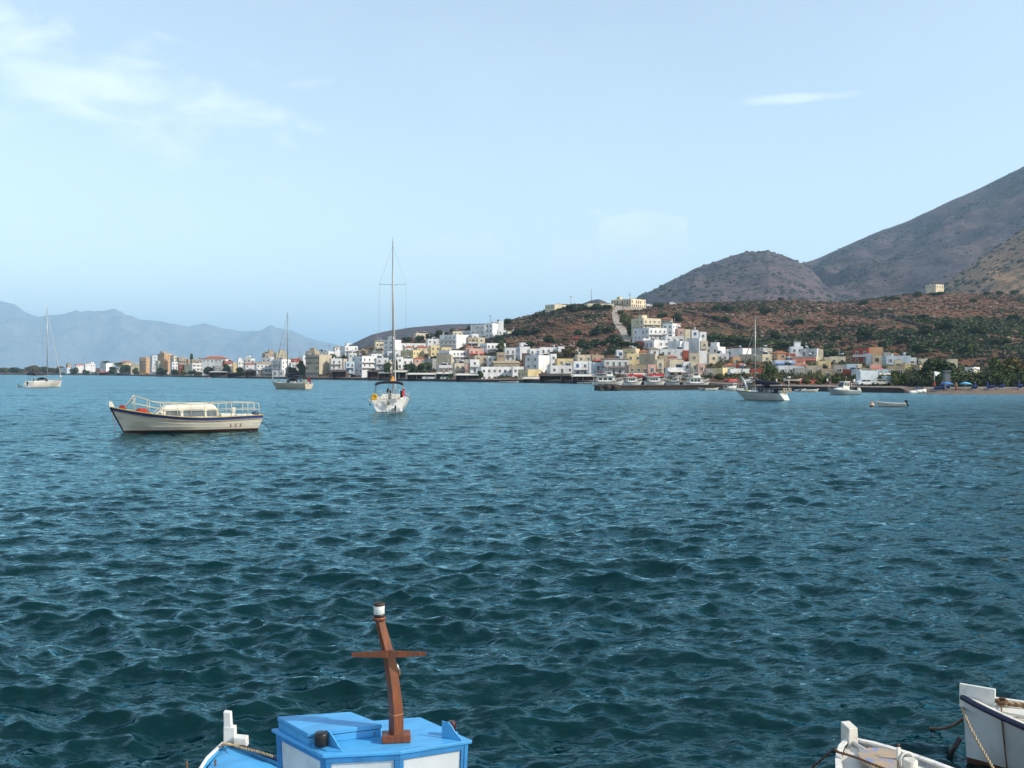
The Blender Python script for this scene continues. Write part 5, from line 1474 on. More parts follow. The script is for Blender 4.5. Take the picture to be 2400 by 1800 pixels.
for a in (('A', 1290, 1480, 1172, 'r', 'red roofed open taverna on the far left shore', 1), ('A', 1500, 1660, 1178, 'w', 'white canopied quay terrace below the far left palms', 1),
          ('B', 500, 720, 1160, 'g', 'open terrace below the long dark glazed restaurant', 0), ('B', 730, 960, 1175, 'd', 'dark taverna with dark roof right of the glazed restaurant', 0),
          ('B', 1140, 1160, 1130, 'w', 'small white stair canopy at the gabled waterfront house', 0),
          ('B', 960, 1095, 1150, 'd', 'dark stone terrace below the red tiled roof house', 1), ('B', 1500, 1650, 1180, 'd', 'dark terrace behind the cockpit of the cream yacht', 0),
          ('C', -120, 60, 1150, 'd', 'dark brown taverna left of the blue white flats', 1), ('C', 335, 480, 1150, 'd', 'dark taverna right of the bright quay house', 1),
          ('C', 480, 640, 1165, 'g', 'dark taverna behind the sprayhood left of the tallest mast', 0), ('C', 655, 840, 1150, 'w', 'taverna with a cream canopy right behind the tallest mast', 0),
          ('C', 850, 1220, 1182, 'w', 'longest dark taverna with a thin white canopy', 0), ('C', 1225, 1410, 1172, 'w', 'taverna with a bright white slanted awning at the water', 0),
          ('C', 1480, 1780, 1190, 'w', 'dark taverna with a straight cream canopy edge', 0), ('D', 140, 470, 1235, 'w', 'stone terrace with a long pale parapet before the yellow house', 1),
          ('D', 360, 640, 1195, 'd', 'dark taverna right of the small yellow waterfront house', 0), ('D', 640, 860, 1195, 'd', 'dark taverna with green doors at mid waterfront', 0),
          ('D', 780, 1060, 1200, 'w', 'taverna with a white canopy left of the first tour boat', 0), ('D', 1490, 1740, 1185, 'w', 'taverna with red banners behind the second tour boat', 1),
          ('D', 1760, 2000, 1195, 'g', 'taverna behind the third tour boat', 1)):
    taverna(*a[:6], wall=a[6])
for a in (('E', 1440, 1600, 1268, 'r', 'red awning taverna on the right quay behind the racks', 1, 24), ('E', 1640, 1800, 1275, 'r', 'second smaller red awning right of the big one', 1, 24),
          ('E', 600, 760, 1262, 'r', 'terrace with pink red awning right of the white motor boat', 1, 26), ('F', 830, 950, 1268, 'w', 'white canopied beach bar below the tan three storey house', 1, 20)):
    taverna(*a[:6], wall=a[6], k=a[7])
# low white boat sheds on the water
for tl, x0, x1, yt, lab in (('C', 1050, 1280, 1245, 'long low white boat shed at the water left of the cream canopy'), ('C', 1285, 1392, 1256, 'short low white shed right of the long boat shed')):
    u0, y = zt_(tl, x0, yt); u1 = TILES[tl] + x1 / 5.53; D = float(D0(u0)) + 0.6
    A, B = at(u0, D, 1.05), at(u1, D, 1.05); W = (B - A).length; h = max(0.9, zof(y, D) - 1.05)
    R = root('boat_shed', A, atan2((B - A).y, (B - A).x), lab, 'shed')
    MB().box(0, W, 0, 2.2, -1, h).build('wall', WALLC['W'], R); MB().box(-.1, W + .1, -.1, 2.3, h, h + .08).build('roof', M_roofc, R)
    inst('window', WIN['plain'], R, (W * .2, 0, .3), (0, 0, 0), (.9, 1, .6)); inst('door', WIN['shutg'], R, (W * .7, 0, 0), (0, 0, 0), (.8, 1, h * .85))
# utility poles and masts
M_pole = mat('pole_grey', (0.16, 0.12, 0.10), 0.8, 0.2, 3)
def pole(x, yt, yb, label, cross=True, name='utility_pole', cat='pole', r=0.16, D=None, lean=0):
    D = D or hit(x, yb) or float(rid_D(x)) - 2
    P = at(x, D); h = max(3, zof(yt, D) - P.z)
    R = root(name, P, 0, label, cat)
    MB().tube([(0, 0, -1), (lean, 0, h)], [r, r * .7], 6).build('shaft', M_pole, R)
    if cross: MB().box(-1.1, 1.1, -.1, .1, h - .5, h - .3).box(-.8, .8, -.1, .1, h - 1.2, h - 1.05).build('crossarm', M_pole, R)
pole(1338, 694, 718, 'utility pole with a crossarm on the crest left of the radio mast')
pole(1386, 677, 712, 'tall thin radio mast on the hill crest', False, 'radio_mast', 'mast', 0.22)
pole(1449, 698, 714, 'utility pole left of the wide crest villa')
pole(1476, 688, 722, 'utility pole in front of the wide crest villa')
pole(1637, 688, 718, 'reddish utility pole on the crest above the tower house')
pole(1766, 683, 708, 'thin pole on the crest behind the black yacht mast top')
pole(1149, 738, 775, 'antenna pole above the highest white hotel', True, D=715)
pole(1532, 788, 830, 'white pole in the middle of the hillside cluster', False)
pole(702, 823, 845, 'thin pole left of the tan tower house', False, D=720)
pole(772, 808, 830, 'thin antenna pole on the skyline left of the white villa', True, D=760)
# beach
M_umbw = mat('umbrella_blue', (0.05, 0.20, 0.50), 0.8, 0.2, 1)
def umbrella(x, y, D, r, label, m=M_umbw, opened=True):
    P = at(x, D); h = max(1.5, zof(y, D) - P.z)
    R = root('beach_umbrella', P, 0, label, 'umbrella')
    MB().tube([(0, 0, -.2), (0, 0, h)], .03, 5).build('pole', M_frame, R)
    if opened: MB().lathe([(r, h - .5), (r * .55, h - .18), (.03, h)], 8).build('canopy', m, R)
    else: MB().lathe([(.12, h - 1.5), (.16, h - .8), (.03, h)], 7).build('canopy', m, R)
umbrella(2219, 905.5, 200, 1.5, 'wide blue beach umbrella left of the pillar foot')
umbrella(2263, 908.5, 199.5, 1.3, 'light blue beach umbrella, the right one of the open pair', mat('umbrella_light_blue', (0.12, 0.42, 0.62), 0.8, 0.1, 1))
for i, (x, lab) in enumerate(((2151, 'closed dark blue beach umbrella near the white kayaks'), (2286, 'closed dark blue umbrella right of the open pair'), (2315, 'closed dark blue umbrella in the middle of the beach'), (2388, 'closed dark blue umbrella nearest the right edge'))):
    umbrella(x, 905, 200, 1, lab, mat('umbrella_dark_blue', (0.03, 0.06, 0.25), 0.8, 0.2, 1), False)
def lounger_mesh():
    b = MB().box(-.3, .3, -.9, .4, .28, .34, 0)
    b.add([(-.3, .4, .3), (.3, .4, .3), (.3, .9, .75), (-.3, .9, .75), (-.3, .4, .24), (.3, .4, .24), (.3, .94, .7), (-.3, .94, .7)], [(0, 1, 2, 3), (7, 6, 5, 4), (0, 4, 5, 1), (1, 5, 6, 2), (2, 6, 7, 3), (3, 7, 4, 0)], 0)
    for x in (-.27, .27):
        for y in (-.8, .35): b.box(x - .02, x + .02, y - .02, y + .02, 0, .28, 1)
    return b.mesh('sun_lounger', [mat('lounger_blue', (0.05, 0.09, 0.35), .8, .2, 2), M_frame])
LM = lounger_mesh()
LL = {2186: 'blue sun lounger nearest the white kayaks', 2193: 'blue sun lounger second from the white kayaks', 2200: 'blue sun lounger left of the person in purple',
 2211: 'blue sun lounger between the person in purple and the grey pillar', 2222: 'blue sun lounger right at the foot of the grey pillar', 2278: 'left lounger of the pair right of the light blue umbrella',
 2283: 'right lounger of the pair right of the light blue umbrella', 2315: 'left lounger of the pair under the closed umbrella at mid beach', 2321: 'right lounger of the pair under the closed umbrella at mid beach',
 2339: 'left lounger of the pair on the bare beach right of the middle umbrella', 2344: 'right lounger of the pair on the bare beach right of the middle umbrella', 2384: 'left lounger of the pair nearest the right frame edge', 2390: 'last lounger at the right frame edge'}
for x in LL:
    o = inst('sun_lounger', LM, None, at(x, 197.5 + (x * 7 % 5) * .4), (0, 0, pi + hrng.uniform(-.5, .5)), (1.15, 1.15, 1.15))
    tag(o, LL[x], 'sun lounger', 'sun loungers on the beach')
b = MB().box(0, 26, 0, .5, -.3, .55)
A = at(2290, 205, 0); B_ = at(2460, 205, 0)
o = MB().box(0, (B_ - A).length, 0, .4, -.3, .75).build('promenade_wall', mat('promenade_stone', (0.42, 0.37, 0.33), .9, .2, .7), None, at(2290, 201.5, 0.45)); tag(o, 'low pale wall along the right beach', 'wall')
o = MB().box(0, 11, 0, .4, -.3, .7).build('promenade_wall', MATS['promenade_stone'], None, at(2165, 204, 0.45)); tag(o, 'short pale wall behind the white kayaks', 'wall')
MB_k = MB(); 
for x, L_, lab in ((2146, 2.8, 'white kayak lying on the sand, left one'), (2157, 2.0, 'second white kayak lying on the sand'), (2164, 1.2, 'small white dinghy upside down on the sand')):
    k = MB(); st = []
    for i in range(9):
        t = i / 8; w = .42 * sin(pi * min(max(t, .04), .96)) ** .6; st.append(((t - .5) * L_, w))
    vs = []; fs = []
    for x_, w in st: vs += [(x_, -w, .18), (x_, -w * .6, 0), (x_, w * .6, 0), (x_, w, .18), (x_, w * .5, .42), (x_, -w * .5, .42)]
    for i in range(8):
        for j in range(6): a = i * 6 + j; c = i * 6 + (j + 1) % 6; fs.append((a, c, c + 6, a + 6))
    fs += [tuple(range(5, -1, -1)), tuple(range(48, 54))]
    o = k.add(vs, fs, 0, True).build('kayak', mat('kayak_white', (.78, .76, .70), .5, .1, 1), None, at(x, 198)); o.rotation_euler.z = .2; o.scale = (1, 1, 1.6); tag(o, lab, 'kayak')
# tall grey pillar and a pale triangular sail shade on the beach
P = at(2219, 205); hp = zof(872, 205) - P.z
R = root('pillar', P, 0, 'tall grey concrete pillar in front of the large beach tree', 'pillar')
MB().prism([(-.75, -.5), (.75, -.5), (.75, .5), (-.75, .5)], -.5, hp, 0, [(-.5, -.4), (.5, -.4), (.5, .4), (-.5, .4)]).build('shaft', mat('pillar_concrete', (.13, .15, .16), .9, .2, .6), R)
MB().box(-.7, .7, -.55, .55, hp, hp + .35).build('capital', MATS['pillar_concrete'], R)
P = at(2197, 204)
R = root('sail_shade', P, 0, 'pale grey triangular sail shade hanging before the large beach tree', 'sail shade')
z0 = -P.z
p3 = [px(2190, 870, 204) - P, px(2205, 873, 205) - P, px(2193, 882, 204) - P]
MB().add([p3[0], p3[1], p3[2], p3[0] + Vector((0, .04, 0)), p3[1] + Vector((0, .04, 0)), p3[2] + Vector((0, .04, 0))], [(0, 2, 1), (3, 4, 5), (0, 1, 4, 3), (1, 2, 5, 4), (2, 0, 3, 5)]).build('cloth', mat('sail_cloth', (.55, .60, .60), .8, .1, 1), R)
MB().tube([(p3[0].x, p3[0].y + .03, -.3), (p3[0].x, p3[0].y + .03, p3[0].z)], .06, 6).build('pole', M_metal, R)
# vehicles
M_tyre = mat('tyre', (.02, .02, .02), .9, .2, 4); M_cglass = mat('car_glass', (.03, .05, .06), .1, .2, 3)
def car(x, D, col, label, rz=0.0, kind='car'):
    P = at(x, D); R = root('parked_car' if kind == 'car' else ('box_truck' if kind == 'truck' else 'parked_van'), P, rz, label, {'car': 'car', 'truck': 'truck', 'van': 'van'}[kind])
    m = mat('paint_%02d' % int(sum(col) * 33), col, .3, .08, 2)
    if kind == 'car':
        prof = [(-2.0, .35), (2.05, .35), (2.1, .7), (1.9, .85), (1.1, .95), (.5, 1.42), (-1.1, 1.45), (-1.75, 1.0), (-2.1, .9)]
        W = .82
    elif kind == 'van':
        prof = [(-2.3, .4), (2.3, .4), (2.35, .9), (1.9, 1.2), (1.3, 2.0), (-2.2, 2.1), (-2.35, .9)]
        W = .95
    else:
        prof = [(1.0, .5), (3.0, .5), (3.05, 1.2), (2.7, 2.1), (1.05, 2.2)]
        W = .98
    v = [(a, -W, z) for a, z in prof] + [(a, W, z) for a, z in prof]; n = len(prof)
    fs = [tuple(range(n)), tuple(range(2 * n - 1, n - 1, -1))] + [(i, i + n, (i + 1) % n + n, (i + 1) % n) for i in range(n)]
    MB().add(v, fs).build('body', m, R, bevel=.06)
    if kind == 'truck':
        MB().box(-3.2, .9, -1.1, 1.1, .9, 3.3).build('cargo_box', mat('cargo_white', (.62, .68, .72), .6, .1, 1), R)
        MB().box(-3.2, 1.0, -.8, .8, .5, .9).build('chassis', M_tyre, R)
        wx = (-2.2, 2.1)
        MB().add([(1.6, -W - .01, 1.4), (2.7, -W - .01, 1.4), (2.55, -W - .01, 2.0), (1.6, -W - .01, 2.0)], [(0, 1, 2, 3)]).build('window', M_cglass, R)
    else:
        y = -W - .01; wx = (-1.3, 1.3)
        q = [(.95, .98), (.5, 1.36), (-.2, 1.38), (-.2, .98)] if kind == 'car' else [(1.6, 1.3), (1.2, 1.85), (.3, 1.9), (.3, 1.3)]
        MB().add([(a, y, z) for a, z in q], [(3, 0, 1, 2)]).build('window', M_cglass, R)
        if kind == 'car': MB().add([(a, y, z) for a, z in [(-.3, .98), (-.3, 1.38), (-1.1, 1.38), (-1.6, .98)]], [(3, 0, 1, 2)]).build('window', M_cglass, R)
    wm = MB(); wm.tube([(0, -.1, 0), (0, .1, 0)], .33, 12); wm = wm.mesh('wheel', [M_tyre])
    for a in wx:
        for s in (-1, 1): inst('wheel', wm, R, (a, s * (W - .08), .33))
car(2029, 218, (.72, .74, .76), 'white car parked on the quay left of the box truck', .15)
car(2044, 222, (.6, .66, .7), 'white box truck parked on the quay', .1, 'truck')
car(2066, 218, (.55, .53, .46), 'pale car parked right of the white box truck', .1)
car(2092, 219, (.32, .42, .46), 'grey blue van under the round trees of the quay', .2, 'van')
car(1522, hit(1522, 719) or 700, (.75, .76, .78), 'white van on the hill crest right of the villa', .1, 'van')
car(1577, hit(1577, 715) or 720, (.75, .76, .72), 'white vehicle farther right on the hill crest', 0, 'van')
car(1350, hit(1350, 795) or 520, (.5, .05, .04), 'small red car on the brown slope', 0)
# people on the quays, a few pixels each
def person_mesh(shirt, legs):
    m1 = mat('shirt_' + shirt[0], shirt[1], .8, .1, 3); m2 = mat('trousers_' + legs[0], legs[1], .8, .1, 3); sk = mat('skin', (.42, .25, .17), .6, .1, 3)
    bm = MB()
    prof = [((0, 0, 1.72), .05), ((0, 0, 1.62), .105), ((0, 0, 1.48), .06), ((0, 0, 1.40), .19), ((0, 0, 1.15), .17), ((0, 0, .95), .17), ((0, 0, .85), .18)]
    return prof, m1, m2, sk
def person(x, D, shirt, legs, label, z=None, rz=0):
    """one continuous skinned body: head, neck, torso, arms with hands, legs with feet"""
    prof, m1, m2, sk = person_mesh(shirt, legs)
    v = [(0, 0, .92), (0, 0, 1.15), (0, 0, 1.40), (0, 0, 1.50), (0, .01, 1.60), (0, .01, 1.70),
         (.2, 0, 1.40), (.26, .02, 1.13), (.25, -.08, .90), (-.2, 0, 1.40), (-.26, .02, 1.13), (-.25, -.06, .90),
         (.10, 0, .86), (.12, -.02, .48), (.12, .03, .08), (.12, -.14, .04), (-.10, 0, .86), (-.12, .02, .48), (-.13, .06, .08), (-.13, -.10, .04)]
    e = [(0, 1), (1, 2), (2, 3), (3, 4), (4, 5), (2, 6), (6, 7), (7, 8), (2, 9), (9, 10), (10, 11), (0, 12), (12, 13), (13, 14), (14, 15), (0, 16), (16, 17), (17, 18), (18, 19)]
    rad = [.15, .14, .15, .055, .10, .08, .07, .045, .04, .07, .045, .04, .09, .06, .045, .035, .09, .06, .045, .035]
    me = bpy.data.meshes.new('person'); me.from_pydata(v, e, [])
    for m in (m1, m2, sk): me.materials.append(m)
    o = bpy.data.objects.new('person', me); COL.objects.link(o)
    md = o.modifiers.new('skin', 'SKIN')
    for i, s in enumerate(me.skin_vertices[0].data if me.skin_vertices else []): s.radius = (rad[i], rad[i])
    if not me.skin_vertices:
        pass
    o.location = at(x, D, z); o.rotation_euler.z = rz
    return tag(o, label, 'person')
def make_person(x, D, shirt, legs, label, z=None, rz=0):
    # built as welded tubes grown from one trunk so that the clothes can take their own colours
    _, m1, m2, sk = person_mesh(shirt, legs)
    b = MB()
    b.tube([(0, 0, .84), (0, 0, 1.0), (0, 0, 1.2), (0, 0, 1.38), (0, 0, 1.46)], [.15, .14, .16, .17, .07], 8, 0)
    b.tube([(0, 0, 1.44), (0, 0, 1.52)], .055, 7, 2); b.ball((0, -.01, 1.62), .085, .10, .12, 2)
    for s in (-1, 1):
        b.tube([(s * .16, 0, 1.38), (s * .24, .02, 1.12)], [.06, .045], 6, 0); b.tube([(s * .24, .02, 1.12), (s * .24, -.08, .86)], [.042, .03], 6, 2)
        b.ball((s * .24, -.09, .82), .03, .04, .06, 2, 6, 4)
        b.tube([(s * .09, 0, .9), (s * .11, -.02, .5), (s * .11, .02, .09)], [.1, .07, .045], 7, 1); b.box(s * .11 - .05, s * .11 + .05, -.18, .07, 0, .09, 2)
    b.ball((0, .015, 1.65), .092, .105, .105, 3, 8, 4)
    o = b.build('person', [m1, m2, sk, mat('hair_dark', (.03, .02, .015), .8, .2, 4)], None, at(x, D, z), (0, 0, rz))
    return tag(o, label, 'person')
for i, (x, D, s, l, lab) in enumerate(((1173, 427, ('red', (.55, .04, .03)), ('dark', (.03, .03, .05)), 'person in red standing before the long white waterfront building'),
        (1178, 427, ('red', (.55, .04, .03)), ('pale', (.4, .38, .33)), 'second person in red, right one before the long white building'),
        (1939, 228, ('white', (.7, .7, .68)), ('dark', (.03, .03, .05)), 'person in white on the quay left of the grey cruiser'),
        (1946, 229, ('black', (.03, .03, .04)), ('pale', (.4, .38, .33)), 'person in black on the quay left of the grey cruiser'),
        (1820, 232, ('white', (.7, .7, .68)), ('blue', (.05, .09, .25)), 'person in white on the quay behind the black yacht'),
        (2003, 222, ('white', (.7, .7, .68)), ('red', (.4, .05, .04)), 'person in white and red on the quay right of the cruiser'),
        (2190, 200, ('red', (.55, .04, .03)), ('dark', (.03, .03, .05)), 'person in red among the blue loungers on the beach'),
        (2208, 200.5, ('purple', (.2, .05, .12)), ('dark', (.03, .03, .05)), 'person in purple on the beach by the wide blue umbrella'),
        (2241, 197, ('skin', (.42, .25, .17)), ('red', (.4, .05, .04)), 'bather in red shorts on the beach between the open umbrellas'))):
    make_person(x, D, s, l, lab, None, hrng.uniform(-1, 1))
# ---------------------------------------------------------------- boats
M_gel = mat('gelcoat_white', (0.72, 0.71, 0.67), 0.35, 0.08, 0.6, dirt=(0.42, 0.36, 0.26), dirt_amt=0.35, dirt_scale=0.7)
M_gelg = mat('gelcoat_grey', (0.55, 0.58, 0.57), 0.35, 0.1, 0.6)
M_gelc = mat('gelcoat_cream', (0.62, 0.56, 0.44), 0.4, 0.1, 0.6)
M_anti = mat('antifouling_dark', (0.045, 0.014, 0.010), 0.8, 0.4, 1.5)
M_antib = mat('antifouling_blue', (0.02, 0.04, 0.10), 0.8, 0.4, 1.5)
M_navy = mat('canvas_navy', (0.012, 0.013, 0.030), 0.85, 0.3, 2)
M_alu = mat('mast_aluminium', (0.46, 0.47, 0.46), 0.4, 0.1, 3, metal=0.5)
M_mastd = mat('mast_grey', (0.22, 0.23, 0.23), 0.45, 0.1, 3, metal=0.3)
M_steel = mat('stainless_rail', (0.62, 0.62, 0.58), 0.3, 0.1, 3, metal=0.5)
M_teak = mat('teak_deck', (0.30, 0.20, 0.11), 0.7, 0.25, 6, stretch=(1, 8, 1))
M_flag = mat('flag_red', (0.55, 0.03, 0.04), 0.8, 0.2, 3); M_ylw = mat('lifebuoy_yellow', (0.70, 0.38, 0.02), 0.7, 0.2, 3)
M_out = mat('outboard_black', (0.015, 0.015, 0.018), 0.35, 0.2, 3)
M_sailc = mat('furled_sail', (0.58, 0.56, 0.52), 0.8, 0.15, 3)
def hull_shape(L_, B, fb, draft=0.5, tr=0.7, rake=0.9, fine=1.7, n=28, stripe=0.12, wl=0.08, tumble=0.0, tr_rake=0.0, full=0.42, bowp=1.0, mid=0.42, flare=0.0):
    """stations along x (bow +), fb(t) = sheer height at t (0 stern .. 1 bow). Returns rings of points and sheer line"""
    rings = []
    for i in range(n + 1):
        t = i / n
        if t < mid: hb = B / 2 * (tr + (1 - tr) * sin(t / mid * pi / 2))
        else: hb = B / 2 * max(0.0, 1 - ((t - mid) / (1 - mid)) ** (fine + 0.6)) ** bowp
        hb = max(hb, 0.015)
        sh = fb(t); dr = draft * (1 if t < .8 else (1 - ((t - .8) / .2) ** 2 * .75))
        zs = [-dr, -dr * .55, -dr * .2, wl, wl + (sh - stripe - wl) * .33, wl + (sh - stripe - wl) * .66, sh - stripe, sh]
        e = full + (1.15 - full) * max(0, (t - .45) / .55) ** 1.4
        ring = []
        for z in zs:
            s = (z + dr) / (sh + dr)
            y = hb * s ** e * (1 - tumble * max(0, s - .6))
            x = (t - .5) * L_ - rake * (1 - s) * max(0, (t - .55) / .45) ** 2.2 + tr_rake * (s) * (1 - min(1, t * 5))
            ring.append(Vector((x, y, z)))
        rings.append(ring)
    return rings
def hull_mesh(rings, mats4):
    """mats4: antifouling, topsides, stripe; port and starboard skins and the transom"""
    b = MB(); m = len(rings[0])
    for sgn in (1, -1):
        vs = [Vector((p.x, p.y * sgn, p.z)) for r in rings for p in r]; fs = []; o = len(b.v)
        for i in range(len(rings) - 1):
            for j in range(m - 1):
                a, c = i * m + j, (i + 1) * m + j
                q = (a, c, c + 1, a + 1) if sgn < 0 else (a, a + 1, c + 1, c)
                fs.append((q, 0 if j < 3 else (2 if j == m - 2 else 1)))
        b.v += [tuple(v) for v in vs]
        for q, mi in fs: b.f.append(tuple(k + o for k in q)); b.m.append(mi); b.sm.append(True)
    r0 = rings[0]; o = len(b.v)
    for p in r0: b.v += [(p.x, p.y, p.z), (p.x, -p.y, p.z)]
    for j in range(m - 1):
        b.f.append((o + 2*j, o + 2*j + 1, o + 2*j + 3, o + 2*j + 2)); b.m.append(0 if j < 3 else 1); b.sm.append(False)
    return b.mesh('hull', mats4)
def deck_mesh(rings, m, drop=0.03, inset=0.0, t0=0, t1=None, camber=0.03, name='deck'):
    b = MB(); vs = []; fs = []
    R_ = rings[t0:t1]
    for r in R_:
        p = r[-1]; y = max(p.y - inset, 0.01)
        vs += [(p.x, -y, p.z - drop), (p.x, 0, p.z - drop + camber), (p.x, y, p.z - drop)]
    for i in range(len(R_) - 1):
        a = i * 3; fs += [(a, a + 3, a + 4, a + 1), (a + 1, a + 4, a + 5, a + 2)]
    b.add(vs, [tuple(reversed(f)) for f in fs] if False else fs, 0, True)
    return b.mesh(name, [m])
def sheer_line(rings, sgn, dz=0.0, dy=0.0, i0=0, i1=None):
    return [Vector((r[-1].x, (r[-1].y + dy) * sgn, r[-1].z + dz)) for r in rings[i0:i1]]
def rail(R, rings, i0, i1, h, every, r=0.02, m=None, inset=0.06, mids=(0.5,), name='guard_rail', sides=(1, -1), slope=None):
    m = m or M_steel
    for s in sides:
        b = MB(); base = sheer_line(rings, s, 0, -inset, i0, i1)
        hh = lambda k: h if slope is None else slope(k / max(1, len(base) - 1))
        top = [p + Vector((0, 0, hh(k))) for k, p in enumerate(base)]
        b.tube([base[0]] + top + [base[-1]], r, 5)
        for f in mids: b.tube([p + Vector((0, 0, hh(k) * f)) for k, p in enumerate(base)], r * .8, 4)
        for k in range(every, len(base) - 1, every): b.tube([base[k], top[k]], r, 4)
        b.build(name, m, R)
def flag(R, p, w, h, m, name='flag', droop=0.5):
    b = MB().tube([p, p + Vector((-.15, 0, h * 1.5))], .02, 4, 1)
    vs = []; fs = []; q = p + Vector((-.15, 0, h * 1.45))
    for i in range(6):
        t = i / 5
        for j in range(3): vs.append(q + Vector((-w * t * .7, .12 * sin(t * 7 + j), -h * j / 2 - droop * w * t)))
    for i in range(5):
        for j in range(2): a = i * 3 + j; fs.append((a, a + 1, a + 4, a + 3))
    b.add(vs, fs, 0); b.build(name, [m, M_steel], R)
def outboard(R, x, z, s=1.0, m=M_out, tilt=0.0):
    T = Matrix.Translation((x, 0, z)) @ Matrix.Rotation(tilt, 4, 'Y') @ Matrix.Scale(s, 4)
    b = MB()
    b.hull8([T @ Vector(p) for p in ((-.5, -.17, .1), (0, -.17, .1), (0, .17, .1), (-.5, .17, .1))], [T @ Vector(p) for p in ((-.42, -.12, .5), (-.05, -.12, .55), (-.05, .12, .55), (-.42, .12, .5))])
    b.hull8([T @ Vector(p) for p in ((-.3, -.06, -.9), (-.12, -.06, -.9), (-.12, .06, -.9), (-.3, .06, -.9))], [T @ Vector(p) for p in ((-.36, -.09, .1), (-.1, -.09, .1), (-.1, .09, .1), (-.36, .09, .1))])
    b.hull8([T @ Vector(p) for p in ((-.1, -.1, -.25), (.08, -.1, -.25), (.08, .1, -.25), (-.1, .1, -.25))], [T @ Vector(p) for p in ((-.1, -.1, .1), (.1, -.1, .1), (.1, .1, .1), (-.1, .1, .1))])
    b.build('outboard_motor', m, R)

# ---- the big old launch with the blue sheer stripe
def launch():
    D = 71.0; c = px(419, 1014, D); c.z = 0
    rz = pi + radians(-24)      # bow points left and a little towards the eye
    rz = pi + radians(24)
    R = root('motor_launch', (c.x, c.y + 1.2, 0), rz, 'old white motor launch with a blue sheer stripe and long guard rails', 'boat')
    Lh = 9.9
    fb = lambda t: 1.06 + 0.02 * (1 - t) + 0.80 * max(0, (t - .35) / .65) ** 1.7 + 0.10 * max(0, (.3 - t) / .3)
    rg = hull_shape(Lh, 3.3, fb, .45, .66, 1.0, 1.9, 32, .26, .20, tr_rake=-.55, full=.30, mid=.4)
    M_hw = mat('launch_white', (0.66, 0.64, 0.56), .6, .12, 1.2, .0, dirt=(.40, .26, .10), dirt_amt=.30, dirt_scale=1.1, stretch=(.6, .6, 1.4))
    M_hb = mat('launch_blue', (0.035, 0.075, 0.30), .5, .2, 1.0)
    inst('hull', hull_mesh(rg, [M_anti, M_hw, M_hb]), R)
    # plank lands: thin proud battens along the topsides
    for s in (1, -1):
        for j, z in enumerate((4, 5)):
            MB().tube([Vector((r[z].x, (r[z].y + .004) * s, r[z].z)) for r in rg[:-1]], .012, 4).build('plank_seam', M_hw, R)
        MB().tube(sheer_line(rg, s, 0, .02), .045, 5).build('gunwale', mat('gunwale_yellow', (.42, .32, .12), .6, .2, 2), R)
        MB().tube([Vector((r[-2].x, (r[-2].y + .02) * s, r[-2].z)) for r in rg], .03, 5).build('rubbing_strake', MATS['gunwale_yellow'], R)
    MB().tube([Vector((rg[-1][j].x + .05, 0, rg[-1][j].z)) for j in range(8)], .06, 6).build('stem', M_navy, R)
    MB().hull8([(Lh/2 - .25, -.09, fb(1)), (Lh/2 + .12, -.09, fb(1) + .05), (Lh/2 + .12, .09, fb(1) + .05), (Lh/2 - .25, .09, fb(1))],
               [(Lh/2 - .1, -.07, fb(1) + .38), (Lh/2 + .1, -.07, fb(1) + .42), (Lh/2 + .1, .07, fb(1) + .42), (Lh/2 - .1, .07, fb(1) + .38)]).build('stem_post', M_hw, R)
    inst('deck', deck_mesh(rg, mat('launch_deck', (.52, .47, .36), .7, .2, 1.5), .10, .03), R)
    # cabin: rounded coachroof, sloping front, saloon windows
    cw = .98; x0, x1, zb = -2.3, 2.35, 1.0
    prof = [(x0, zb), (x0 + .02, 1.55), (x0 + .22, 1.86), (x0 + .75, 2.0), (x0 + 1.6, 2.03), (1.35, 1.90), (1.62, 1.78), (x1 - .1, 1.25), (x1, zb)]
    b = MB(); n = len(prof)
    sect = [(1.0, 0), (0.94, .80), (.80, .97), (.45, 1.05), (0, 1.08)]
    full = [(-a, z) for a, z in sect] + [(a, z) for a, z in reversed(sect[:-1])]
    vs = []
    for x, z in prof:
        for a, k in full: vs.append((x, a * cw, zb + (z - zb) * k))
    m = len(full); fs = []
    for i in range(n - 1):
        for j in range(m - 1): a = i * m + j; fs.append((a, a + 1, a + m + 1, a + m))
    b.add(vs, fs, 0); b.build('cabin', mat('launch_cabin', (.68, .65, .55), .5, .1, 1.2, dirt=(.4, .33, .2), dirt_amt=.3), R)
    gl = mat('cabin_glass', (.13, .16, .19), .12, .4, 1.2, spec=.7)
    def side_window(xa, xb, za, zb_, s, sl=0.0):
        yb = lambda z: s * (cw * (1 - .06 * (z - 1.0) / .8) + .012)
        b = MB(); q = [(xa, za), (xb, za), (xb + sl, zb_ - .08), (xb + sl - .08, zb_), (xa + .10, zb_), (xa, zb_ - .10)]
        v = [(x, yb(z), z) for x, z in q]; v2 = [(x, yb(z) - s * .03, z) for x, z in q]
        k = len(q); fs = [tuple(range(k)), tuple(range(2 * k - 1, k - 1, -1))] + [(i, i + k, (i + 1) % k + k, (i + 1) % k) for i in range(k)]
        b.add(v + v2, fs); b.build('window', gl, R)
    for s in (1, -1):
        side_window(-2.15, -1.45, 1.15, 1.62, s); side_window(-1.30, .15, 1.15, 1.64, s); side_window(.35, 1.35, 1.15, 1.58, s, .0); side_window(1.62, 2.12, 1.12, 1.50, s, -.25)
    MB().add([(1.66, -.62, 1.74), (1.66, .62, 1.74), (2.27, .68, 1.22), (2.27, -.68, 1.22)], [(0, 3, 2, 1)]).build('windscreen', gl, R)
    bpy.data.objects[R.children[-1].name].location = (.04, 0, .03)
    # rails: one long one each side, flat topped, falling towards midships
    M_rl = mat('rail_cream', (.60, .54, .40), .5, .2, 2)
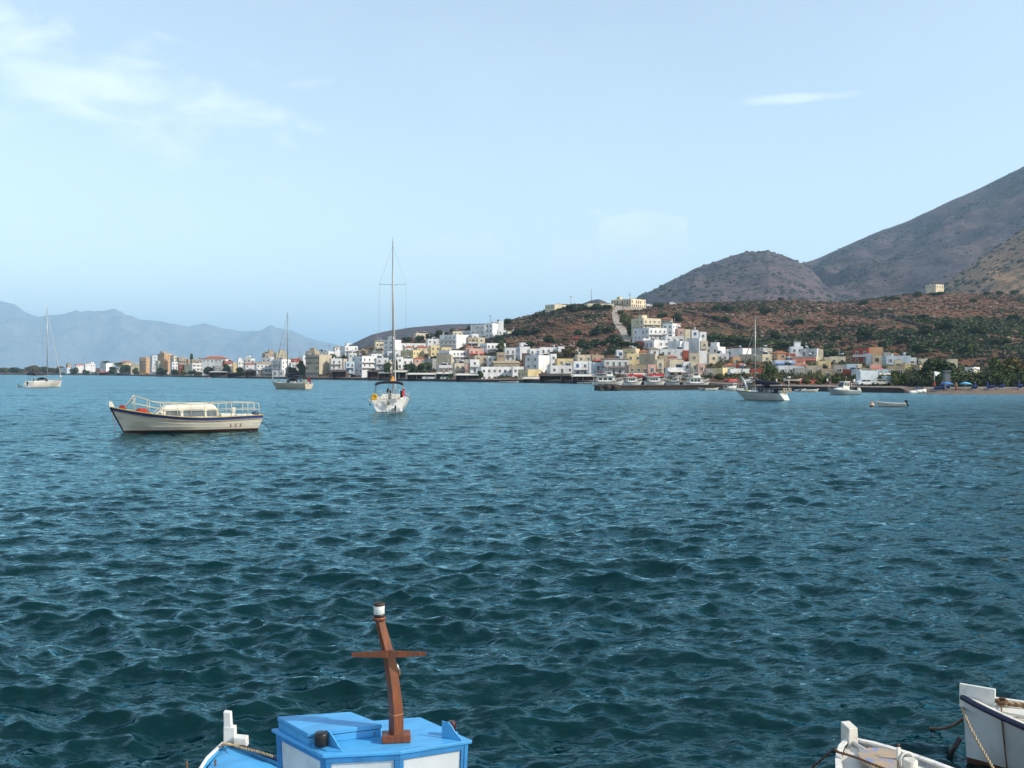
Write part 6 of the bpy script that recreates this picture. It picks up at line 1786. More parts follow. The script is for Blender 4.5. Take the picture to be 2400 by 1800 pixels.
    def topz(x):  # rail top height along the boat
        u = (x + Lh / 2) / Lh
        return np.interp(u, [0, .12, .45, .7, .92, 1], [2.05, 2.10, 2.05, 2.15, 2.95, 2.95])
    for s in (1, -1):
        base = sheer_line(rg, s, 0, -.10, 1, 29)
        top = [Vector((p.x, p.y, float(topz(p.x)))) for p in base]
        b = MB(); b.tube([base[0] + Vector((-.1, 0, 0))] + top[:-1] + [Vector((base[-1].x + .45, base[-1].y * .8, base[-1].z))], .028, 5)
        b.tube([p.lerp(q, .5) for p, q in zip(base, top)], .02, 4)
        b.build('guard_rail', M_rl, R)
        for k in (2, 5, 8, 11, 14, 17, 20, 23, 26):
            MB().tube([base[k], top[k]], .024, 4).build('stanchion', M_rl, R)
    # red gear on the foredeck, seat boxes and engine box aft
    M_red = mat('red_gear', (.42, .05, .03), .9, .4, 5)
    r = random.Random(4)
    for x, w in ((4.2, .35), (2.9, .7)):
        b = MB()
        for i in range(5):
            z = fb((x + Lh/2) / Lh) - .05 + .07 * i; rr = w * (.75 - .1 * i)
            b.tube([(x + cos(a) * rr, sin(a) * rr * .6, z + r.uniform(-.02, .02)) for a in np.linspace(0, 6.2, 14)], .055, 5, closed=True)
        b.build('rope_coil', M_red, R)
    MB().cbox((-2.9, 0, 1.12), .8, 1.5, .35).cbox((-4.2, 0, 1.1), 1.3, 1.7, .22).build('bench', M_hw, R, bevel=.03)
    MB().box(-3.55, -3.33, .25, .5, 1.0, 1.75).build('engine_lever_post', M_hw, R)
    MB().ball((-5.0, .3, 1.25), .28, .22, .2, 0).build('anchor_buoy', mat('buoy_blue', (.03, .05, .12), .6, .2, 3), R)
    # rust streaks of the aft ports
    for x in (-3.2, -3.6, -3.95):
        i = min(range(len(rg)), key=lambda k: abs(rg[k][4].x - x))
        for s in (1, -1):
            p, q = rg[i][5], rg[i][4]; w = .035
            MB().add([(p.x, (p.y + .006) * s, p.z - .02), (p.x + w, (p.y + .006) * s, p.z - .04), (q.x + w * 1.6, (q.y + .006) * s, q.z - .05), (q.x - w, (q.y + .006) * s, q.z - .08)], [(0, 1, 2, 3)]).build('rust_streak', mat('rust', (.38, .13, .02), .9, .4, 6), R)
    # mooring lines
    MB().tube([(Lh/2 - .05, .0, fb(1) - .1), (Lh/2 - .2, .15, .9), (Lh/2 - .35, .2, -.3)], .02, 5).build('mooring_line', mat('old_rope_red', (.3, .12, .08), .9, .3, 9), R)
    MB().tube([(-Lh/2 + .1, .2, 1.0), (-Lh/2 - .9, .6, .3), (-Lh/2 - 1.2, .7, -.3)], .022, 5).build('mooring_line', M_navy, R)
    return R
launch()

# ---- sailing yachts
def yacht(name, label, x, ywl, D, heading, L_, B, fbd, mast_h, hullm, stripem, antim, mastm, opts):
    c = px(x, ywl, D); c.z = 0
    R = root('sailing_yacht', c, heading, label, 'yacht')
    fb = lambda t: fbd * (1 + .28 * max(0, (t - .3) / .7) ** 1.5 + .03 * (1 - t))
    rg = hull_shape(L_, B, fb, .45, opts.get('tr', .72), opts.get('rake', 1.2), 1.7, 26, opts.get('stripe', .08), .05, tr_rake=opts.get('tr_rake', .45), full=.34, mid=.42)
    inst('hull', hull_mesh(rg, [antim, hullm, stripem]), R)
    inst('deck', deck_mesh(rg, opts.get('deck', M_gel), .03, .0), R)
    for s in (1, -1): MB().tube(sheer_line(rg, s, .02, -.02), .03, 4).build('toe_rail', opts.get('toe', M_teak), R)
    z = fbd
    # coachroof with portlights
    ca, cb = -.10 * L_, .22 * L_; w = B * .30
    lo = [(ca, -w, z - .02), (cb, -w * .55, z + .08), (cb, w * .55, z + .08), (ca, w, z - .02)]
    hi = [(ca + .1, -w * .85, z + .52), (cb - .7, -w * .45, z + .36), (cb - .7, w * .45, z + .36), (ca + .1, w * .85, z + .52)]
    MB().hull8(lo, hi).build('coachroof', M_gel if hullm is not M_gelc else M_gelc, R, bevel=.06)
    for s in (1, -1):
        for k in range(3):
            t0 = .12 + k * .25; t1 = t0 + .16
            def P_(t, h): 
                a = Vector(lo[0]).lerp(Vector(lo[1]), t); b_ = Vector(hi[0]).lerp(Vector(hi[1]), t); q = a.lerp(b_, h); return Vector((q.x, (q.y - .015) * (1 if s > 0 else -1), q.z)) 
            v = [P_(t0, .35), P_(t1, .35), P_(t1, .72), P_(t0, .72)]
            v2 = [p + Vector((0, .02 * (1 if s > 0 else -1), 0)) for p in v]
            MB().add(v + v2, [(0, 1, 2, 3), (7, 6, 5, 4), (0, 4, 5, 1), (1, 5, 6, 2), (2, 6, 7, 3), (3, 7, 4, 0)]).build('portlight', M_cglass, R)
    # cockpit coamings and well
    for s in (1, -1):
        MB().box(-.42 * L_, ca, s * B * .30 - .09, s * B * .30 + .09, z - .05, z + .30).build('coaming', M_gel, R, bevel=.03)
    MB().box(-.40 * L_, ca - .15, -B * .22, B * .22, z - .02, z + .03).build('cockpit_sole', M_teak, R)
    if opts.get('wheel', True):
        ww = MB().tube([(-.33 * L_, cos(a) * .42, z + .75 + sin(a) * .42) for a in np.linspace(0, 2 * pi, 17)[:-1]], .02, 5, closed=True)
        ww.build('wheel', M_steel, R)
        MB().box(-.32 * L_, -.32 * L_ + .28, -.15, .15, z, z + 1.0).build('steering_pedestal', M_navy, R, bevel=.03)
    # mast, spreaders, boom, sail cover
    mx = opts.get('mx', .10) * L_
    r = opts.get('mr', .085)
    MB().tube([(mx, 0, z + .3), (mx, 0, mast_h * .6), (mx, 0, mast_h)], [r, r * .9, r * .6], 8).build('mast', mastm, R)
    MB().tube([(mx, 0, mast_h), (mx, 0, mast_h + .45)], .02, 4).build('masthead_aerial', mastm, R)
    sp = []
    for k, f in enumerate(opts.get('spreaders', (.45,))):
        zs = z + (mast_h - z) * f; wd = B * opts.get('spw', .42)
        MB().tube([(mx - .1, -wd, zs + .08), (mx, 0, zs), (mx - .1, wd, zs + .08)], .025, 5).build('spreader', mastm, R)
        sp.append((zs, wd))
    wires = MB()
    for s in (1, -1):
        pts = [(mx - .2, s * B * .46, z)] + [(mx - .1, s * wd, zs + .08) for zs, wd in sp] + [(mx, 0, mast_h * .97)]
        wires.tube(pts, .012, 3)
    wires.tube([(-L_ / 2 + .1, 0, z), (mx, 0, mast_h)], .012, 3)
    wires.build('shrouds', M_mastd, R)
    fs = Vector((L_ / 2 - .15, 0, fb(1))); ft = Vector((mx + .05, 0, mast_h * opts.get('fore', .96)))
    MB().tube([fs, fs.lerp(ft, .08), fs.lerp(ft, .5), ft], [.03, .085, .07, .02], 6).build('furled_genoa', opts.get('genoa', M_sailc), R)
    bz = z + opts.get('boom_z', 1.35); bl = opts.get('boom', .38) * L_
    MB().tube([(mx - .1, 0, bz), (mx - bl, 0, bz - .05)], .06, 6).build('boom', mastm, R)
    cm = opts.get('cover', M_navy)
    MB().tube([(mx - .05, 0, bz + .75), (mx - .25, 0, bz + .35), (mx - bl * .4, 0, bz + .22), (mx - bl * .95, 0, bz + .12)], [.10, .24 * opts.get('cv', 1), .22 * opts.get('cv', 1), .1 * opts.get('cv', 1)], 8).build('sail_cover', cm, R)
    # sprayhood, bimini
    if 'hood' in opts:
        b = MB(); x0 = ca + .9; pr = []
        for k, (dx, hh, ww_) in enumerate(((0.35, .35, .9), (.1, .72, 1.0), (-.5, .95, 1.0), (-1.0, .95, 1.0))):
            for a in np.linspace(0, pi, 9): pr.append((x0 + dx, -cos(a) * B * .33 * ww_, z + .3 + sin(a) ** .6 * hh))
        f_ = [(k * 9 + j, k * 9 + j + 1, k * 9 + j + 10, k * 9 + j + 9) for k in range(3) for j in range(8)]
        b.add(pr, f_, 0, True); b.build('sprayhood', M_navy, R)
    if 'bimini' in opts:
        bw, bx0, bx1, bz_ = opts['bimini']; b = MB(); pr = []
        for xx in (bx0, (bx0 + bx1) / 2, bx1):
            for a in np.linspace(-1, 1, 11): pr.append((xx, a * bw, bz_ + .22 * (1 - abs(a) ** 3.5)))
        nrm = len(pr); pr += [(p[0], p[1], p[2] - .26) for p in pr]
        f_ = []
        for k in range(2):
            for j in range(10): a = k * 11 + j; f_ += [(a, a + 1, a + 12, a + 11), (a + nrm, a + 11 + nrm, a + 12 + nrm, a + 1 + nrm)]
        for k in (0, 2):
            for j in range(10): a = k * 11 + j; f_.append((a, a + nrm, a + 1 + nrm, a + 1))
        for k in range(2):
            for j in (0, 10): a = k * 11 + j; f_.append((a, a + 11, a + 11 + nrm, a + nrm))
        b.add(pr, f_, 0); b.build('bimini_top', M_navy, R)
        b = MB()
        for xx in (bx0 + .05, bx1 - .05):
            for s in (1, -1): b.tube([((bx0 + bx1) / 2, s * (bw + .12), z + .3), (xx, s * bw * .99, bz_ + .02)], .025, 5)
        b.build('bimini_frame', M_mastd, R)
    # guard rails, pulpit, pushpit
    rail(R, rg, 3, 24, .62, 4, .013, M_steel, .05, (.5,))
    b = MB()
    e = [Vector((L_/2 - .9, -B * .13, fb(.93))), Vector((L_/2 - .9, -B * .13, fb(.93) + .65)), Vector((L_/2 - .05, 0, fb(1) + .68)), Vector((L_/2 - .9, B * .13, fb(.93) + .65)), Vector((L_/2 - .9, B * .13, fb(.93)))]
    b.tube(e, .018, 5); b.tube([(L_/2 - .15, 0, fb(1)), (L_/2 - .1, 0, fb(1) + .67)], .018, 5); b.build('pulpit', M_steel, R)
    b = MB(); x_ = -L_/2 + .25; yb = B / 2 * opts.get('tr', .72)
    for h_ in (.35, .68): b.tube([(x_ + 1.0, -yb, z + h_), (x_, -yb * .9, z + h_), (x_, yb * .9, z + h_), (x_ + 1.0, yb, z + h_)], .018, 5)
    for yy in (-yb * .9, -yb * .35, yb * .35, yb * .9): b.tube([(x_, yy, z), (x_, yy, z + .68)], .018, 5)
    b.build('pushpit', M_steel, R)
    return R, rg, fb
A_ = lambda deg: radians(deg)
# 1: the yacht in the middle, stern towards the eye
D1 = F * HC / (966 - HY)
R, rg, fb = yacht('y', 'white yacht seen from its stern with the tallest mast and a black bimini', 919, 966, D1 + 5.5, pi / 2 + A_(-1), 12.2, 4.0, 1.32, 19.3, M_gel, M_gel, M_anti, M_mastd,
    {'tr': .93, 'rake': .9, 'tr_rake': .9, 'mr': .075, 'spreaders': (.30, .72), 'spw': .38, 'fore': .9, 'bimini': (1.5, -4.9, -3.1, 3.1), 'boom_z': 1.75, 'cover': mat('sail_cover_orange', (.50, .22, .03), .8, .2, 3), 'boom': .33})
R.rotation_euler.y = 0; R.rotation_euler.x = 0
R.rotation_euler = (0, 0, pi / 2 + A_(3))
z_ = 1.32
MB().tube([(-5.95, 1.80, z_ + .32), (-5.95, 1.62, z_ + .55), (-5.95, 1.35, z_ + .6), (-5.95, 1.2, z_ + .3), (-5.95, 1.4, z_ + .05), (-5.95, 1.7, z_ + .05)], .09, 6, closed=True).build('horseshoe_buoy', M_ylw, R)
MB().box(-5.98, -5.88, 1.25, 1.75, z_ - .0, z_ + .55).build('horseshoe_case', M_ylw, R, bevel=.03)
MB().ball((-5.8, 1.98, z_ - .1), .17, .17, .26, 0).build('fender', M_gel, R); MB().ball((-5.8, 1.95, z_ - .5), .1, .1, .1, 0).build('fender_ball', M_navy, R)
flag(R, Vector((-5.95, -1.65, z_ + .3)), .75, .75, M_flag)
MB().box(-5.9, -5.5, -1.55, -1.25, z_ + .25, z_ + 1.0).build('rail_outboard', M_out, R, bevel=.08)
MB().box(-6.03, -5.98, -.12, .12, .75, 1.1, 0).box(-6.0, -5.95, -.22, -.16, .3, 2.0, 1).box(-6.0, -5.95, .16, .22, .3, 2.0, 1).build('boarding_ladder', [M_teak, M_steel], R)
for yy in (1.25, -.45): MB().ball((-6.0, yy, .75), .04, .06, .06, 0).build('exhaust_port', M_out, R)
MB().ball((-4.6, .1, z_ + .95), .22, .2, .28, 0).build('binnacle_cover', M_navy, R)
MB().tube([(-5.7, -.05, z_), (-5.7, -.05, z_ + 1.1)], .02, 5).tube([(-5.7, -.35, z_), (-5.7, -.35, z_ + .9)], .02, 5).build('stern_staff', M_steel, R)
# its grey inflatable dinghy behind the stern
def dinghy(loc, rz, label, L_=2.6, m=None):
    R = root('dinghy', loc, rz, label, 'dinghy')
    m = m or mat('dinghy_hypalon', (.62, .64, .66), .5, .1, 2)
    pts = [(-L_/2, -.5, .28), (0, -.55, .28), (L_*.32, -.42, .32), (L_/2, 0, .42), (L_*.32, .42, .32), (0, .55, .28), (-L_/2, .5, .28)]
    MB().tube(pts, [.12, .2, .2, .2, .2, .2, .12], 9).build('tube', m, R)
    MB().box(-L_/2 + .2, L_*.35, -.42, .42, .12, .18).build('floor', M_gelg, R)
    MB().box(-L_/2 + .12, -L_/2 + .18, -.42, .42, .1, .55).build('transom', M_gelg, R)
    MB().box(-.15, .15, -.45, .45, .34, .38).build('thwart', M_teak, R)
    outboard(R, -L_/2 + .1, .5, .62)
    return R
dinghy(px(927, 966, D1 - 2.2).xy.to_3d(), pi / 2 + .1, 'grey white dinghy with a black outboard behind the middle yacht')
# 2: leftmost yacht
D2 = F * HC / (907.5 - HY)
R, rg, fb = yacht('y', 'white yacht with pale mast, leftmost boat of the bay', 105, 907.5, D2, A_(75), 13.6, 4.1, 1.45, 22.0, M_gel, M_gel, M_anti, M_alu,
    {'tr': .85, 'rake': .8, 'tr_rake': .9, 'mr': .13, 'spreaders': (.28, .62), 'spw': .36, 'fore': .92, 'hood': 1, 'bimini': (1.4, -5.2, -3.0, 3.6), 'boom_z': 1.8, 'genoa': M_sailc, 'boom': .42, 'mx': .07})
outboard(R, -6.4, 1.2, .9)
dinghy(R.location + Vector((-5.2, -3.6, 0)), 1.9, 'pale dinghy tied to the stern of the leftmost yacht')
MB().ball((6.2, 0, 2.9), .28, .28, .3, 0).build('bow_lamp', M_gel, R)
# 3: cream yacht, bow left, stern rounded to the right
D3 = F * HC / (911.5 - HY)
R, rg, fb = yacht('y', 'cream yacht with two forestays and a red ensign, left of the middle one', 679, 911.5, D3, A_(143), 13.5, 3.9, 1.35, 19.0, M_gelc, M_gelc, M_antib, M_mastd,
    {'tr': .7, 'rake': 1.7, 'tr_rake': -.5, 'mr': .13, 'spreaders': (.62,), 'spw': .3, 'fore': .98, 'hood': 1, 'boom_z': 1.5, 'genoa': M_mastd, 'bimini': (1.1, -5.0, -2.6, 3.2), 'boom': .36, 'mx': .06})
MB().tube([(4.3, 0, 1.7), (3.7, 0, 5.5), (1.3, 0, 13)], [.1, .09, .03], 6).build('furled_staysail', M_mastd, R)
flag(R, Vector((-6.6, 0, 1.5)), 1.6, 1.1, mat('ensign_red', (.62, .06, .09), .8, .2, 3))
MB().box(6.7, 7.6, -.14, .14, 1.75, 1.9).build('bowsprit', M_gelc, R)
MB().tube([(-5.8, 1.2 * cos(a) * .28, 1.95 + sin(a) * .33) for a in np.linspace(0, 6.28, 13)[:-1]], .07, 5, closed=True).build('lifebuoy', M_ylw, R)
# 4: grey hulled yacht with dark boom cover, bow left
D4 = F * HC / (938 - HY)
R, rg, fb = yacht('y', 'grey white yacht with a black boom cover moored off the jetty', 1789, 938, D4, A_(134), 9.4, 3.1, 1.15, 12.4, M_gelg, M_navy, M_antib, M_alu,
    {'tr': .68, 'rake': 1.9, 'tr_rake': 1.1, 'mr': .075, 'spreaders': (.5,), 'spw': .3, 'fore': .9, 'stripe': .09, 'boom_z': 1.25, 'boom': .48, 'mx': .12, 'cv': 1.5, 'genoa': M_mastd, 'hood': 1, 'toe': M_gelg, 'wheel': False})
R.location.y += 1.0
for s in (1, -1):
    MB().box(-3.7, -.3, s * 1.42 - .012, s * 1.42 + .012, 1.15, 1.80).build('weather_cloth', M_navy, R)
tx = bpy.data.curves.new('registration', 'FONT'); tx.body = 'LS 108 B'; tx.size = .52; tx.extrude = .004; tx.align_x = 'CENTER'
tx.materials.append(M_gel); 
to = bpy.data.objects.new('registration', tx); COL.objects.link(to); bpy.context.view_layer.update()
tme = bpy.data.meshes.new_from_object(to.evaluated_get(bpy.context.evaluated_depsgraph_get())); bpy.data.objects.remove(to)
to = inst('registration', tme, R, (-2.0, 1.44, 1.28), (pi / 2, 0, pi))
MB().tube([(2.2, .5, 1.15), (2.35, .55, 2.0), (2.7, .6, 2.9), (3.15, .65, 3.6)], [.15, .17, .13, .05], 8).build('windsurf_sail', M_gel, R)
MB().tube([(2.16, .5, 1.10), (2.3, .54, 1.6)], [.17, .19], 8).build('sail_foot', mat('sail_yellow', (.75, .68, .08), .8, .1, 3), R)
MB().tube([(-4.1, -.9, 1.1), (-4.1, -.9, 3.4)], .045, 6).build('radar_pole', M_alu, R)
MB().lathe([(.05, 3.3), (.26, 3.38), (.28, 3.5), (.2, 3.6)], 10, (-4.1, -.9, 0)).build('radar_dome', M_gel, R)
for s in (.9, -.9): MB().tube([(-4.35, s + cos(a) * .2, 1.55 + sin(a) * .3) for a in np.linspace(0, 6.28, 13)[:-1]], .06, 5, closed=True).build('lifebuoy', mat('lifebuoy_orange', (.62, .35, .08), .7, .2, 3), R)
MB().box(2.0, 4.2, -.3, .3, 1.3, 1.45).build('deck_gear', M_gel, R, bevel=.04)

# ---- small open boat with black outboard
def skiff(x, ywl, rz, L_, label, outb=True, D=None, m=None, name='small_boat', cat='boat', k=1.0):
    D = D or F * HC / (ywl - HY); c = px(x, ywl, D); c.z = 0
    R = root(name, c, rz, label, cat)
    fb = lambda t: .42 + .22 * max(0, (t - .4) / .6) ** 1.6
    rg = hull_shape(L_, L_ * .36, fb, .2, .85, .45, 1.6, 16, .07, .05, full=.3)
    m = m or M_gel
    inst('hull', hull_mesh(rg, [M_antib, m, m]), R)
    inst('inner_hull', deck_mesh(rg, mat('boat_inside', (.45, .44, .40), .7, .2, 2), .26, .1, camber=0), R)
    for s in (1, -1): MB().tube(sheer_line(rg, s, .0, -.02), .045, 5).build('gunwale', m, R)
    for xx in (-.22, .12): MB().box(xx * L_ - .14, xx * L_ + .14, -L_ * .15, L_ * .15, .30, .34).build('thwart', M_teak, R)
    if outb: outboard(R, -L_/2 - .0, .42, .72, tilt=radians(24))
    return R
R = skiff(2087, 953, pi - .25, 3.5, 'small white open boat with a black outboard, nearest the beach')
MB().lathe([(.05, -.1), (.28, .05), (.30, .3), (.12, .55), (.04, .62)], 10).build('buoy', mat('buoy_orange', (.55, .22, .12), .6, .2, 3), None, (lambda p: (p.x, p.y, 0))(px(2043, 953, F * HC / (953 - HY)))); o = bpy.data.objects['buoy']; tag(o, 'orange and white mooring buoy left of the small open boat', 'buoy')
MB().lathe([(.31, .18), (.31, .32)], 10).build('band', M_gel, o)
# ---- cabin motor boats
def motorboat(x, ywl, rz, L_, label, D=None, hm=None, style='cuddy', top=None, sc_=1.0):
    D = D or F * HC / (ywl - HY); c = px(x, ywl, D); c.z = 0
    R = root('motor_boat', c, rz, label, 'boat')
    fb = lambda t: L_ * (.105 + .055 * max(0, (t - .35) / .65) ** 1.5)
    rg = hull_shape(L_, L_ * .33, fb, .3, .88, L_ * .11, 1.7, 22, .08, .05, full=.28)
    hm = hm or M_gel
    inst('hull', hull_mesh(rg, [M_antib, hm, M_gel]), R); inst('deck', deck_mesh(rg, M_gel, .04, .02), R)
    z = fb(.5); w = L_ * .12
    lo = [(-.02 * L_, -w, z - .05), (.30 * L_, -w * .6, z + .05), (.30 * L_, w * .6, z + .05), (-.02 * L_, w, z - .05)]
    hi = [(.02 * L_, -w * .9, z + .45), (.20 * L_, -w * .55, z + .38), (.20 * L_, w * .55, z + .38), (.02 * L_, w * .9, z + .45)]
    MB().hull8(lo, hi).build('foredeck_cabin', M_gel, R, bevel=.05)
    h = L_ * .20
    lo = [(-.12 * L_, -w, z - .05), (.10 * L_, -w * .92, z + .3), (.10 * L_, w * .92, z + .3), (-.12 * L_, w, z - .05)]
    hi = [(-.13 * L_, -w * .88, z + h), (.015 * L_, -w * .8, z + h), (.015 * L_, w * .8, z + h), (-.13 * L_, w * .88, z + h)]
    MB().hull8(lo, hi).build('wheelhouse', M_gel, R, bevel=.04)
    MB().box(-.17 * L_, .04 * L_, -w * .98, w * .98, z + h + .003, z + h + .09).build('wheelhouse_roof', M_gel, R, bevel=.03)
    for s in (1, -1):
        def P_(t, k):
            a = Vector((-.12 * L_, w, z - .05)).lerp(Vector((.10 * L_, w * .92, z + .3)), t); b_ = Vector(hi[3]).lerp(Vector(hi[2]), t); q = a.lerp(b_, k); return Vector((q.x, s * (q.y + .02), q.z))
        for t0, t1 in ((.10, .48), (.55, .92)):
            v = [P_(t0, .5), P_(t1, .5 if t1 < .9 else .46), P_(t1, .88), P_(t0, .88)]
            MB().add(v, [(0, 1, 2, 3)] if s < 0 else [(3, 2, 1, 0)]).build('window', M_cglass, R)
    a = Vector((.10 * L_, 0, z + .3)); b_ = Vector((.015 * L_, 0, z + h)); d = Vector((.02, 0, .01))
    q1, q2 = a.lerp(b_, .2) + d, a.lerp(b_, .88) + d
    MB().add([(q1.x, -w * .78, q1.z), (q1.x, w * .78, q1.z), (q2.x, w * .7, q2.z), (q2.x, -w * .7, q2.z)], [(0, 1, 2, 3)]).build('windscreen', M_cglass, R)
    rail(R, rg, 12, 22, .5, 3, .015, M_steel, .05, ())
    outboard(R, -L_/2, z * .7, 1.2, M_gel if style == 'white' else M_out)
    if top:
        MB().box(-.42 * L_, -.17 * L_, -w, w, z + h * .95, z + h * .95 + .07).build('sun_awning', top, R)
        b = MB()
        for xx in (-.41, -.19):
            for s in (1, -1): b.tube([(xx * L_, s * w * .95, z), (xx * L_, s * w * .95, z + h * .95)], .02, 4)
        b.build('awning_frame', M_steel, R)
    MB().tube([(-.1 * L_, 0, z + h + .08), (-.12 * L_, 0, z + h + 1.1)], .02, 4).build('aerial', M_steel, R)
    return R
R = motorboat(1975, 924, pi + A_(24), 7.3, 'grey blue hulled motor cruiser with a white wheelhouse off the right quay', D=F * HC / (925 - HY), hm=mat('hull_grey_blue', (.30, .38, .42), .4, .1, .7), style='white', top=M_navy)
R.scale = (1, 1, 1.05)
MB().box(-3.6, -3.3, -.9, -.6, 2.3, 2.75).build('stern_float', M_gel, R); MB().tube([(-3.45, -.75, .7), (-3.45, -.75, 2.4)], .03, 4).build('float_pole', M_steel, R)
motorboat(1717, 915.5, pi + A_(22), 5.2, 'white motor boat with a cabin moored right of the jetty', D=224, top=M_awnr)
skiff(1668, 915, .2, 3.4, 'low white dinghy moored at the jetty, right of the tour boats', True, D=226)
skiff(1650, 914.5, pi, 2.6, 'tiny pale boat beside the low white dinghy', False, D=227, m=M_gelg)
skiff(1898, 918, .1, 4.0, 'white speedboat moored at the right quay', True, D=210)
skiff(1876, 917, 0, 2.4, 'tiny grey boat left of the white speedboat', False, D=213, m=M_gelg)
skiff(2003, 922, 2.4, 2.0, 'little white boat at the right end of the quay wall', False, D=200)
skiff(483, 886, .4, 5.5, 'small white boat below the red roofed villa', True, D=F * HC / (886.8 - HY))
skiff(1186, 897.2, pi + .2, 5.5, 'white speedboat moored at the long white waterfront building', True, D=F * HC / (897.3 - HY))
skiff(1204, 897, 0, 4.0, 'small white boat right of the moored speedboat', False, D=F * HC / (897.4 - HY))
skiff(78, 879, 0, 7, 'white boat at the far left shore behind the leftmost yacht', False, D=960)
skiff(1370, 899, 0, 5, 'small grey boat left of the first tour boat', False, D=345, m=M_gelg)
# ---- tour boats behind the jetty
def tour_boat(x0, x1, ywl, ytop, label, D, bow=1, red=0, ny=4):
    L_ = (x1 - x0) / F * D; c = px((x0 + x1) / 2, ywl, D); c.z = 0
    R = root('tour_boat', c, 0.12 if bow > 0 else pi - .12, label, 'tour boat')
    fb = lambda t: 1.15 + .75 * max(0, (t - .45) / .55) ** 1.6 + .15 * (1 - t)
    B = 3.8
    rg = hull_shape(L_, B, fb, .5, .8, 1.0, 1.7, 22, .18, .12, full=.3)
    inst('hull', hull_mesh(rg, [M_anti, M_gel, mat('hull_band_navy', (.02, .03, .09), .5, .2, 2)]), R); inst('deck', deck_mesh(rg, M_gel, .08, .02), R)
    z = 1.15; top = zof(ytop, D); w = B * .38; h1 = min(z + 2.1, top * .62)
    xa, xb = -L_ * .36, L_ * .22
    lo = [(xa, -w, z - .1), (xb, -w, z - .1), (xb, w, z - .1), (xa, w, z - .1)]; hi = [(xa, -w, h1), (xb - .7, -w * .92, h1), (xb - .7, w * .92, h1), (xa, w, h1)]
    MB().hull8(lo, hi).build('saloon', M_gel, R, bevel=.05)
    n = max(3, int((xb - xa) / 1.5)); wd = (xb - xa - 1.2) / n
    wm = MB().box(0, 1, -.02, .01, 0, 1).mesh('window', [M_cglass])
    for s in (-1, 1):
        for i in range(n): inst('window', wm, R, (xa + .25 + i * wd, s * (w * .99 + .012), z + .55), (0, 0, 0), (wd * .72, 1, max(.5, h1 - z - .95)))
    MB().box(xa - 1.2, xb - .3, -w - .25, w + .25, h1 + .003, h1 + .12).build('upper_deck', M_gel, R)
    # upper wheelhouse and canopy
    wx0, wx1 = (xb - 3.0, xb - .8)
    MB().hull8([(wx0, -w * .7, h1 + .12), (wx1, -w * .7, h1 + .12), (wx1, w * .7, h1 + .12), (wx0, w * .7, h1 + .12)],
               [(wx0, -w * .66, top - .3), (wx1 - .6, -w * .62, top - .3), (wx1 - .6, w * .62, top - .3), (wx0, w * .66, top - .3)]).build('wheelhouse', M_gel, R, bevel=.05)
    for s in (-1, 1): inst('window', wm, R, (wx0 + .3, s * (w * .68 + .02), h1 + (top - h1) * .45), (0, 0, 0), (1.2, 1, max(.35, (top - h1) * .3)))
    MB().box(wx0 - .2, wx1 - .3, -w * .8, w * .8, top - .297, top - .2).build('wheelhouse_roof', M_gel, R)
    if red:
        MB().box(xa - .6, wx0 - .3, -w, w, top - .45, top - .36).build('canopy', M_awnr, R)
        for i in range(4):
            for s in (-1, 1): MB().tube([(xa - .4 + i * (wx0 - xa) / 3.3, s * w * .95, h1 + .1), (xa - .4 + i * (wx0 - xa) / 3.3, s * w * .95, top - .45)], .035, 4).build('canopy_post', M_steel, R)
    if red == 2:
        for i in range(3):
            for s in (-1, 1): MB().box(xa + i * 1.6, xa + i * 1.6 + 1.3, s * (w + .1) - .03, s * (w + .1) + .03, h1 + .3, h1 + 1.0).build('side_banner', M_flag, R)
    rail(R, rg, 14, 22, .7, 2, .03, M_gel, .05, (.5,))
    b = MB()
    for s in (-1, 1): b.tube([(xa - 1.1, s * (w + .2), h1 + .12), (xa - 1.1, s * (w + .2), h1 + .95), (xb - 3, s * (w + .2), h1 + .95)], .03, 4)
    b.build('upper_rail', M_gel, R)
    MB().tube([(wx0 + .5, 0, top - .2), (wx0 + .5, 0, top + 1.4)], .04, 4).build('mast', M_gel, R)
tour_boat(1388, 1464, 902.5, 869, 'white two deck tour boat, leftmost one behind the jetty', 305, 1, 1)
tour_boat(1462, 1507, 904, 873, 'white tour boat with dark red side banners, second from the left', 292, 1, 2)
tour_boat(1512, 1562, 903, 871, 'white tour boat with open aft deck, third behind the jetty', 300, 1, 2)
tour_boat(1556, 1592, 905, 884, 'low navy and white boat between third and last tour boat', 290, -1, 0)
tour_boat(1604, 1665, 906, 872, 'white tour boat with four big windows, rightmost behind the jetty', 262, 1, 1)
# fishing boat ashore beyond the quay and racing sculls rack
def boat_on_land(x0, x1, D, label, cm):
    L_ = (x1 - x0) / F * D; P = at((x0 + x1) / 2, D); 
    R = root('boat_ashore', P + Vector((0, 0, .75)), .1, label, 'boat')
    rg = hull_shape(L_, 2.0, lambda t: .8 + .3 * max(0, (t - .5) * 2) ** 2, .5, .8, .7, 1.6, 16, .25, .1)
    inst('hull', hull_mesh(rg, [cm, M_gelc, M_navy]), R); inst('deck', deck_mesh(rg, M_gelc, .1, .05), R)
    for xx in (-.3, .25): MB().box(xx * L_ - .15, xx * L_ + .15, -.8, .8, -.8, -.2).build('cradle', M_wood, R)
boat_on_land(1838, 1882, 236, 'long cream and navy boat standing ashore before the red awning', M_anti)
boat_on_land(1760, 1778, 238, 'small pale boat ashore behind the black yacht', M_anti)
motorboat(1757, 906, pi + .2, 4.6, 'small boat with a pink canopy behind the bow of the black yacht', D=238, top=M_awnr).location.z = 1.5
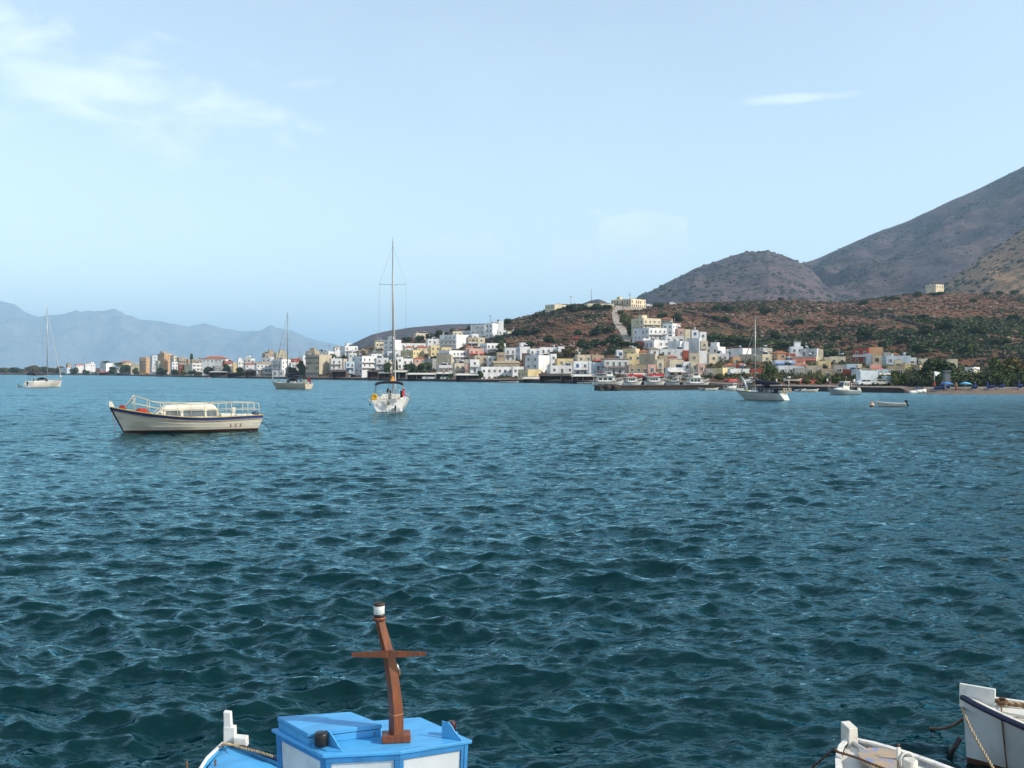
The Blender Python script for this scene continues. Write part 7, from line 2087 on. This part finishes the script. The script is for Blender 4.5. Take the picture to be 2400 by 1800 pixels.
# ---------------------------------------------------------------- the blue fishing boat in front
M_bluep = mat('boat_blue_paint', (0.075, 0.36, 0.70), 0.42, 0.10, 14, 0.0006, dirt=(0.03, 0.17, 0.36), dirt_amt=0.45, dirt_scale=7.0, stretch=(1, .25, 1))
M_blued = mat('boat_blue_frame', (0.035, 0.22, 0.50), 0.45, 0.15, 12.0, dirt=(0.02, 0.08, 0.2), dirt_amt=0.4, dirt_scale=5.0)
M_panel = mat('cabin_panel_white', (0.60, 0.64, 0.66), 0.4, 0.10, 3.0, dirt=(0.33, 0.35, 0.34), dirt_amt=0.5, dirt_scale=5.0)
M_whp = mat('boat_white_paint', (0.70, 0.70, 0.67), 0.5, 0.12, 3.0, 0.0, dirt=(0.35, 0.30, 0.24), dirt_amt=0.55, dirt_scale=6.0)
M_ww = mat('varnished_wood', (0.21, 0.062, 0.023), 0.40, 0.35, 7.0, 0.0015, col2=(0.075, 0.022, 0.011), stretch=(6, 6, .8), dirt=(.30, .16, .10), dirt_amt=.35, dirt_scale=7)
M_rope = mat('rope_tan', (0.42, 0.31, 0.18), 0.9, 0.4, 40, 0.002)
M_roped = mat('rope_brown', (0.16, 0.08, 0.04), 0.9, 0.4, 40, 0.002)
M_blk = mat('lamp_housing_black', (0.012, 0.011, 0.011), 0.4, 0.3, 6)
M_navy2 = mat('rubrail_navy', (0.012, 0.014, 0.055), 0.45, 0.3, 5)
def za(zx, zy, z): return pz(400 + zx / 2.765, 1400 + zy / 2.765, z)
ZR = 1.60
def front_boat():
    tip = za(345, 950, 1.12)
    axis = Vector((cos(radians(-60)), sin(radians(-60)), 0)); L_ = 6.4
    c = tip + axis * (L_ / 2); c.z = 0
    hd = atan2(-axis.y, -axis.x)
    R = root('fishing_boat', c, hd, 'bright blue wooden fishing boat with a brown cross shaped mast on its cabin roof', 'boat')
    I = Matrix.Translation(c) @ Matrix.Rotation(hd, 4, 'Z'); I = I.inverted()
    def w(p): return I @ Vector(p)
    fb = lambda t: .74 + .38 * max(0, (t - .35) / .65) ** 1.6 + .06 * (1 - t)
    rg = hull_shape(L_, 2.05, fb, .4, .45, .25, 1.25, 30, .10, .06, full=.34, bowp=.72, mid=.45)
    inst('hull', hull_mesh(rg, [M_anti, M_whp, M_bluep]), R)
    inst('deck', deck_mesh(rg, M_bluep, .03, .05), R)
    for s in (1, -1): MB().tube(sheer_line(rg, s, .01, -.01), .017, 6).build('gunwale', M_whp if s > 0 else M_navy2, R)
    # stem head: three white blocks
    def blk(x0, x1, y0, y1, D, dp, nm='stem_block', b=.006, lean=0):
        a = px(400 + x0 / 2.765, 1400 + y0 / 2.765, D); d = px(400 + x1 / 2.765, 1400 + y1 / 2.765, D)
        lo = [w((a.x, D, d.z)), w((d.x, D, d.z)), w((d.x, D + dp, d.z)), w((a.x, D + dp, d.z))]
        hi = [w((a.x + lean, D, a.z)), w((d.x - .004 + lean, D, a.z - .01)), w((d.x - .004 + lean, D + dp, a.z - .01)), w((a.x + lean, D + dp, a.z))]
        MB().hull8(lo, hi).build(nm, M_whp, R, bevel=b)
    Ds = tip.y - .02
    blk(343, 392, 742, 842, Ds, .06, lean=-.004); blk(341, 416, 838, 958, Ds - .003, .075); blk(406, 491, 908, 975, Ds - .03, .09)
    # cabin
    top = [za(652, 850, ZR), za(985, 1022, ZR), za(1490, 997, ZR), za(1955, 925, ZR), za(1617, 775, ZR)]
    cen = sum(top, Vector()) / 5
    def off(k, z, pts=top): return [Vector((cen.x + (p.x - cen.x) * k, cen.y + (p.y - cen.y) * k, z)) for p in pts]
    MB().hull8([w(p) for p in off(1.0, ZR - .028)], [w(p) for p in off(1.0, ZR)]).build('cabin_roof', M_bluep, R, bevel=.006)
    wt = off(.955, ZR - .029); wb = off(.90, .62)
    # inner core behind the panels, posts and rails proud of it
    MB().hull8([w(p) for p in off(.80, .62)], [w(p) for p in off(.86, ZR - .03)]).build('cabin_core', M_blued, R)
    def lerp4(i, j, s, t):  # s along wall i->j, t downwards
        return (wt[i].lerp(wt[j], s)).lerp(wb[i].lerp(wb[j], s), t)
    for i, j, cuts in ((0, 1, ((.085, .90),)), (1, 2, ((.07, .93),)), (2, 3, ((.06, .90),)), (3, 4, ((.08, .92),)), (4, 0, ((.08, .92),))):
        n = (wt[j] - wt[i]).cross(Vector((0, 0, 1))).normalized()
        def slab(s0, s1, t0, t1, o0, o1, nm, m, bv=.004):
            q = [lerp4(i, j, s0, t1), lerp4(i, j, s1, t1), lerp4(i, j, s1, t0), lerp4(i, j, s0, t0)]
            v = [w(p + n * o1) for p in q] + [w(p + n * o0) for p in q]
            MB().add(v, [(0, 1, 2, 3), (7, 6, 5, 4), (0, 4, 5, 1), (1, 5, 6, 2), (2, 6, 7, 3), (3, 7, 4, 0)]).build(nm, m, R, bevel=bv)
        (a, b_), = cuts
        slab(0, 1, 0, .045, -.03, .004, 'rail', M_blued)
        slab(0, a, .0452, 1, -.03, .002, 'post', M_blued); slab(b_, 1, .0452, 1, -.03, .002, 'post', M_blued)
        slab(a + .003, b_ - .003, .048, .99, -.028, -.010, 'panel', M_panel)
    # roof hatch with its lid
    zh = ZR + .092
    ht = [za(690, 772, zh), za(887, 881, zh), za(1374, 821, zh), za(1168, 741, zh)]
    def dz(p, z): return Vector((p.x, p.y, z))
    hc = sum(ht, Vector()) / 4
    k = lambda f, z: [dz(hc + (p - hc) * f, z) for p in ht]
    MB().hull8([w(p) for p in k(1, zh - .034)], [w(p) for p in k(1, zh)]).build('hatch_lid', M_bluep, R, bevel=.005)
    MB().hull8([w(p) for p in k(.975, ZR + .0005)], [w(p) for p in k(.975, zh - .040)]).build('hatch_coaming', M_bluep, R, bevel=.003)
    MB().hull8([w(p) for p in k(.955, zh - .040)], [w(p) for p in k(.955, zh - .034)]).build('hatch_gap_shade', M_blk, R)  # black strip stands in for the shade in the gap under the lid
    h = za(1322, 892, ZR + .02)
    MB().tube([w(h + Vector((0, -.012, 0))), w(h + Vector((0, -.02, .012))), w(h + Vector((.004, -.014, .03)))], .0035, 5).build('hatch_hook', M_roped, R)
    # navigation light boards
    def board(p0, p1, hs, nm, th=.010):
        """a board on the roof from p0 to p1 with the heights hs along it"""
        d = (p1 - p0); n = Vector((-d.y, d.x, 0)).normalized() * th
        m = len(hs); pts = [p0 + d * (i / (m - 1)) for i in range(m)]
        v = [w(p) for p in pts] + [w(p + Vector((0, 0, hh))) for p, hh in zip(pts, hs)] + [w(p + n) for p in pts] + [w(p + n + Vector((0, 0, hh))) for p, hh in zip(pts, hs)]
        f = []
        for i in range(m - 1):
            f += [(i, i + 1, m + i + 1, m + i), (2*m + i, 3*m + i, 3*m + i + 1, 2*m + i + 1), (m + i, m + i + 1, 3*m + i + 1, 3*m + i), (i, 2*m + i, 2*m + i + 1, i + 1)]
        f += [(0, m, 3*m, 2*m), (m - 1, 3*m - 1, 4*m - 1, 2*m - 1)]
        MB().add(v, f).build(nm, M_bluep, R, bevel=.002)
    board(za(1003, 958, ZR), za(1110, 1003, ZR), [.118, .112, .09, .06, .028, .012], 'light_board')
    board(za(918, 952, ZR), za(1003, 958, ZR), [.085, .088], 'light_board')
    q = [za(915, 962, ZR), za(1010, 1000, ZR), za(1108, 1004, ZR), za(1015, 958, ZR)]
    MB().hull8([w(dz(p, ZR + .0005)) for p in q], [w(dz(p, ZR + .012)) for p in q]).build('light_shelf', M_bluep, R)
    p = w(za(976, 962, ZR + .012)); MB().lathe([(.043, 0), (.050, .006), (.050, .088), (.046, .098), (.02, .101)], 18, p).build('side_light', M_blk, R)
    board(za(1757, 908, ZR), za(1884, 931, ZR), [.128, .122, .125, .10, .06, .035, .012], 'light_board')
    p = w(za(1822, 897, ZR)); 
    MB().lathe([(.028, .03), (.032, .035), (.032, .10), (.026, .112)], 14, p).build('side_light', mat('lamp_dark_red', (.06, .008, .006), .3, .3, 5), R)
    MB().cbox(p + Vector((0, 0, .016)), .07, .07, .03).build('light_shelf', M_bluep, R)
    # mast: squared timber bent to the left, cross arm, block at the foot, lantern
    ax = (top[2] - top[1]); ax.z = 0; ax.normalize(); ay = Vector((-ax.y, ax.x, 0))
    fo = za(1462, 930, ZR); 
    def bx(c_, sx, sy, z0, z1, nm, m, bv):
        lo = [c_ - ax*sx - ay*sy, c_ + ax*sx - ay*sy, c_ + ax*sx + ay*sy, c_ - ax*sx + ay*sy]
        MB().hull8([w(dz(p, z0)) for p in lo], [w(dz(p, z1)) for p in lo]).build(nm, m, R, bevel=bv)
    bx(fo, .108, .062, ZR + .0005, ZR + .062, 'mast_step', M_ww, .008)
    Dm = fo.y
    cen_ = [(1462, 915, 98), (1461, 800, 96), (1457, 700, 92), (1447, 600, 88), (1434, 500, 84), (1417, 400, 79), (1401, 330, 75), (1383, 260, 71), (1369, 205, 67), (1355, 145, 62)]
    b = MB(); v = []; f = []
    for i, (zx, zy, wd) in enumerate(cen_):
        P = px(400 + zx / 2.765, 1400 + zy / 2.765, Dm)
        r_ = wd / 2.765 / F * Dm / 2 * 1.06
        for a in (-98, -8, 82, 172):
            ca, sa = cos(radians(a)), sin(radians(a))
            v.append(w(P + Vector((r_ * ca, r_ * sa, 0))))
    for i in range(len(cen_) - 1):
        for kk in range(4): a = i*4 + kk; c2 = i*4 + (kk + 1) % 4; f.append((a, c2, c2 + 4, a + 4))
    n4 = (len(cen_) - 1) * 4; f += [(3, 2, 1, 0), (n4, n4 + 1, n4 + 2, n4 + 3)]
    b.add(v, f); b.build('mast', M_ww, R, bevel=.004)
    for zy in (752,):
        zx = 1459; P = px(400 + zx / 2.765, 1400 + zy / 2.765, Dm); r_ = .0615
        v = [w(P + Vector((r_ * cos(radians(a)), r_ * sin(radians(a)), z))) for z in (-.003, .003) for a in (-98, -8, 82, 172)]
        MB().hull8(v[:4], v[4:]).build('scarf_joint', mat('joint_pale', (.36, .20, .11), .6, .2, 9), R)
    def PX(zx, zy, D=Dm): return px(400 + zx / 2.765, 1400 + zy / 2.765, D)
    for sgn, xe in ((-1, 1172), (1, 1655)):
        m0 = 1417
        lo, hi = [], []
        D1, D2_ = Dm - .085, Dm - .035
        c0t, c0b, e0t, e0b = 343, 394, (358 if sgn < 0 else 353), (388 if sgn < 0 else 380)
        A = [PX(m0, c0b, D1), PX(xe, e0b, D1), PX(xe, e0b, D2_), PX(m0, c0b, D2_)]
        B = [PX(m0, c0t, D1), PX(xe, e0t, D1), PX(xe, e0t, D2_), PX(m0, c0t, D2_)]
        if sgn < 0: A = [A[1], A[0], A[3], A[2]]; B = [B[1], B[0], B[3], B[2]]
        MB().hull8([w(p) for p in A], [w(p) for p in B]).build('cross_arm', M_ww, R, bevel=.003)
    lc = PX(1351, 132); lc2 = w(lc)
    MB().lathe([(.030, -.03), (.044, -.018), (.052, -.006), (.052, .004), (.040, .010)], 20, lc2).build('lantern_collar', M_ww, R)
    MB().lathe([(.036, .010), (.045, .014), (.045, .024), (.038, .028)], 20, lc2).build('lantern_base', M_blk, R)
    gl = mat('lantern_glass', (.62, .66, .66), .12, .1, 5, spec=.7)
    MB().lathe([(.038, .028), (.043, .034), (.041, .06), (.043, .090), (.040, .094)], 20, lc2).build('lantern_glass', gl, R)
    MB().lathe([(.044, .094), (.047, .099), (.045, .110), (.030, .116), (.004, .118)], 20, lc2).build('lantern_cap', mat('lantern_cap_brown', (.035, .022, .015), .6, .3, 5), R)
    pts = [PX(1436, 322, Dm + .05), PX(1448, 380, Dm + .055), PX(1462, 430, Dm + .055), PX(1472, 470, Dm + .05)]
    MB().tube([w(p) for p in pts], .006, 6).build('halyard', M_blk, R)
    MB().tube([w(PX(1466, 432, Dm + .05)), w(PX(1476, 468, Dm + .05))], [.006, .012], 8).build('shackle', M_steel, R)
    MB().ball(w(PX(1480, 492, Dm + .05)), .013, .013, .024, 0, 10, 6).build('pulley_block', M_roped, R)
    # rope on the foredeck, laid from the stem to the cabin
    P = [za(330, 962, 1.14), za(352, 950, 1.16), za(400, 957, 1.135), za(470, 978, 1.12), za(560, 1000, 1.11), za(660, 1030, 1.10)]
    def cord(pts, r, nm, m, par=None, n=60):
        """two twisted strands along a smooth path"""
        pts = [Vector(p) for p in pts]; out = []
        for i in range(n + 1):
            t = i / n * (len(pts) - 1); k = min(int(t), len(pts) - 2); u = t - k
            p0, p1, p2, p3 = pts[max(k-1, 0)], pts[k], pts[k+1], pts[min(k+2, len(pts)-1)]
            out.append(0.5 * ((2*p1) + (p2 - p0)*u + (2*p0 - 5*p1 + 4*p2 - p3)*u*u + (3*p1 - p0 - 3*p2 + p3)*u*u*u))
        b = MB()
        for s in (0, pi):
            q = []
            for i, p in enumerate(out):
                d = (out[min(i+1, n)] - out[max(i-1, 0)]).normalized(); a = d.cross(Vector((0.1, 0.2, 1))).normalized(); c_ = d.cross(a)
                q.append(p + (a * cos(i * .9 + s) + c_ * sin(i * .9 + s)) * r * .5)
            b.tube(q, r * .62, 5)
        return b.build(nm, m, par)
    cord([w(p) for p in P], .0125, 'deck_rope', M_rope, R, 90)
    for zx, y0 in ((105, 1065), (290, 1052)):
        a = za(zx, 1150, .98); t = px(400 + zx / 2.765, 1400 + y0 / 2.765, a.y)
        MB().tube([w(a - Vector((0, 0, .3))), w(t)], .009, 6).build('thole_pin', M_roped, R)
    return cord
cord = front_boat()

# ---------------------------------------------------------------- the two white boats at the lower right
def zq(zx, zy, z): return pz(1900 + zx / 4.424, 1550 + zy / 4.424, z)
M_wh2 = mat('old_white_paint', (0.62, 0.64, 0.64), 0.55, 0.14, 2.5, 0.0, dirt=(0.40, 0.37, 0.32), dirt_amt=0.5, dirt_scale=4.0)
M_peel = mat('peeling_white_paint', (0.66, 0.64, 0.58), 0.65, 0.12, 3.0, 0.002, dirt=(0.30, 0.27, 0.22), dirt_amt=0.6, dirt_scale=5.0)
M_peelb = mat('peeling_edge_blue', (0.66, 0.64, 0.60), 0.65, 0.12, 9.0, 0.002, dirt=(0.08, 0.15, 0.42), dirt_amt=0.9, dirt_scale=9.0)
M_brn = mat('antifouling_brown', (0.10, 0.040, 0.020), 0.8, 0.4, 3)
def local(c, hd): 
    I = (Matrix.Translation(c) @ Matrix.Rotation(hd, 4, 'Z')).inverted()
    return lambda p: I @ Vector(p)
def boat_r1():
    ax = Vector((cos(radians(-36)), sin(radians(-36)), 0)); L_ = 5.2
    tip = pz(2256, 1632, .72); c = tip + ax * L_ / 2; c.z = 0; hd = atan2(-ax.y, -ax.x); w = local(c, hd)
    R = root('rowing_boat', c, hd, 'white rowing boat with a thick navy rubbing rail, cut by the right frame edge', 'boat')
    fb = lambda t: .46 + .27 * max(0, (t - .35) / .65) ** 1.5
    rg = hull_shape(L_, 1.85, fb, .3, .55, .05, 1.15, 34, .07, .045, full=.40, bowp=.82, mid=.45)
    inst('hull', hull_mesh(rg, [M_brn, M_wh2, M_wh2]), R)
    inst('inside', deck_mesh(rg, M_peel, .09, .08, camber=-.05), R)
    for s in (1, -1):
        MB().tube(sheer_line(rg, s, -.012, .012), .032, 8).build('rubbing_rail', M_navy2, R)
        b = MB(); a = sheer_line(rg, s, .02, -.005); a2 = sheer_line(rg, s, .02, -.06)
        v = a + a2 + [p - Vector((0, 0, .035)) for p in a2]; n = len(a)
        f = [(i, i + 1, n + i + 1, n + i) for i in range(n - 1)] + [(n + i, n + i + 1, 2*n + i + 1, 2*n + i) for i in range(n - 1)]
        b.add(v, f); b.build('capping', M_peel, R)
    MB().box(L_/2 - .34, L_/2 + .03, -.022, .022, .60, .865).build('stem_board', M_whp, R, bevel=.006)
    MB().box(L_/2 - .9, L_/2 - .2, -.16, .16, .655, .68).build('breast_hook', M_peel, R)
    for xx in (.4, -1.1): MB().box(xx - .13, xx + .13, -.8, .8, .40, .44).build('thwart', M_peel, R)
    # ropes: coil at the stem, lines along the far side, one down the hull
    k = Vector((L_/2 - .40, -.02, .72))
    for i in range(3):
        MB().tube([k + Vector((cos(a) * .06, sin(a) * .06, .012 * i + .01 * sin(3 * a))) for a in np.linspace(0, 6.2, 12)], .014, 5, closed=True).build('rope_knot', M_roped, R)
    cord([k, (L_/2 - 1.0, -.32, .71), (L_/2 - 1.9, -.62, .66), (L_/2 - 3, -.8, .6)], .018, 'rope', M_rope, R, 90)
    cord([k + Vector((0, .03, 0)), (L_/2 - 1.0, -.22, .67), (L_/2 - 1.9, -.5, .60), (L_/2 - 3, -.7, .5)], .014, 'rope', M_roped, R, 80)
    # the near side is local +y or -y; take the one towards the eye
    near = 1 if (Matrix.Rotation(hd, 3, 'Z') @ Vector((0, 1, 0))).y < 0 else -1
    i1 = 31
    a = rg[i1]; pt = lambda j, o=.02: Vector((a[j].x, (a[j].y + o) * near, a[j].z))
    MB().tube([k, pt(7, .03), pt(6), pt(5), pt(4, .03), pt(3, .03), pt(2, .02)], .009, 5).build('hanging_rope', M_roped, R)
    a0 = Vector((L_/2 - .02, .03 * near, .62)); 
    Q = lambda zx, zy, D: w(px(1900 + zx / 4.424, 1550 + zy / 4.424, D))
    cord([Q(1570, 470, 11.28), Q(1600, 560, 11.0), Q(1660, 690, 10.75), Q(1750, 860, 10.4), Q(1830, 1000, 10.1), Q(1900, 1120, 9.85)], .015, 'mooring_rope', M_rope, R, 70)
    cord([w(zq(1572, 600, .42)), w(zq(1500, 650, .22)), w(zq(1400, 690, .08)), w(zq(1290, 700, .0)), w(zq(1170, 690, -.05))], .018, 'stern_line', M_roped, R, 60)
    MB().tube([(L_/2 + .02, 0, .25), (L_/2 + .14, -.02, .02), (L_/2 + .12, 0, -.2)], [.03, .035, .02], 6).build('forefoot_fitting', M_blk, R)
boat_r1()
def boat_r2():
    ax = Vector((cos(radians(-76)), sin(radians(-76)), 0)); L_ = 4.8
    tip = pz(1988, 1732, .66); c = tip + ax * L_ / 2; c.z = 0; hd = atan2(-ax.y, -ax.x); w = local(c, hd)
    R = root('rowing_boat', c, hd, 'worn white rowing boat with a blue flecked board on its bow deck', 'boat')
    fb = lambda t: .50 + .16 * max(0, (t - .35) / .65) ** 1.6
    rg = hull_shape(L_, 1.9, fb, .3, .55, .05, 1.5, 34, .06, .045, full=.36, bowp=.74, mid=.46)
    inst('hull', hull_mesh(rg, [M_brn, M_peelb, M_peelb]), R)
    inst('foredeck', deck_mesh(rg, M_peel, .045, .05, t0=20), R)
    inst('inside', deck_mesh(rg, M_peel, .20, .08, t0=0, t1=22, camber=-.04), R)
    for s in (1, -1):
        n = len(rg)
        a = sheer_line(rg, s, .0, .012); a2 = sheer_line(rg, s, .0, -.055)
        v = a + a2 + [p + Vector((0, 0, .022)) for p in a] + [p + Vector((0, 0, .022)) for p in a2] + [p - Vector((0, 0, .05)) for p in a]
        f = []
        for i in range(n - 1): f += [(2*n+i, 2*n+i+1, 3*n+i+1, 3*n+i), (n+i, n+i+1, 3*n+i+1, 3*n+i), (4*n+i, 4*n+i+1, 2*n+i+1, 2*n+i)]
        MB().add(v, f).build('capping', M_peelb, R)
    MB().tube([(L_/2 - .05, 0, .655), (L_/2 - .6, 0, .655), (L_/2 - 1.2, 0, .63)], .02, 6).build('deck_ridge', M_peel, R)
    MB().hull8([(L_/2 - .10, -.055, .60), (L_/2 + .05, -.055, .60), (L_/2 + .05, .055, .60), (L_/2 - .10, .055, .60)],
               [(L_/2 - .09, -.05, .80), (L_/2 + .06, -.05, .825), (L_/2 + .06, .05, .825), (L_/2 - .09, .05, .80)]).build('stem_post', M_peel, R, bevel=.008)
    # a tan board with old blue paint lies on the bow
    bz_ = .655
    q = [zq(485, 985, bz_), zq(520, 1050, bz_), zq(640, 1125, bz_), zq(890, 1150, bz_), zq(893, 960, bz_), zq(720, 925, bz_), zq(600, 925, bz_), zq(530, 945, bz_)]
    q = [w(p) for p in q]
    mb_ = mat('board_peeled_blue', (0.40, 0.30, 0.20), .75, .15, 6.0, 0.001, dirt=(0.04, 0.20, 0.58), dirt_amt=1.0, dirt_scale=7.0)
    MB().hull8([Vector((p.x, p.y, bz_ - .0)) for p in q], [Vector((p.x, p.y, bz_ + .03)) for p in q]).build('bow_board', mb_, R, bevel=.004)
    p = zq(912, 1108, .60); t = px(1900 + 916 / 4.424, 1550 + 893 / 4.424, p.y)
    lo, hi = w(p), w(t)
    MB().box(lo.x - .012, lo.x + .012, lo.y - .018, lo.y + .018, .45, hi.z).build('mooring_post', M_peel, R, bevel=.003)
    MB().ball((lo.x + .03, lo.y - .02, hi.z + .01), .014, .014, .014, 0).build('post_knob', M_roped, R)
    f_ = w(zq(995, 1090, .62))
    MB().tube([f_ + Vector((0, cos(a) * .075, .045 + sin(a) * .09)) for a in np.linspace(0, 6.28, 17)[:-1]], .012, 6, closed=True).build('rope_fairlead', M_peel, R)
    MB().lathe([(.065, 0), (.07, .01), (.07, .10), (.055, .11)], 14, f_ + Vector((-.05, 0, -.02))).build('bollard', M_peel, R)
    cord([w(zq(0, 1115, .05)), w(zq(120, 1010, .35)), w(zq(240, 925, .62)), w(zq(300, 945, .69)), w(zq(420, 980, .69)), w(zq(520, 1015, .71)), w(zq(640, 1065, .71)), w(zq(780, 1120, .71))], .013, 'mooring_rope', M_roped, R, 110)
    MB().ball(w(zq(243, 925, .64)), .035, .03, .03, 0).build('cleat', M_blk, R)
boat_r2()
